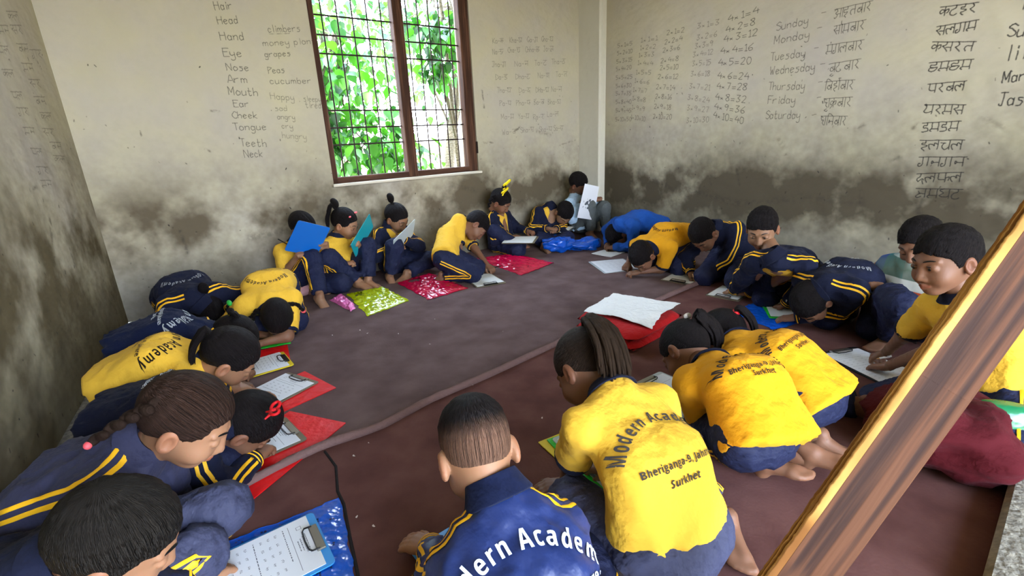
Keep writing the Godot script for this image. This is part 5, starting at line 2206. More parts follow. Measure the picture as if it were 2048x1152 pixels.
const WINDOW = [1.388, 0.718, 2.682, 2.250]
const BAR_HEIGHTS = [0.994, 1.115, 1.236, 1.615, 1.735, 1.86, 2.1]
func text_back() -> Array:
	return [
		["Hair", 0.835, 1.812, 0.933, 1.827, 0.046, 0.90],
		["Head", 0.835, 1.735, 0.950, 1.750, 0.043, 0.90],
		["Hand", 0.832, 1.646, 0.966, 1.656, 0.047, 0.95],
		["Eye", 0.830, 1.555, 0.936, 1.557, 0.047, 0.95],
		["Nose", 0.832, 1.474, 0.960, 1.476, 0.042, 0.90],
		["Arm", 0.825, 1.403, 0.939, 1.403, 0.046, 0.90],
		["Mouth", 0.816, 1.331, 0.987, 1.324, 0.049, 0.95],
		["Ear", 0.830, 1.258, 0.921, 1.258, 0.041, 0.90],
		["Cheek", 0.811, 1.189, 0.957, 1.187, 0.041, 0.90],
		["Tongue", 0.802, 1.116, 0.999, 1.112, 0.045, 0.90],
		["Teeth", 0.823, 1.015, 0.981, 1.004, 0.049, 0.85],
		["Neck", 0.832, 0.943, 0.946, 0.940, 0.049, 0.85],
		["climbers", 1.117, 1.711, 1.321, 1.732, 0.043, 0.70],
		["money plant", 1.072, 1.628, 1.412, 1.664, 0.038, 0.60],
		["grapes", 1.070, 1.563, 1.233, 1.579, 0.035, 0.75],
		["Peas", 1.074, 1.464, 1.177, 1.473, 0.039, 0.75],
		["cucumber", 1.073, 1.401, 1.341, 1.409, 0.039, 0.70],
		["Happy", 1.059, 1.306, 1.209, 1.298, 0.042, 0.50],
		[", sleepy", 1.241, 1.295, 1.388, 1.289, 0.038, 0.45],
		["tired", 1.276, 1.251, 1.382, 1.247, 0.041, 0.45],
		["sad", 1.074, 1.233, 1.151, 1.232, 0.034, 0.45],
		["angry", 1.079, 1.180, 1.193, 1.175, 0.034, 0.55],
		["cry", 1.097, 1.120, 1.169, 1.115, 0.035, 0.50],
		["hungry", 1.089, 1.057, 1.247, 1.041, 0.041, 0.40],
		["Ka-", 2.908, 1.762, 2.986, 1.770, 0.042, 0.50],
		["Kha-", 3.093, 1.780, 3.190, 1.788, 0.043, 0.50],
		["Ga-", 3.290, 1.799, 3.373, 1.804, 0.044, 0.50],
		["Gha-", 3.464, 1.814, 3.558, 1.822, 0.045, 0.50],
		["Na-", 2.902, 1.675, 2.975, 1.684, 0.043, 0.50],
		["Cha-", 3.068, 1.699, 3.161, 1.708, 0.043, 0.50],
		["Chha-", 3.267, 1.715, 3.389, 1.724, 0.045, 0.50],
		["Ja-", 3.482, 1.733, 3.562, 1.740, 0.046, 0.50],
		["Jha-", 2.889, 1.578, 2.998, 1.583, 0.043, 0.50],
		["Na-", 3.137, 1.590, 3.249, 1.600, 0.044, 0.50],
		["Ta-", 3.369, 1.607, 3.471, 1.617, 0.046, 0.50],
		["Tha-", 3.582, 1.627, 3.712, 1.638, 0.047, 0.50],
		["Da-", 2.920, 1.475, 3.009, 1.482, 0.044, 0.50],
		["Dha-", 3.143, 1.485, 3.270, 1.492, 0.045, 0.50],
		["Na-", 3.407, 1.502, 3.501, 1.507, 0.047, 0.50],
		["Ta-", 3.632, 1.518, 3.729, 1.526, 0.048, 0.50],
		["Tha-", 2.930, 1.369, 3.039, 1.372, 0.045, 0.50],
		["Da-", 3.175, 1.372, 3.271, 1.375, 0.046, 0.50],
		["Dha-", 3.376, 1.376, 3.490, 1.381, 0.047, 0.50],
		["Na-", 3.573, 1.387, 3.658, 1.390, 0.048, 0.50],
		["Pa-", 2.950, 1.261, 3.038, 1.263, 0.045, 0.50],
		["Pha-", 3.138, 1.262, 3.259, 1.268, 0.046, 0.50],
		["Ba-", 3.351, 1.270, 3.432, 1.274, 0.048, 0.50],
		["Bha-", 3.525, 1.272, 3.641, 1.274, 0.049, 0.50],
		["Ma-", 2.959, 1.146, 3.060, 1.149, 0.046, 0.50],
		["Ya-", 3.153, 1.146, 3.241, 1.150, 0.047, 0.50],
		["Ra-", 3.335, 1.137, 3.427, 1.141, 0.048, 0.50],
		["La-", 3.511, 1.162, 3.610, 1.164, 0.049, 0.50],
		["Wa-", 2.962, 1.013, 3.074, 1.017, 0.047, 0.50],
		["Sha-", 3.176, 1.023, 3.295, 1.029, 0.048, 0.50],
		["Sha-", 3.403, 1.025, 3.521, 1.027, 0.049, 0.50],
		["Sa-", 3.592, 1.030, 3.672, 1.030, 0.051, 0.50],
		["~ka", 2.990, 1.770, 3.030, 1.774, 0.037, 0.50],
		["~kha", 3.194, 1.789, 3.236, 1.792, 0.038, 0.50],
		["~ga", 3.377, 1.804, 3.421, 1.808, 0.039, 0.50],
		["~gha", 3.565, 1.822, 3.611, 1.826, 0.040, 0.50],
		["~nga", 2.979, 1.684, 3.019, 1.687, 0.038, 0.50],
		["~cha", 3.168, 1.708, 3.210, 1.712, 0.039, 0.50],
		["~chha", 3.393, 1.725, 3.438, 1.728, 0.040, 0.50],
		["~ja", 3.566, 1.740, 3.613, 1.743, 0.041, 0.50],
		["~ga", 3.003, 1.583, 3.044, 1.585, 0.039, 0.50],
		["~na", 3.256, 1.600, 3.299, 1.603, 0.040, 0.50],
		["~ta", 3.478, 1.617, 3.524, 1.620, 0.041, 0.50],
		["~tha", 3.717, 1.639, 3.765, 1.642, 0.042, 0.50],
		["~da", 3.014, 1.482, 3.055, 1.484, 0.039, 0.50],
		["~dha", 3.275, 1.492, 3.319, 1.494, 0.040, 0.50],
		["~na_", 3.508, 1.508, 3.554, 1.510, 0.041, 0.50],
		["~tta", 3.735, 1.526, 3.784, 1.528, 0.043, 0.50],
		["~th", 3.044, 1.372, 3.085, 1.374, 0.040, 0.50],
		["~dd", 3.275, 1.375, 3.319, 1.377, 0.041, 0.50],
		["~dh", 3.496, 1.381, 3.542, 1.382, 0.042, 0.50],
		["~na", 3.663, 1.390, 3.712, 1.392, 0.043, 0.50],
		["~pa", 3.042, 1.263, 3.084, 1.263, 0.040, 0.50],
		["~pha", 3.265, 1.268, 3.309, 1.269, 0.041, 0.50],
		["~ba", 3.436, 1.274, 3.483, 1.275, 0.042, 0.50],
		["~bha", 3.646, 1.274, 3.695, 1.275, 0.043, 0.50],
		["~ma", 3.065, 1.149, 3.108, 1.149, 0.041, 0.50],
		["~ya", 3.245, 1.150, 3.290, 1.150, 0.042, 0.50],
		["~ra", 3.432, 1.141, 3.478, 1.141, 0.043, 0.50],
		["~la", 3.615, 1.164, 3.664, 1.165, 0.044, 0.50],
		["~va", 3.079, 1.016, 3.122, 1.016, 0.042, 0.50],
		["~sha", 3.299, 1.029, 3.344, 1.028, 0.043, 0.50],
		["~pa", 3.527, 1.027, 3.575, 1.026, 0.044, 0.50],
		["~sa", 3.676, 1.029, 3.726, 1.029, 0.045, 0.50],
	]


func text_right() -> Array:
	return [
		["4*1=4", 1.540, 1.729, 1.774, 1.744, 0.043, 0.95],
		["4*2=8", 1.530, 1.660, 1.758, 1.674, 0.043, 0.95],
		["4*3=12", 1.518, 1.598, 1.782, 1.602, 0.044, 0.95],
		["4*4=16", 1.499, 1.521, 1.761, 1.510, 0.044, 0.95],
		["4*5=20", 1.488, 1.442, 1.754, 1.421, 0.045, 0.95],
		["4*6=24", 1.488, 1.352, 1.746, 1.316, 0.046, 0.95],
		["4*7=28", 1.489, 1.276, 1.741, 1.245, 0.046, 0.95],
		["4*8=32", 1.483, 1.200, 1.742, 1.157, 0.047, 0.95],
		["4*9=36", 1.480, 1.130, 1.741, 1.083, 0.047, 0.95],
		["4*10=40", 1.476, 1.068, 1.736, 1.009, 0.047, 0.95],
		["3*1=3", 1.277, 1.735, 1.471, 1.728, 0.036, 0.50],
		["3*2=6", 1.280, 1.652, 1.460, 1.651, 0.037, 0.50],
		["3*3=9", 1.269, 1.593, 1.430, 1.590, 0.037, 0.50],
		["3*4=12", 1.254, 1.534, 1.435, 1.531, 0.037, 0.50],
		["3*5=15", 1.253, 1.469, 1.423, 1.458, 0.038, 0.50],
		["3*6=18", 1.245, 1.395, 1.421, 1.378, 0.038, 0.50],
		["3*7=21", 1.238, 1.304, 1.430, 1.274, 0.039, 0.50],
		["3*8=24", 1.228, 1.221, 1.432, 1.181, 0.039, 0.50],
		["3*9=27", 1.228, 1.139, 1.435, 1.109, 0.040, 0.50],
		["3*10=30", 1.231, 1.039, 1.441, 1.038, 0.040, 0.50],
		["2*1=2", 0.985, 1.741, 1.159, 1.733, 0.035, 0.70],
		["2*2=4", 0.968, 1.672, 1.143, 1.675, 0.036, 0.70],
		["2*3=6", 0.951, 1.613, 1.127, 1.612, 0.036, 0.70],
		["2*4=8", 0.934, 1.534, 1.118, 1.530, 0.036, 0.70],
		["2*5=10", 0.930, 1.481, 1.118, 1.466, 0.037, 0.70],
		["2*6=12", 0.911, 1.413, 1.124, 1.390, 0.037, 0.70],
		["2*7=14", 0.897, 1.333, 1.095, 1.306, 0.038, 0.70],
		["2*8=16", 0.892, 1.256, 1.070, 1.237, 0.038, 0.70],
		["2*9=18", 0.883, 1.175, 1.066, 1.153, 0.039, 0.70],
		["2*10=20", 0.875, 1.091, 1.078, 1.077, 0.039, 0.70],
		["1*1=1", 0.707, 1.731, 0.889, 1.720, 0.034, 0.55],
		["1*2=2", 0.702, 1.672, 0.875, 1.657, 0.034, 0.55],
		["1*3=3", 0.688, 1.615, 0.860, 1.599, 0.034, 0.55],
		["1*4=4", 0.678, 1.556, 0.850, 1.528, 0.035, 0.55],
		["1*5=5", 0.662, 1.480, 0.835, 1.456, 0.035, 0.55],
		["1*6=6", 0.647, 1.411, 0.820, 1.379, 0.036, 0.55],
		["1*7=7", 0.632, 1.337, 0.795, 1.308, 0.036, 0.55],
		["1*8=8", 0.627, 1.265, 0.784, 1.235, 0.036, 0.55],
		["1*9=9", 0.622, 1.187, 0.778, 1.159, 0.037, 0.55],
		["1*10=10", 0.615, 1.104, 0.787, 1.074, 0.037, 0.55],
		["5*1=5", 0.428, 1.732, 0.609, 1.726, 0.032, 0.60],
		["5*2=10", 0.424, 1.670, 0.611, 1.664, 0.032, 0.60],
		["5*3=15", 0.418, 1.599, 0.614, 1.594, 0.033, 0.60],
		["5*4=20", 0.414, 1.536, 0.604, 1.531, 0.033, 0.60],
		["5*5=25", 0.414, 1.463, 0.620, 1.449, 0.033, 0.60],
		["5*6=30", 0.416, 1.389, 0.610, 1.379, 0.033, 0.60],
		["5*7=35", 0.417, 1.323, 0.612, 1.310, 0.034, 0.60],
		["5*8=40", 0.419, 1.248, 0.615, 1.237, 0.034, 0.60],
		["5*9=45", 0.421, 1.172, 0.618, 1.160, 0.034, 0.60],
		["5*10=50", 0.418, 1.091, 0.621, 1.085, 0.035, 0.60],
		["Sunday", 1.914, 1.605, 2.124, 1.608, 0.050, 0.75],
		["Monday", 1.909, 1.523, 2.142, 1.523, 0.051, 0.75],
		["Tuesday", 1.895, 1.420, 2.130, 1.413, 0.052, 0.75],
		["Wednesday", 1.902, 1.330, 2.202, 1.321, 0.053, 0.75],
		["Thursday", 1.902, 1.229, 2.153, 1.210, 0.053, 0.75],
		["Friday", 1.909, 1.137, 2.102, 1.127, 0.054, 0.75],
		["Saturday", 1.905, 1.037, 2.146, 1.025, 0.055, 0.75],
		["-", 2.198, 1.635, 2.230, 1.635, 0.049, 0.60],
		["-", 2.184, 1.551, 2.217, 1.551, 0.050, 0.60],
		["-", 2.180, 1.434, 2.214, 1.435, 0.051, 0.60],
		["-", 2.233, 1.332, 2.266, 1.334, 0.051, 0.60],
		["-", 2.235, 1.224, 2.268, 1.227, 0.052, 0.60],
		["-", 2.239, 1.129, 2.272, 1.132, 0.053, 0.60],
		["-", 2.222, 1.021, 2.256, 1.026, 0.054, 0.60],
		["~aa ii tta ba -a ra", 2.276, 1.608, 2.482, 1.612, 0.051, 0.85],
		["~sa -o ma ba -a ra", 2.287, 1.514, 2.461, 1.517, 0.051, 0.85],
		["~ma +n ga la ba -a ra", 2.257, 1.408, 2.469, 1.405, 0.053, 0.85],
		["~ba +u dha ba -a ra", 2.289, 1.295, 2.468, 1.300, 0.053, 0.85],
		["~-i ba ha -I ba -a ra", 2.278, 1.190, 2.451, 1.183, 0.054, 0.85],
		["~sha +u ka +r ba -a ra", 2.286, 1.086, 2.454, 1.082, 0.055, 0.85],
		["~sha -i na ba -a ra", 2.281, 0.978, 2.441, 0.969, 0.056, 0.85],
		["~ka ta ha ra", 2.812, 1.513, 2.971, 1.502, 0.045, 1.00, 1.1],
		["~sa la ga ma", 2.814, 1.419, 2.986, 1.419, 0.045, 1.00, 1.1],
		["~ka sa ra tta", 2.806, 1.343, 2.993, 1.315, 0.046, 1.00, 1.1],
		["~chha ma chha ma", 2.811, 1.238, 3.001, 1.230, 0.047, 1.00, 1.1],
		["~pa ra ba la", 2.826, 1.125, 2.992, 1.125, 0.048, 1.00, 1.1],
		["~th ra ma sa", 2.827, 1.016, 3.010, 1.003, 0.049, 1.00, 1.1],
		["~da ma da ma", 2.835, 0.918, 3.005, 0.920, 0.049, 1.00, 1.1],
		["~ha la cha la", 2.842, 0.821, 3.039, 0.820, 0.050, 1.00, 1.1],
		["~ga na ga na", 2.852, 0.728, 3.064, 0.730, 0.051, 1.00, 1.1],
		["~dd la pha la", 2.859, 0.633, 3.066, 0.649, 0.051, 1.00, 1.1],
		["~ja ma gha ta", 2.869, 0.549, 3.079, 0.555, 0.052, 1.00, 1.1],
		["|", 3.143, 1.476, 3.152, 1.475, 0.053, 1.00, 1.2],
		["Su", 3.106, 1.367, 3.170, 1.353, 0.056, 1.00, 1.2],
		["lil", 3.125, 1.250, 3.195, 1.251, 0.074, 1.00, 1.2],
		["Mar", 3.130, 1.146, 3.213, 1.149, 0.055, 1.00, 1.2],
		["Jas", 3.136, 1.038, 3.227, 1.034, 0.063, 1.00, 1.2],
	]


func text_left() -> Array:
	return [
		["~ka la", 3.969, 1.589, 4.137, 1.622, 0.036, 0.45],
		["~ma na", 3.779, 1.501, 3.925, 1.527, 0.033, 0.45],
		["~sa ra", 3.960, 1.533, 4.129, 1.564, 0.036, 0.45],
		["~pa la", 3.695, 1.410, 3.834, 1.431, 0.032, 0.45],
		["~ba na", 3.964, 1.460, 4.135, 1.486, 0.035, 0.45],
		["~ga ra", 4.144, 1.461, 4.340, 1.489, 0.038, 0.45],
		["~ka la", 3.662, 1.319, 3.799, 1.335, 0.031, 0.45],
		["~ma na", 3.945, 1.377, 4.115, 1.398, 0.035, 0.45],
		["~sa ra", 3.979, 1.314, 4.155, 1.331, 0.035, 0.45],
		["~pa la", 3.678, 1.237, 3.818, 1.248, 0.031, 0.45],
		["~ba na", 3.970, 1.239, 4.148, 1.252, 0.035, 0.45],
		["~ga ra", 3.688, 1.175, 3.831, 1.183, 0.031, 0.45],
		["~ka la", 3.987, 1.170, 4.168, 1.179, 0.035, 0.45],
		["~ma na", 3.684, 1.097, 3.829, 1.100, 0.031, 0.45],
		["~sa ra", 3.947, 1.098, 4.125, 1.102, 0.034, 0.45],
		["~pa la", 3.690, 1.012, 3.837, 1.010, 0.030, 0.45],
		["~ba na", 3.994, 1.037, 4.180, 1.037, 0.034, 0.45],
		["~ga ra", 3.691, 0.935, 3.840, 0.929, 0.030, 0.45],
		["~ka la", 3.985, 0.975, 4.171, 0.970, 0.034, 0.45],
		["~ma na", 3.682, 0.878, 3.830, 0.868, 0.030, 0.45],
	]


const SMEAR_BACK = [[0.381, 0.519, 0.390, 0.374, 0.0120, 0.50], [0.694, 1.237, 0.740, 1.232, 0.0080, 0.50], [0.620, 1.005, 0.641, 0.994, 0.0080, 0.60], [1.116, 1.702, 1.247, 1.715, 0.0030, 0.50], [3.110, 1.043, 3.171, 1.076, 0.0120, 0.60], [2.741, 0.957, 2.849, 0.952, 0.0100, 0.50], [2.768, 1.390, 2.778, 1.248, 0.0100, 0.50], [3.364, 1.035, 3.542, 0.993, 0.0200, 0.25], [3.673, 0.893, 3.882, 0.932, 0.0100, 0.30], [0.309, 1.125, 0.311, 1.097, 0.0050, 0.70], [1.470, 0.440, 1.693, 0.288, 0.0300, 0.30], [0.766, 0.415, 1.100, 0.435, 0.0300, 0.30], [3.015, 0.396, 3.262, 0.392, 0.0200, 0.30], [2.375, 0.620, 2.628, 0.552, 0.0300, 0.30]]
const SMEAR_RIGHT = [[2.892, 0.539, 2.903, 0.390, 0.0250, 0.55], [3.008, 0.520, 3.056, 0.517, 0.0120, 0.70], [2.792, 0.941, 2.816, 0.961, 0.0120, 0.50], [3.093, 0.983, 3.171, 0.932, 0.0200, 0.25], [2.018, 0.889, 2.053, 0.846, 0.0200, 0.30], [2.493, 0.944, 2.536, 0.968, 0.0150, 0.35], [2.735, 0.760, 2.753, 0.779, 0.0120, 0.50], [1.713, 0.691, 1.752, 0.564, 0.0120, 0.50], [1.489, 0.601, 1.503, 0.551, 0.0100, 0.60], [0.639, 0.635, 0.654, 0.586, 0.0120, 0.60], [1.260, 0.502, 1.759, 0.418, 0.0300, 0.40], [1.759, 0.418, 2.158, 0.482, 0.0300, 0.35], [0.911, 0.558, 1.196, 0.480, 0.0300, 0.35], [2.228, 0.502, 2.597, 0.489, 0.0300, 0.30], [2.585, 0.569, 2.589, 0.502, 0.0150, 0.60], [2.060, 0.788, 2.097, 0.794, 0.0080, 0.60]]
const SMEAR_LEFT = [[3.638, 0.738, 3.586, 0.657, 0.0200, 0.50], [3.775, 0.579, 3.777, 0.505, 0.0200, 0.50], [3.520, 0.877, 3.623, 0.887, 0.0100, 0.50], [4.527, 0.950, 4.396, 0.157, 0.0120, 0.35]]


func people() -> Array:
	return [
		{"label": "girl in yellow shirt behind a raised blue clipboard, leftmost under the window", "p": Vector3(0.581, 0.067, -3.588), "c": Vector3(0.604, 0.339, -3.609), "h": Vector3(0.644, 0.466, -3.541), "hd": Vector3(0.542, -0.643, 0.542), "sl": Vector3(0.983, -0.067, -0.169), "hipl": Vector3(0.650, 0.067, -3.600), "hipr": Vector3(0.512, 0.067, -3.575), "el": Vector3(0.767, 0.166, -3.468), "er": Vector3(0.485, 0.181, -3.552), "wl": Vector3(0.745, 0.314, -3.427), "wr": Vector3(0.547, 0.292, -3.425), "kl": Vector3(0.789, 0.090, -3.311), "kr": Vector3(0.637, 0.270, -3.384), "al": Vector3(0.631, 0.050, -3.475), "ar": Vector3(0.606, 0.060, -3.164), "tl": Vector3(0.866, -0.000, 0.500), "tr": Vector3(0.296, -0.500, 0.814), "sl_": Vector3(0.714, 0.302, -3.626), "sr_": Vector3(0.488, 0.317, -3.587), "gl": "fist", "gr": "fist", "top": "polo", "cloth": "yellow", "collar": "navy", "cuff": "navy", "hair": "girl", "skin": Color(0.235, 0.118, 0.064), "tails": [{"kind": "plait", "at": [Vector3(0.06, 0.02, -0.07), Vector3(0.10, -0.01, -0.06), Vector3(0.115, -0.05, -0.03)], "r": 0.017}], "ties": [["hair_tie", Vector3(0.085, 0.0, -0.065), Vector3(0.014, 0.012, 0.014), "hair_tie_pink"]]},
		{"label": "girl with pink hair clips and high ponytail holding the teal clipboard", "p": Vector3(0.880, 0.056, -3.605), "c": Vector3(0.885, 0.338, -3.615), "h": Vector3(0.933, 0.453, -3.558), "hd": Vector3(0.694, -0.423, 0.583), "sl": Vector3(0.866, -0.023, -0.499), "hipl": Vector3(0.941, 0.056, -3.640), "hipr": Vector3(0.820, 0.056, -3.570), "el": Vector3(1.041, 0.210, -3.524), "er": Vector3(0.703, 0.166, -3.476), "wl": Vector3(0.964, 0.311, -3.419), "wr": Vector3(0.853, 0.194, -3.413), "kl": Vector3(1.035, 0.290, -3.436), "kr": Vector3(0.753, 0.256, -3.401), "al": Vector3(0.989, 0.050, -3.372), "ar": Vector3(0.928, 0.050, -3.401), "tl": Vector3(0.500, -0.000, 0.866), "tr": Vector3(0.500, -0.000, 0.866), "sl_": Vector3(0.984, 0.306, -3.671), "sr_": Vector3(0.785, 0.311, -3.556), "gl": "fist", "gr": "fist", "top": "polo", "cloth": "yellow", "collar": "navy", "cuff": "navy", "hair": "girl", "skin": Color(0.30, 0.152, 0.082), "open": true, "tails": [{"kind": "bun", "at": [Vector3(0, 0.085, -0.085), Vector3(0, 0.12, -0.11), Vector3(0, 0.13, -0.14)], "r": 0.026}, {"kind": "tail", "base": Vector3(-0.02, 0.085, -0.09), "len": 0.20, "r": 0.020}], "ties": [["hair_clip", Vector3(0.03, 0.10, 0.045), Vector3(0.018, 0.006, 0.009), "hair_tie_pink"], ["hair_clip", Vector3(-0.045, 0.085, 0.04), Vector3(0.014, 0.006, 0.008), "hair_tie_pink"], ["hair_tie", Vector3(0, 0.112, -0.095), Vector3(0.018, 0.01, 0.018), "hair_tie_red"]]},
		{"label": "girl in navy jacket hiding her mouth behind a clear clipboard", "p": Vector3(1.302, 0.091, -3.629), "c": Vector3(1.296, 0.346, -3.648), "h": Vector3(1.330, 0.439, -3.580), "hd": Vector3(0.470, -0.574, 0.671), "sl": Vector3(0.940, -0.002, -0.342), "hipl": Vector3(1.368, 0.091, -3.653), "hipr": Vector3(1.236, 0.091, -3.605), "el": Vector3(1.459, 0.210, -3.507), "er": Vector3(1.102, 0.190, -3.502), "wl": Vector3(1.309, 0.299, -3.439), "wr": Vector3(1.230, 0.247, -3.414), "kl": Vector3(1.512, 0.100, -3.462), "kr": Vector3(1.202, 0.270, -3.345), "al": Vector3(1.284, 0.040, -3.394), "ar": Vector3(1.157, 0.050, -3.391), "tl": Vector3(-0.866, -0.000, 0.500), "tr": Vector3(0.000, -0.500, 0.866), "sl_": Vector3(1.404, 0.316, -3.685), "sr_": Vector3(1.188, 0.316, -3.607), "gl": "fist", "gr": "fist", "top": "jacket", "cloth": "navy", "collar": "navy", "cuff": "navy", "hair": "girl", "ink": "white_print", "skin": Color(0.235, 0.118, 0.064), "open_front": true, "tails": [{"kind": "bun", "at": [Vector3(0, 0.085, -0.085), Vector3(0, 0.12, -0.11), Vector3(0, 0.13, -0.14)], "r": 0.026}]},
		{"label": "boy in yellow shirt leaning on both hands over a clipboard", "p": Vector3(1.513, 0.180, -3.146), "c": Vector3(1.777, 0.360, -3.382), "h": Vector3(1.831, 0.350, -3.241), "hd": Vector3(0.354, -0.866, 0.354), "sl": Vector3(0.430, -0.518, -0.739), "hipl": Vector3(1.558, 0.180, -3.200), "hipr": Vector3(1.468, 0.180, -3.093), "el": Vector3(1.822, 0.167, -3.267), "er": Vector3(1.639, 0.223, -3.192), "wl": Vector3(1.836, 0.060, -3.105), "wr": Vector3(1.577, 0.060, -3.115), "kl": Vector3(1.718, 0.070, -3.079), "kr": Vector3(1.615, 0.070, -2.956), "al": Vector3(1.529, 0.050, -3.211), "ar": Vector3(1.452, 0.050, -3.119), "tl": Vector3(0.766, -0.000, 0.643), "tr": Vector3(0.766, -0.000, 0.643), "sl_": Vector3(1.807, 0.287, -3.449), "sr_": Vector3(1.708, 0.406, -3.279), "b": 0.040, "gl": "grip", "gr": "flat", "top": "polo", "cloth": "yellow", "collar": "navy", "cuff": "navy", "hair": "boy", "skin": Color(0.185, 0.090, 0.050), "print": true},
		{"label": "girl with yellow ribbon bows in her hair and open navy jacket", "p": Vector3(2.334, 0.080, -3.678), "c": Vector3(2.312, 0.338, -3.686), "h": Vector3(2.300, 0.457, -3.605), "hd": Vector3(0.542, -0.643, 0.542), "sl": Vector3(0.904, 0.042, -0.425), "hipl": Vector3(2.397, 0.080, -3.707), "hipr": Vector3(2.270, 0.080, -3.648), "el": Vector3(2.543, 0.176, -3.746), "er": Vector3(2.197, 0.126, -3.584), "wl": Vector3(2.569, 0.160, -3.584), "wr": Vector3(2.358, 0.140, -3.553), "kl": Vector3(2.202, 0.211, -3.575), "kr": Vector3(2.309, 0.055, -3.382), "al": Vector3(2.400, 0.050, -3.488), "ar": Vector3(2.488, 0.050, -3.584), "tl": Vector3(-0.866, -0.000, 0.500), "tr": Vector3(0.985, -0.000, -0.174), "sl_": Vector3(2.419, 0.313, -3.734), "sr_": Vector3(2.211, 0.303, -3.636), "gl": "grip", "gr": "flat", "top": "jacket", "cloth": "navy", "collar": "navy", "cuff": "navy", "hair": "girl", "ink": "white_print", "skin": Color(0.185, 0.090, 0.050), "open_front": true, "tails": [{"kind": "plait", "at": [Vector3(-0.06, 0.05, -0.07), Vector3(-0.09, 0.02, -0.07), Vector3(-0.10, -0.06, -0.05)], "r": 0.018}, {"kind": "bun", "at": [Vector3(0.01, 0.09, -0.04), Vector3(0.015, 0.13, -0.05), Vector3(0.02, 0.15, -0.06)], "r": 0.02}], "bows": [[Vector3(-0.035, 0.105, -0.02), 0.055, "hair_tie_yellow"], [Vector3(0.02, 0.145, -0.05), 0.06, "hair_tie_yellow"]]},
		{"label": "boy in navy jacket bent over a board beside the blue plastic bag", "p": Vector3(2.843, 0.114, -3.636), "c": Vector3(2.886, 0.312, -3.669), "h": Vector3(2.923, 0.287, -3.491), "hd": Vector3(-0.211, -0.866, 0.453), "sl": Vector3(0.973, -0.124, 0.197), "hipl": Vector3(2.912, 0.114, -3.624), "hipr": Vector3(2.774, 0.114, -3.649), "el": Vector3(2.926, 0.141, -3.525), "er": Vector3(2.657, 0.167, -3.617), "wl": Vector3(2.785, 0.166, -3.443), "wr": Vector3(2.698, 0.181, -3.458), "kl": Vector3(2.854, 0.077, -3.363), "kr": Vector3(2.644, 0.090, -3.489), "al": Vector3(2.586, 0.050, -3.370), "ar": Vector3(2.877, 0.050, -3.427), "tl": Vector3(-0.174, -0.000, 0.985), "tr": Vector3(-0.174, -0.000, 0.985), "sl_": Vector3(2.992, 0.269, -3.642), "sr_": Vector3(2.768, 0.297, -3.687), "gl": "grip", "gr": "flat", "top": "jacket", "cloth": "navy", "collar": "navy", "cuff": "navy", "hair": "boy", "ink": "white_print", "skin": Color(0.235, 0.118, 0.064), "open_front": true},
		{"label": "boy in grey trousers reading a sheet in the far corner", "p": Vector3(3.312, 0.124, -3.673), "c": Vector3(3.247, 0.387, -3.690), "h": Vector3(3.236, 0.523, -3.639), "hd": Vector3(0.433, -0.500, 0.750), "sl": Vector3(0.970, 0.156, -0.187), "hipl": Vector3(3.381, 0.124, -3.685), "hipr": Vector3(3.243, 0.124, -3.661), "el": Vector3(3.513, 0.264, -3.702), "er": Vector3(3.074, 0.213, -3.551), "wl": Vector3(3.443, 0.350, -3.580), "wr": Vector3(3.190, 0.330, -3.566), "kl": Vector3(3.448, 0.281, -3.501), "kr": Vector3(3.236, 0.326, -3.489), "al": Vector3(3.445, 0.050, -3.465), "ar": Vector3(3.274, 0.050, -3.499), "tl": Vector3(0.321, -0.342, 0.883), "tr": Vector3(0.321, -0.342, 0.883), "sl_": Vector3(3.366, 0.376, -3.709), "sr_": Vector3(3.143, 0.340, -3.666), "gl": "fist", "gr": "fist", "top": "shirt", "cloth": "pale_blue", "collar": "pale_blue", "cuff": "pale_blue", "hair": "boy", "skin": Color(0.185, 0.090, 0.050), "pants": "grey_trousers", "stripes": false},
		{"label": "child in plain blue top crouching by the pillar", "p": Vector3(3.335, 0.190, -2.753), "c": Vector3(3.023, 0.250, -2.860), "h": Vector3(3.062, 0.130, -2.940), "hd": Vector3(-0.321, -0.940, 0.117), "sl": Vector3(-0.152, 0.067, 0.986), "hipl": Vector3(3.347, 0.190, -2.684), "hipr": Vector3(3.323, 0.190, -2.822), "el": Vector3(3.056, 0.070, -2.757), "er": Vector3(3.122, 0.154, -3.120), "wl": Vector3(2.986, 0.050, -2.906), "wr": Vector3(3.032, 0.050, -3.029), "kl": Vector3(3.156, 0.060, -2.620), "kr": Vector3(3.121, 0.060, -2.817), "al": Vector3(3.405, 0.050, -2.704), "ar": Vector3(3.384, 0.050, -2.823), "tl": Vector3(-0.985, -0.000, 0.174), "tr": Vector3(-0.985, -0.000, 0.174), "sl_": Vector3(3.034, 0.252, -2.737), "sr_": Vector3(3.068, 0.237, -2.963), "b": 0.050, "top": "shirt", "cloth": "royal", "collar": "royal", "cuff": "royal", "hair": "boy", "skin": Color(0.185, 0.090, 0.050), "stripes": false},
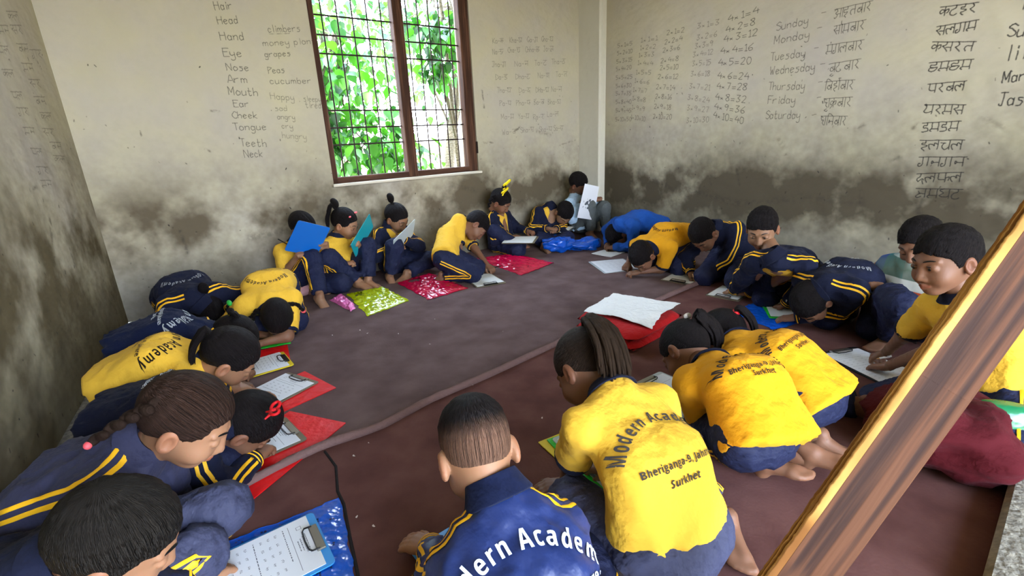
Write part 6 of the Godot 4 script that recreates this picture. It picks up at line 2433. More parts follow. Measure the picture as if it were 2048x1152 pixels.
		{"label": "boy in yellow shirt lying on his elbow and writing with a white pencil", "p": Vector3(2.999, 0.230, -2.241), "c": Vector3(2.677, 0.220, -2.224), "h": Vector3(2.563, 0.160, -2.225), "hd": Vector3(-0.416, -0.906, 0.073), "sl": Vector3(0.088, -0.003, 0.996), "hipl": Vector3(3.011, 0.230, -2.172), "hipr": Vector3(2.987, 0.230, -2.310), "el": Vector3(2.715, 0.050, -2.180), "er": Vector3(2.775, 0.159, -2.496), "wl": Vector3(2.567, 0.040, -2.260), "wr": Vector3(2.663, 0.050, -2.444), "kl": Vector3(2.819, 0.060, -2.108), "kr": Vector3(2.785, 0.060, -2.305), "al": Vector3(3.068, 0.050, -2.192), "ar": Vector3(3.047, 0.050, -2.310), "tl": Vector3(-0.985, -0.000, 0.174), "tr": Vector3(-0.985, -0.000, 0.174), "sl_": Vector3(2.717, 0.221, -2.111), "sr_": Vector3(2.697, 0.221, -2.341), "b": 0.050, "top": "polo", "cloth": "amber", "collar": "navy", "cuff": "navy", "hair": "boy", "skin": Color(0.185, 0.090, 0.050), "print": true, "printsize": 0.8},
		{"label": "boy in navy jacket with bowed head beside the boy writing in yellow", "p": Vector3(2.967, 0.170, -1.790), "c": Vector3(2.915, 0.340, -1.890), "h": Vector3(2.756, 0.330, -1.888), "hd": Vector3(-0.492, -0.866, 0.087), "sl": Vector3(0.093, 0.355, 0.930), "hipl": Vector3(2.979, 0.170, -1.721), "hipr": Vector3(2.954, 0.170, -1.859), "el": Vector3(2.856, 0.160, -1.765), "er": Vector3(2.851, 0.120, -2.086), "wl": Vector3(2.792, 0.050, -1.848), "wr": Vector3(2.778, 0.050, -1.977), "kl": Vector3(2.787, 0.060, -1.657), "kr": Vector3(2.752, 0.060, -1.854), "al": Vector3(3.036, 0.050, -1.742), "ar": Vector3(3.015, 0.050, -1.860), "tl": Vector3(-0.985, -0.000, 0.174), "tr": Vector3(-0.985, -0.000, 0.174), "sl_": Vector3(2.933, 0.356, -1.768), "sr_": Vector3(2.912, 0.274, -1.982), "b": 0.040, "top": "jacket", "cloth": "navy", "collar": "navy", "cuff": "navy", "hair": "boy", "ink": "white_print", "skin": Color(0.185, 0.090, 0.050)},
		{"label": "boy in open navy jacket looking down at both hands, face visible", "p": Vector3(2.850, 0.170, -1.330), "c": Vector3(2.434, 0.330, -1.229), "h": Vector3(2.558, 0.460, -1.398), "hd": Vector3(-0.852, -0.423, 0.310), "sl": Vector3(0.244, 0.006, 0.970), "hipl": Vector3(2.869, 0.170, -1.262), "hipr": Vector3(2.832, 0.170, -1.397), "el": Vector3(2.580, 0.177, -1.319), "er": Vector3(2.544, 0.177, -1.467), "wl": Vector3(2.661, 0.050, -1.492), "wr": Vector3(2.643, 0.050, -1.574), "kl": Vector3(2.683, 0.060, -1.181), "kr": Vector3(2.631, 0.060, -1.374), "al": Vector3(2.924, 0.050, -1.287), "ar": Vector3(2.893, 0.050, -1.403), "tl": Vector3(-0.966, -0.000, 0.259), "tr": Vector3(-0.966, -0.000, 0.259), "sl_": Vector3(2.489, 0.320, -1.124), "sr_": Vector3(2.433, 0.319, -1.347), "b": 0.030, "gl": "flat", "gr": "flat", "top": "jacket", "cloth": "navy", "collar": "navy", "cuff": "navy", "hair": "boy", "ink": "white_print", "skin": Color(0.235, 0.118, 0.064), "open": true, "open_front": true},
		{"label": "boy in navy jacket lying forward over the green folder", "p": Vector3(2.770, 0.190, -0.940), "c": Vector3(2.423, 0.260, -0.989), "h": Vector3(2.411, 0.170, -1.038), "hd": Vector3(-0.259, -0.966, 0.000), "sl": Vector3(-0.063, 0.031, 0.998), "hipl": Vector3(2.776, 0.190, -0.871), "hipr": Vector3(2.764, 0.190, -1.010), "el": Vector3(2.547, 0.100, -0.976), "er": Vector3(2.620, 0.191, -1.169), "wl": Vector3(2.474, 0.050, -1.130), "wr": Vector3(2.622, 0.050, -1.255), "kl": Vector3(2.580, 0.060, -0.823), "kr": Vector3(2.562, 0.060, -1.023), "al": Vector3(2.835, 0.050, -0.886), "ar": Vector3(2.825, 0.050, -1.005), "tl": Vector3(-0.996, -0.000, 0.087), "tr": Vector3(-0.996, -0.000, 0.087), "sl_": Vector3(2.445, 0.258, -0.870), "sr_": Vector3(2.460, 0.251, -1.099), "b": 0.050, "gl": "flat", "gr": "grip", "top": "jacket", "cloth": "navy", "collar": "navy", "cuff": "navy", "hair": "boy", "ink": "white_print", "skin": Color(0.185, 0.090, 0.050), "print": true, "printsize": 0.8},
		{"label": "boy in striped T-shirt with a clipboard on his knees", "p": Vector3(2.674, 0.120, -0.665), "c": Vector3(2.649, 0.390, -0.736), "h": Vector3(2.640, 0.470, -0.728), "hd": Vector3(-0.893, -0.423, -0.157), "sl": Vector3(-0.279, 0.152, 0.948), "hipl": Vector3(2.656, 0.120, -0.598), "hipr": Vector3(2.692, 0.120, -0.733), "el": Vector3(2.540, 0.235, -0.534), "er": Vector3(2.645, 0.194, -0.939), "wl": Vector3(2.426, 0.250, -0.652), "wr": Vector3(2.531, 0.270, -0.847), "kl": Vector3(2.389, 0.250, -0.684), "kr": Vector3(2.460, 0.250, -0.741), "al": Vector3(2.522, 0.050, -0.745), "ar": Vector3(2.669, 0.050, -0.819), "tl": Vector3(-0.966, -0.000, -0.259), "tr": Vector3(-0.966, -0.000, -0.259), "sl_": Vector3(2.620, 0.379, -0.619), "sr_": Vector3(2.684, 0.344, -0.837), "gl": "fist", "gr": "fist", "top": "tee", "cloth": "striped", "collar": "striped", "cuff": "striped", "hair": "boy", "skin": Color(0.185, 0.090, 0.050), "stripes": true},
		{"label": "boy in yellow shirt in profile behind the leaning plank", "p": Vector3(2.102, 0.130, -0.320), "c": Vector3(2.038, 0.410, -0.412), "h": Vector3(2.007, 0.550, -0.483), "hd": Vector3(-0.864, -0.208, -0.459), "sl": Vector3(-0.457, 0.122, 0.881), "hipl": Vector3(2.072, 0.130, -0.257), "hipr": Vector3(2.132, 0.130, -0.384), "el": Vector3(2.094, 0.218, -0.473), "er": Vector3(2.194, 0.211, -0.592), "wl": Vector3(2.185, 0.060, -0.626), "wr": Vector3(2.280, 0.070, -0.671), "kl": Vector3(1.831, 0.032, -0.188), "kr": Vector3(2.023, -0.018, -0.582), "al": Vector3(1.988, 0.050, -0.406), "ar": Vector3(1.972, 0.050, -0.325), "tl": Vector3(-0.906, -0.000, -0.423), "tr": Vector3(-0.906, -0.000, -0.423), "sl_": Vector3(1.991, 0.396, -0.301), "sr_": Vector3(2.097, 0.368, -0.504), "b": 0.050, "gl": "flat", "gr": "grip", "top": "polo", "cloth": "yellow", "collar": "navy", "cuff": "navy", "hair": "boy", "skin": Color(0.185, 0.090, 0.050), "open": true, "print": true},
		{"label": "child in yellow shirt with low ponytail, second back from the plank", "p": Vector3(1.561, 0.160, -0.632), "c": Vector3(1.553, 0.240, -0.876), "h": Vector3(1.659, 0.200, -1.006), "hd": Vector3(-0.287, -0.866, -0.410), "sl": Vector3(-0.996, 0.030, 0.085), "hipl": Vector3(1.492, 0.160, -0.619), "hipr": Vector3(1.630, 0.160, -0.644), "el": Vector3(1.591, 0.137, -0.884), "er": Vector3(1.770, 0.073, -0.844), "wl": Vector3(1.726, 0.050, -0.926), "wr": Vector3(1.616, 0.100, -0.895), "kl": Vector3(1.428, 0.060, -0.811), "kr": Vector3(1.758, -0.008, -0.812), "al": Vector3(1.512, 0.050, -0.562), "ar": Vector3(1.829, 0.050, -0.558), "tl": Vector3(0.342, -0.000, 0.940), "tr": Vector3(0.342, -0.000, 0.940), "sl_": Vector3(1.439, 0.234, -0.837), "sr_": Vector3(1.668, 0.227, -0.857), "b": 0.050, "top": "polo", "cloth": "amber", "collar": "navy", "cuff": "navy", "hair": "girl", "skirt": 0.05, "skin": Color(0.185, 0.090, 0.050), "print": true, "tails": [{"kind": "tail", "base": Vector3(0, 0.03, -0.10), "len": 0.17, "r": 0.022}], "ties": [["hair_tie", Vector3(0, 0.03, -0.11), Vector3(0.015, 0.015, 0.010), "hair_tie_red"]]},
		{"label": "girl in yellow shirt with a red band on her sleeve, bare soles towards the viewer", "p": Vector3(1.192, 0.190, -0.600), "c": Vector3(1.271, 0.270, -0.791), "h": Vector3(1.366, 0.240, -0.971), "hd": Vector3(-0.171, -0.866, -0.470), "sl": Vector3(-0.966, 0.087, -0.244), "hipl": Vector3(1.122, 0.190, -0.602), "hipr": Vector3(1.262, 0.190, -0.597), "el": Vector3(1.234, 0.100, -0.800), "er": Vector3(1.311, 0.144, -0.875), "wl": Vector3(1.364, 0.050, -0.927), "wr": Vector3(1.256, 0.050, -0.998), "kl": Vector3(1.244, 0.070, -0.794), "kr": Vector3(1.289, 0.060, -0.797), "al": Vector3(1.239, 0.050, -0.590), "ar": Vector3(1.377, 0.050, -0.532), "tl": Vector3(0.330, -0.259, 0.908), "tr": Vector3(0.250, -0.259, 0.933), "sl_": Vector3(1.150, 0.269, -0.793), "sr_": Vector3(1.372, 0.249, -0.737), "b": 0.060, "top": "polo", "cloth": "amber", "collar": "navy", "cuff": "navy", "hair": "girl", "skirt": 0.05, "hem": 0.7, "skin": Color(0.185, 0.090, 0.050), "print": true, "soles": true, "band": true, "tails": [{"kind": "tail", "base": Vector3(0, 0.05, -0.10), "len": 0.22, "r": 0.026}], "ties": [["hair_tie", Vector3(0, 0.088, -0.095), Vector3(0.017, 0.009, 0.014), "hair_tie_white"]]},
		{"label": "girl in yellow shirt seated beside the boy in shiny blue, brown hair tied high", "p": Vector3(0.742, 0.130, -0.529), "c": Vector3(0.785, 0.360, -0.742), "h": Vector3(0.818, 0.380, -0.892), "hd": Vector3(-0.166, -0.766, -0.621), "sl": Vector3(-0.992, 0.039, -0.124), "hipl": Vector3(0.672, 0.130, -0.535), "hipr": Vector3(0.812, 0.130, -0.522), "el": Vector3(0.707, 0.183, -0.822), "er": Vector3(0.965, 0.160, -0.715), "wl": Vector3(0.743, 0.040, -0.898), "wr": Vector3(0.892, 0.050, -0.867), "kl": Vector3(0.664, 0.100, -0.772), "kr": Vector3(0.926, 0.197, -0.758), "al": Vector3(0.724, 0.050, -0.550), "ar": Vector3(0.959, 0.060, -0.528), "tl": Vector3(-0.940, -0.000, -0.342), "tr": Vector3(-0.574, -0.000, 0.819), "sl_": Vector3(0.667, 0.343, -0.736), "sr_": Vector3(0.895, 0.334, -0.708), "b": 0.050, "gl": "flat", "gr": "grip", "top": "polo", "cloth": "yellow", "collar": "navy", "cuff": "navy", "hair": "girl", "skin": Color(0.185, 0.090, 0.050), "haircol": Color(0.042, 0.024, 0.017), "skirt": -0.03, "hem": 0.78, "dl": Vector3(-0.85, -0.1, -0.45), "print": true, "pants": "dusty_trousers", "tails": [{"kind": "tail", "at": [Vector3(0, 0.088, -0.068), Vector3(0, 0.105, -0.092), Vector3(0.006, 0.06, -0.122), Vector3(0.012, 0.0, -0.128), Vector3(0.02, -0.06, -0.112), Vector3(0.02, -0.095, -0.09)], "r": 0.032, "spread": 0.7, "col": Color(0.05, 0.028, 0.019)}]},
		{"label": "boy with clipped hair in a shiny blue jacket, back to the viewer", "p": Vector3(0.346, 0.120, -0.500), "c": Vector3(0.387, 0.310, -0.651), "h": Vector3(0.395, 0.380, -0.756), "hd": Vector3(0.166, -0.766, -0.621), "sl": Vector3(-0.966, 0.001, -0.259), "hipl": Vector3(0.278, 0.120, -0.518), "hipr": Vector3(0.413, 0.120, -0.482), "el": Vector3(0.278, 0.130, -0.742), "er": Vector3(0.545, 0.151, -0.734), "wl": Vector3(0.331, 0.050, -0.916), "wr": Vector3(0.609, 0.050, -0.864), "kl": Vector3(0.199, 0.080, -0.725), "kr": Vector3(0.586, 0.080, -0.622), "al": Vector3(0.272, 0.050, -0.457), "ar": Vector3(0.388, 0.050, -0.426), "tl": Vector3(0.259, -0.000, -0.966), "tr": Vector3(0.259, -0.000, -0.966), "sl_": Vector3(0.280, 0.264, -0.640), "sr_": Vector3(0.473, 0.264, -0.588), "b": 0.040, "gl": "flat", "gr": "grip", "top": "jacket", "cloth": "satin", "collar": "deep_navy", "cuff": "satin", "hair": "fade", "ink": "white_print", "skin": Color(0.30, 0.152, 0.082), "print": true, "printsize": 1.2, "dl": Vector3(-0.55, -0.1, -0.85), "hs": 1.0},
		{"label": "boy with short black hair at the bottom left, nearest to the viewer", "p": Vector3(-0.495, 0.120, -1.110), "c": Vector3(-0.328, 0.310, -1.024), "h": Vector3(-0.213, 0.360, -0.959), "hd": Vector3(0.816, -0.574, 0.071), "sl": Vector3(0.434, 0.013, -0.901), "hipl": Vector3(-0.466, 0.120, -1.174), "hipr": Vector3(-0.525, 0.120, -1.047), "el": Vector3(-0.226, 0.119, -1.141), "er": Vector3(-0.263, 0.167, -1.042), "wl": Vector3(-0.157, 0.050, -1.008), "wr": Vector3(-0.144, 0.060, -1.141), "kl": Vector3(-0.251, 0.100, -1.162), "kr": Vector3(-0.143, 0.100, -1.176), "al": Vector3(-0.525, 0.050, -1.190), "ar": Vector3(-0.413, 0.050, -1.050), "tl": Vector3(0.906, -0.000, 0.423), "tr": Vector3(0.906, -0.000, 0.423), "sl_": Vector3(-0.297, 0.290, -1.138), "sr_": Vector3(-0.397, 0.287, -0.930), "b": 0.040, "gl": "grip", "gr": "flat", "top": "jacket", "cloth": "navy", "collar": "navy", "cuff": "navy", "hair": "boy", "ink": "white_print", "skin": Color(0.30, 0.152, 0.082), "pants": "dusty_trousers", "haircol": Color(0.024, 0.02, 0.016)},
		{"label": "girl with a long brown plait in dark jacket at the lower left, face in profile", "p": Vector3(-0.425, 0.130, -1.368), "c": Vector3(-0.206, 0.360, -1.273), "h": Vector3(-0.093, 0.420, -1.214), "hd": Vector3(0.729, -0.643, 0.237), "sl": Vector3(0.309, 0.052, -0.950), "hipl": Vector3(-0.407, 0.130, -1.436), "hipr": Vector3(-0.444, 0.130, -1.300), "el": Vector3(-0.192, 0.160, -1.458), "er": Vector3(-0.437, 0.260, -1.354), "wl": Vector3(-0.112, 0.080, -1.570), "wr": Vector3(-0.445, 0.120, -1.343), "kl": Vector3(-0.181, 0.080, -1.509), "kr": Vector3(-0.074, 0.120, -1.279), "al": Vector3(-0.468, 0.050, -1.441), "ar": Vector3(-0.299, 0.050, -1.370), "tl": Vector3(0.966, -0.000, 0.259), "tr": Vector3(0.966, -0.000, 0.259), "sl_": Vector3(-0.190, 0.345, -1.391), "sr_": Vector3(-0.262, 0.333, -1.172), "b": 0.050, "gl": "grip", "gr": "grip", "top": "jacket", "cloth": "dusty_navy", "collar": "dusty_navy", "cuff": "navy", "hair": "girl", "ink": "white_print", "skin": Color(0.30, 0.152, 0.082), "pants": "dusty_trousers", "haircol": Color(0.05, 0.027, 0.016), "tails": [{"kind": "plait", "world": true, "at": [Vector3(-0.127, 0.502, -1.164), Vector3(-0.159, 0.488, -1.180), Vector3(-0.193, 0.471, -1.196), Vector3(-0.225, 0.456, -1.200), Vector3(-0.255, 0.440, -1.201)], "r": 0.019, "col": Color(0.045, 0.026, 0.016)}], "ties": [["hair_tie", Vector3(-0.261, 0.438, -1.198), Vector3(0.008, 0.008, 0.010), "hair_tie_pink", true]]},
		{"label": "child with red ribbon, face down on the lined sheet", "p": Vector3(-0.266, 0.220, -1.710), "c": Vector3(-0.060, 0.220, -1.606), "h": Vector3(0.026, 0.160, -1.611), "hd": Vector3(0.416, -0.906, -0.073), "sl": Vector3(0.341, 0.000, -0.940), "hipl": Vector3(-0.260, 0.220, -1.780), "hipr": Vector3(-0.272, 0.220, -1.640), "el": Vector3(-0.098, 0.109, -1.866), "er": Vector3(-0.089, 0.045, -1.464), "wl": Vector3(0.043, 0.050, -1.803), "wr": Vector3(0.024, 0.050, -1.584), "kl": Vector3(-0.058, 0.060, -1.792), "kr": Vector3(-0.076, 0.060, -1.593), "al": Vector3(-0.321, 0.050, -1.775), "ar": Vector3(-0.331, 0.050, -1.655), "tl": Vector3(0.996, -0.000, 0.087), "tr": Vector3(0.996, -0.000, 0.087), "sl_": Vector3(-0.047, 0.220, -1.727), "sr_": Vector3(-0.126, 0.220, -1.511), "b": 0.050, "top": "jacket", "cloth": "navy", "collar": "navy", "cuff": "navy", "hair": "girl", "ink": "white_print", "skirt": 0.05, "skin": Color(0.185, 0.090, 0.050), "print": true, "tails": [{"kind": "plait", "at": [Vector3(0.06, 0.03, -0.05), Vector3(0.10, 0.03, -0.03), Vector3(0.12, 0.0, 0.0)], "r": 0.016}], "bows": [[Vector3(0.090, 0.263, -1.447), 0.032, "hair_tie_red", true]]},
		{"label": "girl in yellow shirt leaning face down beside the left wall", "p": Vector3(-0.277, 0.240, -2.003), "c": Vector3(-0.064, 0.280, -1.923), "h": Vector3(0.022, 0.300, -1.861), "hd": Vector3(0.642, -0.766, -0.022), "sl": Vector3(0.295, 0.022, -0.955), "hipl": Vector3(-0.265, 0.240, -2.072), "hipr": Vector3(-0.289, 0.240, -1.934), "el": Vector3(-0.039, 0.127, -2.149), "er": Vector3(-0.035, 0.155, -1.964), "wl": Vector3(0.078, 0.050, -2.062), "wr": Vector3(0.047, 0.050, -2.090), "kl": Vector3(-0.063, 0.060, -2.067), "kr": Vector3(-0.098, 0.060, -1.870), "al": Vector3(-0.326, 0.050, -2.072), "ar": Vector3(-0.347, 0.050, -1.954), "tl": Vector3(0.985, -0.000, 0.174), "tr": Vector3(0.985, -0.000, 0.174), "sl_": Vector3(-0.058, 0.277, -2.043), "sr_": Vector3(-0.126, 0.272, -1.823), "b": 0.050, "gl": "flat", "gr": "flat", "top": "polo", "cloth": "yellow", "collar": "navy", "cuff": "navy", "hair": "girl", "skirt": 0.05, "skin": Color(0.30, 0.152, 0.082), "print": true, "tails": [{"kind": "tail", "base": Vector3(0, 0.04, -0.10), "len": 0.16, "r": 0.020}]},
		{"label": "girl in navy jacket lying forward with yellow and green hair tie", "p": Vector3(-0.273, 0.240, -2.324), "c": Vector3(-0.030, 0.250, -2.313), "h": Vector3(0.054, 0.210, -2.292), "hd": Vector3(0.498, -0.866, -0.044), "sl": Vector3(0.086, -0.004, -0.996), "hipl": Vector3(-0.261, 0.240, -2.393), "hipr": Vector3(-0.285, 0.240, -2.255), "el": Vector3(-0.027, 0.081, -2.504), "er": Vector3(-0.111, 0.104, -2.092), "wl": Vector3(0.059, 0.050, -2.367), "wr": Vector3(0.025, 0.050, -2.170), "kl": Vector3(-0.059, 0.060, -2.388), "kr": Vector3(-0.094, 0.060, -2.191), "al": Vector3(-0.322, 0.050, -2.394), "ar": Vector3(-0.343, 0.050, -2.275), "tl": Vector3(0.985, -0.000, 0.174), "tr": Vector3(0.985, -0.000, 0.174), "sl_": Vector3(-0.050, 0.248, -2.429), "sr_": Vector3(-0.070, 0.249, -2.199), "b": 0.050, "top": "jacket", "cloth": "deep_navy", "collar": "navy", "cuff": "navy", "hair": "girl", "ink": "white_print", "skirt": 0.05, "skin": Color(0.185, 0.090, 0.050), "print": true, "tails": [{"kind": "tail", "base": Vector3(0, 0.07, -0.09), "len": 0.18, "r": 0.018}], "ties": [["hair_tie", Vector3(0.0, 0.08, -0.105), Vector3(0.018, 0.014, 0.014), "hair_tie_yellow"], ["hair_tie", Vector3(0.05, 0.095, -0.125), Vector3(0.024, 0.010, 0.012), "hair_tie_green"]]},
		{"label": "child in navy jacket hunched in the left corner, seen from above", "p": Vector3(-0.121, 0.200, -3.334), "c": Vector3(-0.056, 0.260, -2.945), "h": Vector3(-0.017, 0.180, -3.009), "hd": Vector3(0.166, -0.966, 0.198), "sl": Vector3(0.960, 0.039, -0.279), "hipl": Vector3(-0.060, 0.200, -3.369), "hipr": Vector3(-0.181, 0.200, -3.299), "el": Vector3(0.202, 0.187, -3.082), "er": Vector3(-0.230, 0.085, -2.997), "wl": Vector3(0.091, 0.100, -3.167), "wr": Vector3(-0.082, 0.100, -3.067), "kl": Vector3(0.066, 0.060, -3.210), "kr": Vector3(-0.107, 0.060, -3.110), "al": Vector3(-0.099, 0.050, -3.416), "ar": Vector3(-0.202, 0.050, -3.356), "tl": Vector3(0.500, -0.000, 0.866), "tr": Vector3(0.500, -0.000, 0.866), "sl_": Vector3(0.050, 0.260, -3.006), "sr_": Vector3(-0.171, 0.251, -2.942), "b": 0.050, "top": "jacket", "cloth": "navy", "collar": "navy", "cuff": "navy", "hair": "girl", "ink": "white_print", "skin": Color(0.185, 0.090, 0.050), "tails": [{"kind": "bun", "at": [Vector3(0, 0.085, -0.085), Vector3(0, 0.12, -0.11), Vector3(0, 0.13, -0.14)], "r": 0.026}], "ties": [["hair_tie", Vector3(0, 0.105, -0.09), Vector3(0.016, 0.010, 0.016), "hair_tie_white"]], "print": true, "printsize": 0.8},
		{"label": "girl in yellow shirt bowed over her sheet with a plait at each side", "p": Vector3(0.327, 0.220, -3.051), "c": Vector3(0.263, 0.220, -2.730), "h": Vector3(0.286, 0.150, -2.661), "hd": Vector3(-0.023, -0.966, 0.258), "sl": Vector3(0.982, 0.000, 0.188), "hipl": Vector3(0.396, 0.220, -3.038), "hipr": Vector3(0.258, 0.220, -3.063), "el": Vector3(0.307, 0.060, -2.607), "er": Vector3(0.043, 0.095, -2.857), "wl": Vector3(0.177, 0.050, -2.622), "wr": Vector3(0.184, 0.050, -2.786), "kl": Vector3(0.391, 0.060, -2.836), "kr": Vector3(0.194, 0.060, -2.871), "al": Vector3(0.396, 0.050, -3.099), "ar": Vector3(0.278, 0.050, -3.120), "tl": Vector3(-0.174, -0.000, 0.985), "tr": Vector3(-0.174, -0.000, 0.985), "sl_": Vector3(0.382, 0.220, -2.738), "sr_": Vector3(0.156, 0.220, -2.781), "b": 0.050, "gl": "flat", "gr": "grip", "top": "polo", "cloth": "yellow", "collar": "navy", "cuff": "navy", "hair": "girl", "skin": Color(0.185, 0.090, 0.050), "print": true, "printsize": 0.8, "tails": [{"kind": "plait", "at": [Vector3(0.06, 0.0, -0.06), Vector3(0.10, -0.01, -0.05), Vector3(0.13, -0.03, 0.0)], "r": 0.017}, {"kind": "plait", "at": [Vector3(-0.06, 0.0, -0.06), Vector3(-0.10, -0.01, -0.05), Vector3(-0.125, -0.03, 0.0)], "r": 0.017}], "ties": [["hair_tie", Vector3(0.125, -0.025, -0.01), Vector3(0.012, 0.012, 0.012), "hair_tie_pink"], ["hair_tie", Vector3(-0.122, -0.025, -0.01), Vector3(0.012, 0.012, 0.012), "hair_tie_white"]]},
	]


func build_things():
	clipboard("blue clipboard held up in front of the leftmost girl's face, back outwards", frame_of(Vector3(0.628, 0.415, -3.358), Vector3(-0.891, 0.375, 0.255), Vector3(-0.445, -0.830, -0.335)), 0.225, 0.230, "blue_board", "worksheet", "metal", 0.004)
	clipboard("teal clipboard held on edge by the girl with pink hair clips", frame_of(Vector3(1.002, 0.374, -3.406), Vector3(-0.303, 0.609, 0.733), Vector3(-0.669, -0.684, 0.291)), 0.200, 0.270, "teal_board", "worksheet", "metal", 0.004)
	clipboard("clear clipboard held upright by the girl in navy under the window", frame_of(Vector3(1.292, 0.322, -3.373), Vector3(-0.075, 0.769, 0.635), Vector3(-0.819, -0.411, 0.400)), 0.180, 0.270, "clear_board", "faint_sheet", "metal", 0.004)
	sheet_of("folder", "red folder in the lap of the girl with pink hair clips", "folder", frame_of(Vector3(0.809, 0.152, -3.430), Vector3(-0.943, -0.324, -0.078), Vector3(0.270, -0.608, -0.746)), 0.090, 0.070, "red_folder", 0.0020, 0.003, "")
	clipboard("clipboard on the carpet in front of the boy leaning on both hands", frame_of(Vector3(1.696, 0.006, -2.937), Vector3(-0.986, -0.000, -0.167), Vector3(0.167, 0.000, -0.986)), 0.225, 0.300, "brown_board", "plain_sheet", "dark_metal", 0.004)
	clipboard("white clipboard on the lap of the girl with yellow bows", frame_of(Vector3(2.351, 0.135, -3.398), Vector3(-0.762, -0.093, 0.641), Vector3(-0.641, -0.029, -0.767)), 0.200, 0.290, "brown_board", "plain_sheet", "", 0.004)
	clipboard("board tilted before the boy beside the blue bag", frame_of(Vector3(2.867, 0.140, -3.518), Vector3(-0.912, -0.102, 0.396), Vector3(-0.399, 0.000, -0.917)), 0.200, 0.280, "dark_board", "plain_sheet", "", 0.004)
	sheet_of("sheet", "printed sheet with grey picture held by the boy in grey trousers", "paper", frame_of(Vector3(3.184, 0.369, -3.445), Vector3(0.971, -0.233, -0.054), Vector3(-0.236, -0.971, -0.045)), 0.210, 0.320, "picture_sheet", 0.0012, 0.012, "")
	sheet_of("sheet", "white sheet on the carpet by the crouching child in blue", "paper", frame_of(Vector3(2.958, 0.004, -2.915), Vector3(0.986, 0.000, -0.166), Vector3(0.166, 0.000, 0.986)), 0.280, 0.200, "plain_sheet", 0.0040, 0.003, "")
	clipboard("clear board under the sheet of the boy on his elbow", frame_of(Vector3(2.666, 0.004, -2.587), Vector3(0.917, -0.000, 0.399), Vector3(-0.399, 0.000, 0.917)), 0.300, 0.360, "clear_board", "faint_sheet", "", 0.004)
	clipboard("clipboard before the boy with bowed head in navy", frame_of(Vector3(2.762, 0.004, -2.017), Vector3(-0.232, -0.000, -0.973), Vector3(0.973, 0.000, -0.232)), 0.235, 0.250, "brown_board", "plain_sheet", "dark_metal", 0.004)
	clipboard("clipboard under both hands of the boy whose face is visible", frame_of(Vector3(2.693, 0.004, -1.633), Vector3(-0.185, 0.000, -0.983), Vector3(0.983, -0.000, -0.185)), 0.200, 0.240, "brown_board", "plain_sheet", "metal", 0.004)
	bag("glossy blue bag lying under the green folder", [Vector3(2.673, 0.004, -1.442), Vector3(2.519, 0.004, -1.131), Vector3(2.325, 0.004, -1.151), Vector3(2.403, 0.004, -1.450)], "blue_bag", 0.006, 5, [], "", "plastic carrier bags lying on the carpet")
	sheet_of("folder", "bright green folder under the boy lying forward", "folder", frame_of(Vector3(2.628, 0.016, -1.266), Vector3(0.646, 0.000, 0.763), Vector3(-0.763, 0.000, 0.646)), 0.200, 0.300, "green_folder", 0.0030, 0.003, "")
	sheet_of("sheet", "white sheet on the bright green folder", "paper", frame_of(Vector3(2.632, 0.022, -1.255), Vector3(0.605, -0.000, 0.796), Vector3(-0.796, -0.000, 0.605)), 0.190, 0.270, "plain_sheet", 0.0015, 0.003, "")
	clipboard("dark clipboard propped on the knees of the boy in the striped shirt", frame_of(Vector3(2.491, 0.165, -0.759), Vector3(0.261, 0.218, -0.940), Vector3(0.640, -0.768, 0.000)), 0.255, 0.240, "dark_board", "plain_sheet", "", 0.004)
	clipboard("clipboard in front of the boy in profile", frame_of(Vector3(2.259, 0.006, -0.702), Vector3(0.944, 0.000, 0.331), Vector3(-0.331, 0.000, 0.944)), 0.215, 0.335, "dark_board", "faint_sheet", "metal", 0.004)
	clipboard("clipboard beside the green bag of the girl with the red band", frame_of(Vector3(1.414, 0.020, -1.029), Vector3(1.000, 0.000, -0.026), Vector3(0.026, 0.000, 1.000)), 0.225, 0.340, "clear_board", "worksheet", "metal", 0.004)
	bag("crumpled green plastic bag under a clipboard", [Vector3(1.311, 0.004, -1.110), Vector3(1.373, 0.004, -0.997), Vector3(1.281, 0.004, -0.827), Vector3(1.278, 0.004, -0.887)], "green_bag", 0.010, 6, [], "", "plastic carrier bags lying on the carpet")
	sheet_of("folder", "yellow folder beside the seated girl with brown hair", "folder", frame_of(Vector3(0.933, 0.004, -0.961), Vector3(0.998, -0.000, 0.061), Vector3(-0.061, -0.000, 0.998)), 0.235, 0.340, "yellow_board", 0.0030, 0.003, "")
	sheet_of("folder", "green folder lying on the yellow folder", "folder", frame_of(Vector3(0.940, 0.009, -0.947), Vector3(0.990, -0.000, 0.139), Vector3(-0.139, 0.000, 0.990)), 0.220, 0.330, "green_folder", 0.0030, 0.003, "")
	clipboard("clear clipboard on the yellow and green folders", frame_of(Vector3(0.956, 0.014, -0.948), Vector3(0.995, 0.000, 0.100), Vector3(-0.100, 0.000, 0.995)), 0.210, 0.320, "clear_board", "worksheet", "metal", 0.004)
	clipboard("blue clipboard corner under the hand of the boy in shiny blue", frame_of(Vector3(0.417, 0.006, -0.834), Vector3(0.996, 0.000, -0.087), Vector3(0.087, 0.000, 0.996)), 0.220, 0.300, "sky_board", "plain_sheet", "", 0.004)
	bag("printed blue bag under the clipboard at the bottom", [Vector3(0.201, 0.004, -1.284), Vector3(0.146, 0.004, -0.948), Vector3(-0.120, 0.004, -1.050), Vector3(-0.132, 0.004, -1.307)], "blue_bag", 0.003, 7, [], "bag_print", "plastic carrier bags lying on the carpet")
	clipboard("sky blue clipboard with worksheet on the printed blue bag", frame_of(Vector3(-0.042, 0.014, -1.146), Vector3(0.034, 0.000, 0.999), Vector3(-0.999, 0.000, 0.034)), 0.215, 0.340, "sky_board", "worksheet", "metal", 0.004)
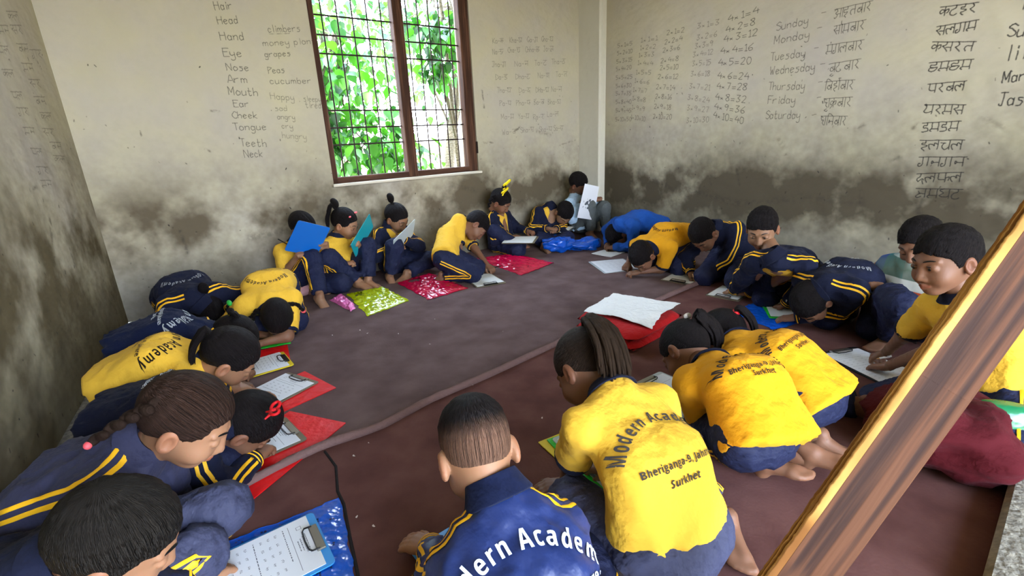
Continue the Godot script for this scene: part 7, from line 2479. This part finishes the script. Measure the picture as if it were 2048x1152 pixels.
	sheet_of("folder", "red folder nearest to the rolled carpet edge", "folder", frame_of(Vector3(0.053, 0.004, -1.642), Vector3(0.579, 0.000, 0.815), Vector3(-0.815, -0.000, 0.579)), 0.270, 0.500, "red_folder", 0.0030, 0.003, "")
	clipboard("brown clipboard with lined sheet on the nearest red folder", frame_of(Vector3(0.008, 0.009, -1.726), Vector3(0.170, 0.000, 0.985), Vector3(-0.985, -0.000, 0.170)), 0.215, 0.340, "brown_board", "worksheet", "metal", 0.004)
	sheet_of("folder", "red folder under the hand of the girl in yellow by the wall", "folder", frame_of(Vector3(0.180, 0.004, -2.054), Vector3(0.290, -0.000, 0.957), Vector3(-0.957, 0.000, 0.290)), 0.260, 0.340, "red_folder", 0.0030, 0.003, "")
	clipboard("brown clipboard under the hand of the girl in yellow by the wall", frame_of(Vector3(0.147, 0.009, -2.099), Vector3(0.435, 0.000, 0.901), Vector3(-0.901, -0.000, 0.435)), 0.215, 0.310, "brown_board", "worksheet", "metal", 0.004)
	sheet_of("folder", "red folder farthest up the left wall, under a yellow clipboard", "folder", frame_of(Vector3(0.106, 0.004, -2.508), Vector3(-0.118, -0.000, 0.993), Vector3(-0.993, -0.000, -0.118)), 0.270, 0.360, "red_folder", 0.0030, 0.003, "")
	clipboard("yellow edged clipboard on the farthest red folder", frame_of(Vector3(0.118, 0.009, -2.421), Vector3(0.067, 0.000, 0.998), Vector3(-0.998, 0.000, 0.067)), 0.205, 0.310, "yellow_board", "worksheet", "dark_metal", 0.004)
	sheet_of("folder", "green folder under the forearm of the bowed girl", "folder", frame_of(Vector3(0.166, 0.004, -2.723), Vector3(-0.164, -0.000, 0.986), Vector3(-0.986, 0.000, -0.164)), 0.120, 0.330, "green_folder", 0.0030, 0.003, "")
	sheet_of("sheet", "white sheet under the bowed girl's hand", "paper", frame_of(Vector3(0.151, 0.007, -2.948), Vector3(-0.090, -0.000, 0.996), Vector3(-0.996, 0.000, -0.090)), 0.200, 0.280, "faint_sheet", 0.0015, 0.003, "")
	bag("magenta bag in front of the girl in navy under the window", [Vector3(1.481, 0.004, -3.410), Vector3(1.511, 0.004, -2.851), Vector3(1.188, 0.004, -2.804), Vector3(1.180, 0.004, -3.331)], "magenta_bag", 0.014, 3, [0.16, 0.62, 0.09, 0.17], "", "plastic carrier bags lying on the carpet")
	bag("magenta bag right of the boy leaning on both hands", [Vector3(2.319, 0.004, -3.479), Vector3(2.376, 0.004, -2.985), Vector3(1.970, 0.004, -2.855), Vector3(1.978, 0.004, -3.571)], "magenta_bag", 0.014, 4, [], "", "plastic carrier bags lying on the carpet")
	bag("lime yellow printed bag left of the magenta bags", [Vector3(1.060, 0.004, -3.311), Vector3(1.087, 0.004, -2.873), Vector3(0.771, 0.004, -2.765), Vector3(0.811, 0.004, -3.306)], "lime_bag", 0.016, 8, [0.20, 0.78, 0.08, 0.10], "lime_print", "plastic carrier bags lying on the carpet")
	bag("small pink printed pouch tucked beside the lime bag", [Vector3(0.767, 0.010, -3.298), Vector3(0.772, 0.004, -3.000), Vector3(0.722, 0.004, -2.915), Vector3(0.673, 0.004, -3.251)], "pink_pouch", 0.022, 9, [], "", "plastic carrier bags lying on the carpet")
	lump("bag", "blue plastic bundle before the boy bent over a board", "bag", Vector3(2.710, 0.000, -3.315), Vector3(0.15, 0.06, 0.12), 0.3, "blue_bag", 11, 2.4, 0.05, 9.0)
	lump("bag", "blue plastic bundle nearest to the far corner pillar", "bag", Vector3(2.928, 0.000, -3.192), Vector3(0.17, 0.045, 0.11), 0.2, "blue_bag", 12, 2.4, 0.05, 9.0)
	lump("bag", "pale pink bag behind the leftmost girl under the window", "bag", Vector3(0.524, 0.000, -3.572), Vector3(0.17, 0.055, 0.12), 0.5, "pale_pink", 13, 2.6, 0.03, 7.0)
	lump("bag", "dark maroon bag on the floor under the leaning plank", "bag", Vector3(1.770, 0.000, -0.354), Vector3(0.20, 0.10, 0.17), 0.4, "maroon", 14, 2.8, 0.06, 5.0)
	lump("bag", "red bag behind the boy in profile", "bag", Vector3(2.334, 0.000, -0.241), Vector3(0.13, 0.10, 0.12), 0.0, "dark_red", 15, 2.6, 0.05, 6.0)
	cushion([Vector3(1.985, 0.085, -1.932), Vector3(2.053, 0.085, -1.484), Vector3(1.588, 0.085, -1.410), Vector3(1.589, 0.085, -1.811)])
	cover([Vector3(1.932, 0.112, -1.878), Vector3(2.075, 0.112, -1.527), Vector3(1.742, 0.113, -1.464), Vector3(1.624, 0.104, -1.791)])
	phone(frame_of(Vector3(1.809, 0.097, -1.553), Vector3(0.032, 0.000, 0.999), Vector3(-0.999, 0.000, 0.032)))
	pencil("white pencil in the hand of the boy on his elbow", Vector3(2.740, 0.030, -2.525), Vector3(2.824, 0.150, -2.528), "pencil")
	pencil("white pencil in the hand of the boy in profile", Vector3(2.245, 0.050, -0.686), Vector3(2.273, 0.070, -0.645), "pencil")
	pencil("dark pencil behind the blue clipboard", Vector3(0.534, 0.365, -3.455), Vector3(0.469, 0.420, -3.491), "dark_pencil")
	pencil("pencil of the boy leaning on both hands", Vector3(1.872, 0.020, -3.152), Vector3(1.881, 0.070, -2.989), "dark_pencil")
	pencil("short pencil of the boy with bowed head in navy", Vector3(2.731, 0.010, -1.912), Vector3(2.678, 0.080, -1.894), "flesh_wood")
	pencil("pencil of the boy lying forward over the green folder", Vector3(2.634, 0.020, -1.258), Vector3(2.584, 0.090, -1.235), "pencil")
	scraps([Vector3(0.820, 0.000, -2.384), Vector3(0.670, 0.000, -2.576), Vector3(0.527, 0.000, -2.605), Vector3(0.689, 0.000, -2.504), Vector3(0.363, 0.000, -1.501), Vector3(0.249, 0.000, -1.116), Vector3(0.222, 0.000, -1.179), Vector3(0.931, 0.000, -1.252), Vector3(0.299, 0.000, -1.460), Vector3(0.895, 0.000, -2.142), Vector3(1.272, 0.000, -2.037), Vector3(2.461, 0.000, -1.877), Vector3(2.219, 0.000, -1.503), Vector3(0.855, 0.000, -1.635), Vector3(0.135, 0.000, -1.127), Vector3(1.071, 0.000, -2.453)], ["alone on the far carpet, long and thin", "left of the long thin scrap on the far carpet", "below the lime yellow bag", "between the lime bag and the rolled edge", "just below the rolled carpet edge", "near the cord, right of the printed blue bag", "left of the boy in shiny blue", "left of the head of the seated brown haired girl", "just below the rolled edge, right of the first scrap", "in the middle of the far carpet", "in front of the cushion on the far carpet", "right of the red cushion", "between the cushion and the blue bag under the green folder", "on the far carpet above the rolled edge", "beside the corner of the printed blue bag", "below the magenta bag on the far carpet"])
	carpets([Vector3(-0.192, 0.000, -1.470), Vector3(-0.021, 0.000, -1.519), Vector3(0.216, 0.000, -1.573), Vector3(0.426, 0.000, -1.566), Vector3(0.652, 0.000, -1.622), Vector3(0.900, 0.000, -1.649), Vector3(1.200, 0.000, -1.694), Vector3(1.646, 0.000, -1.764), Vector3(2.182, 0.000, -1.820), Vector3(2.716, 0.000, -1.877), Vector3(3.437, 0.000, -1.940)])
	carpet_seam([Vector3(0.226, 0.000, -1.547), Vector3(0.235, 0.000, -1.442), Vector3(0.207, 0.000, -1.318), Vector3(0.207, 0.000, -1.253), Vector3(0.185, 0.000, -1.121), Vector3(0.166, 0.000, -0.988), Vector3(0.143, 0.000, -0.881)])
	plank(Vector3(0.685, 0.305, -0.292), Vector3(1.060, 0.854, -0.175))
	ledge([Vector3(2.459, 0.000, -0.257), Vector3(1.208, 0.000, -0.116)], 0.06)
	lump("basin", "green plastic rim showing beside the dark maroon bag", "basin", Vector3(1.912, 0.000, -0.244), Vector3(0.05, 0.09, 0.10), 0.5, "green_plastic", 16, 2.2, 0.004, 3.0)
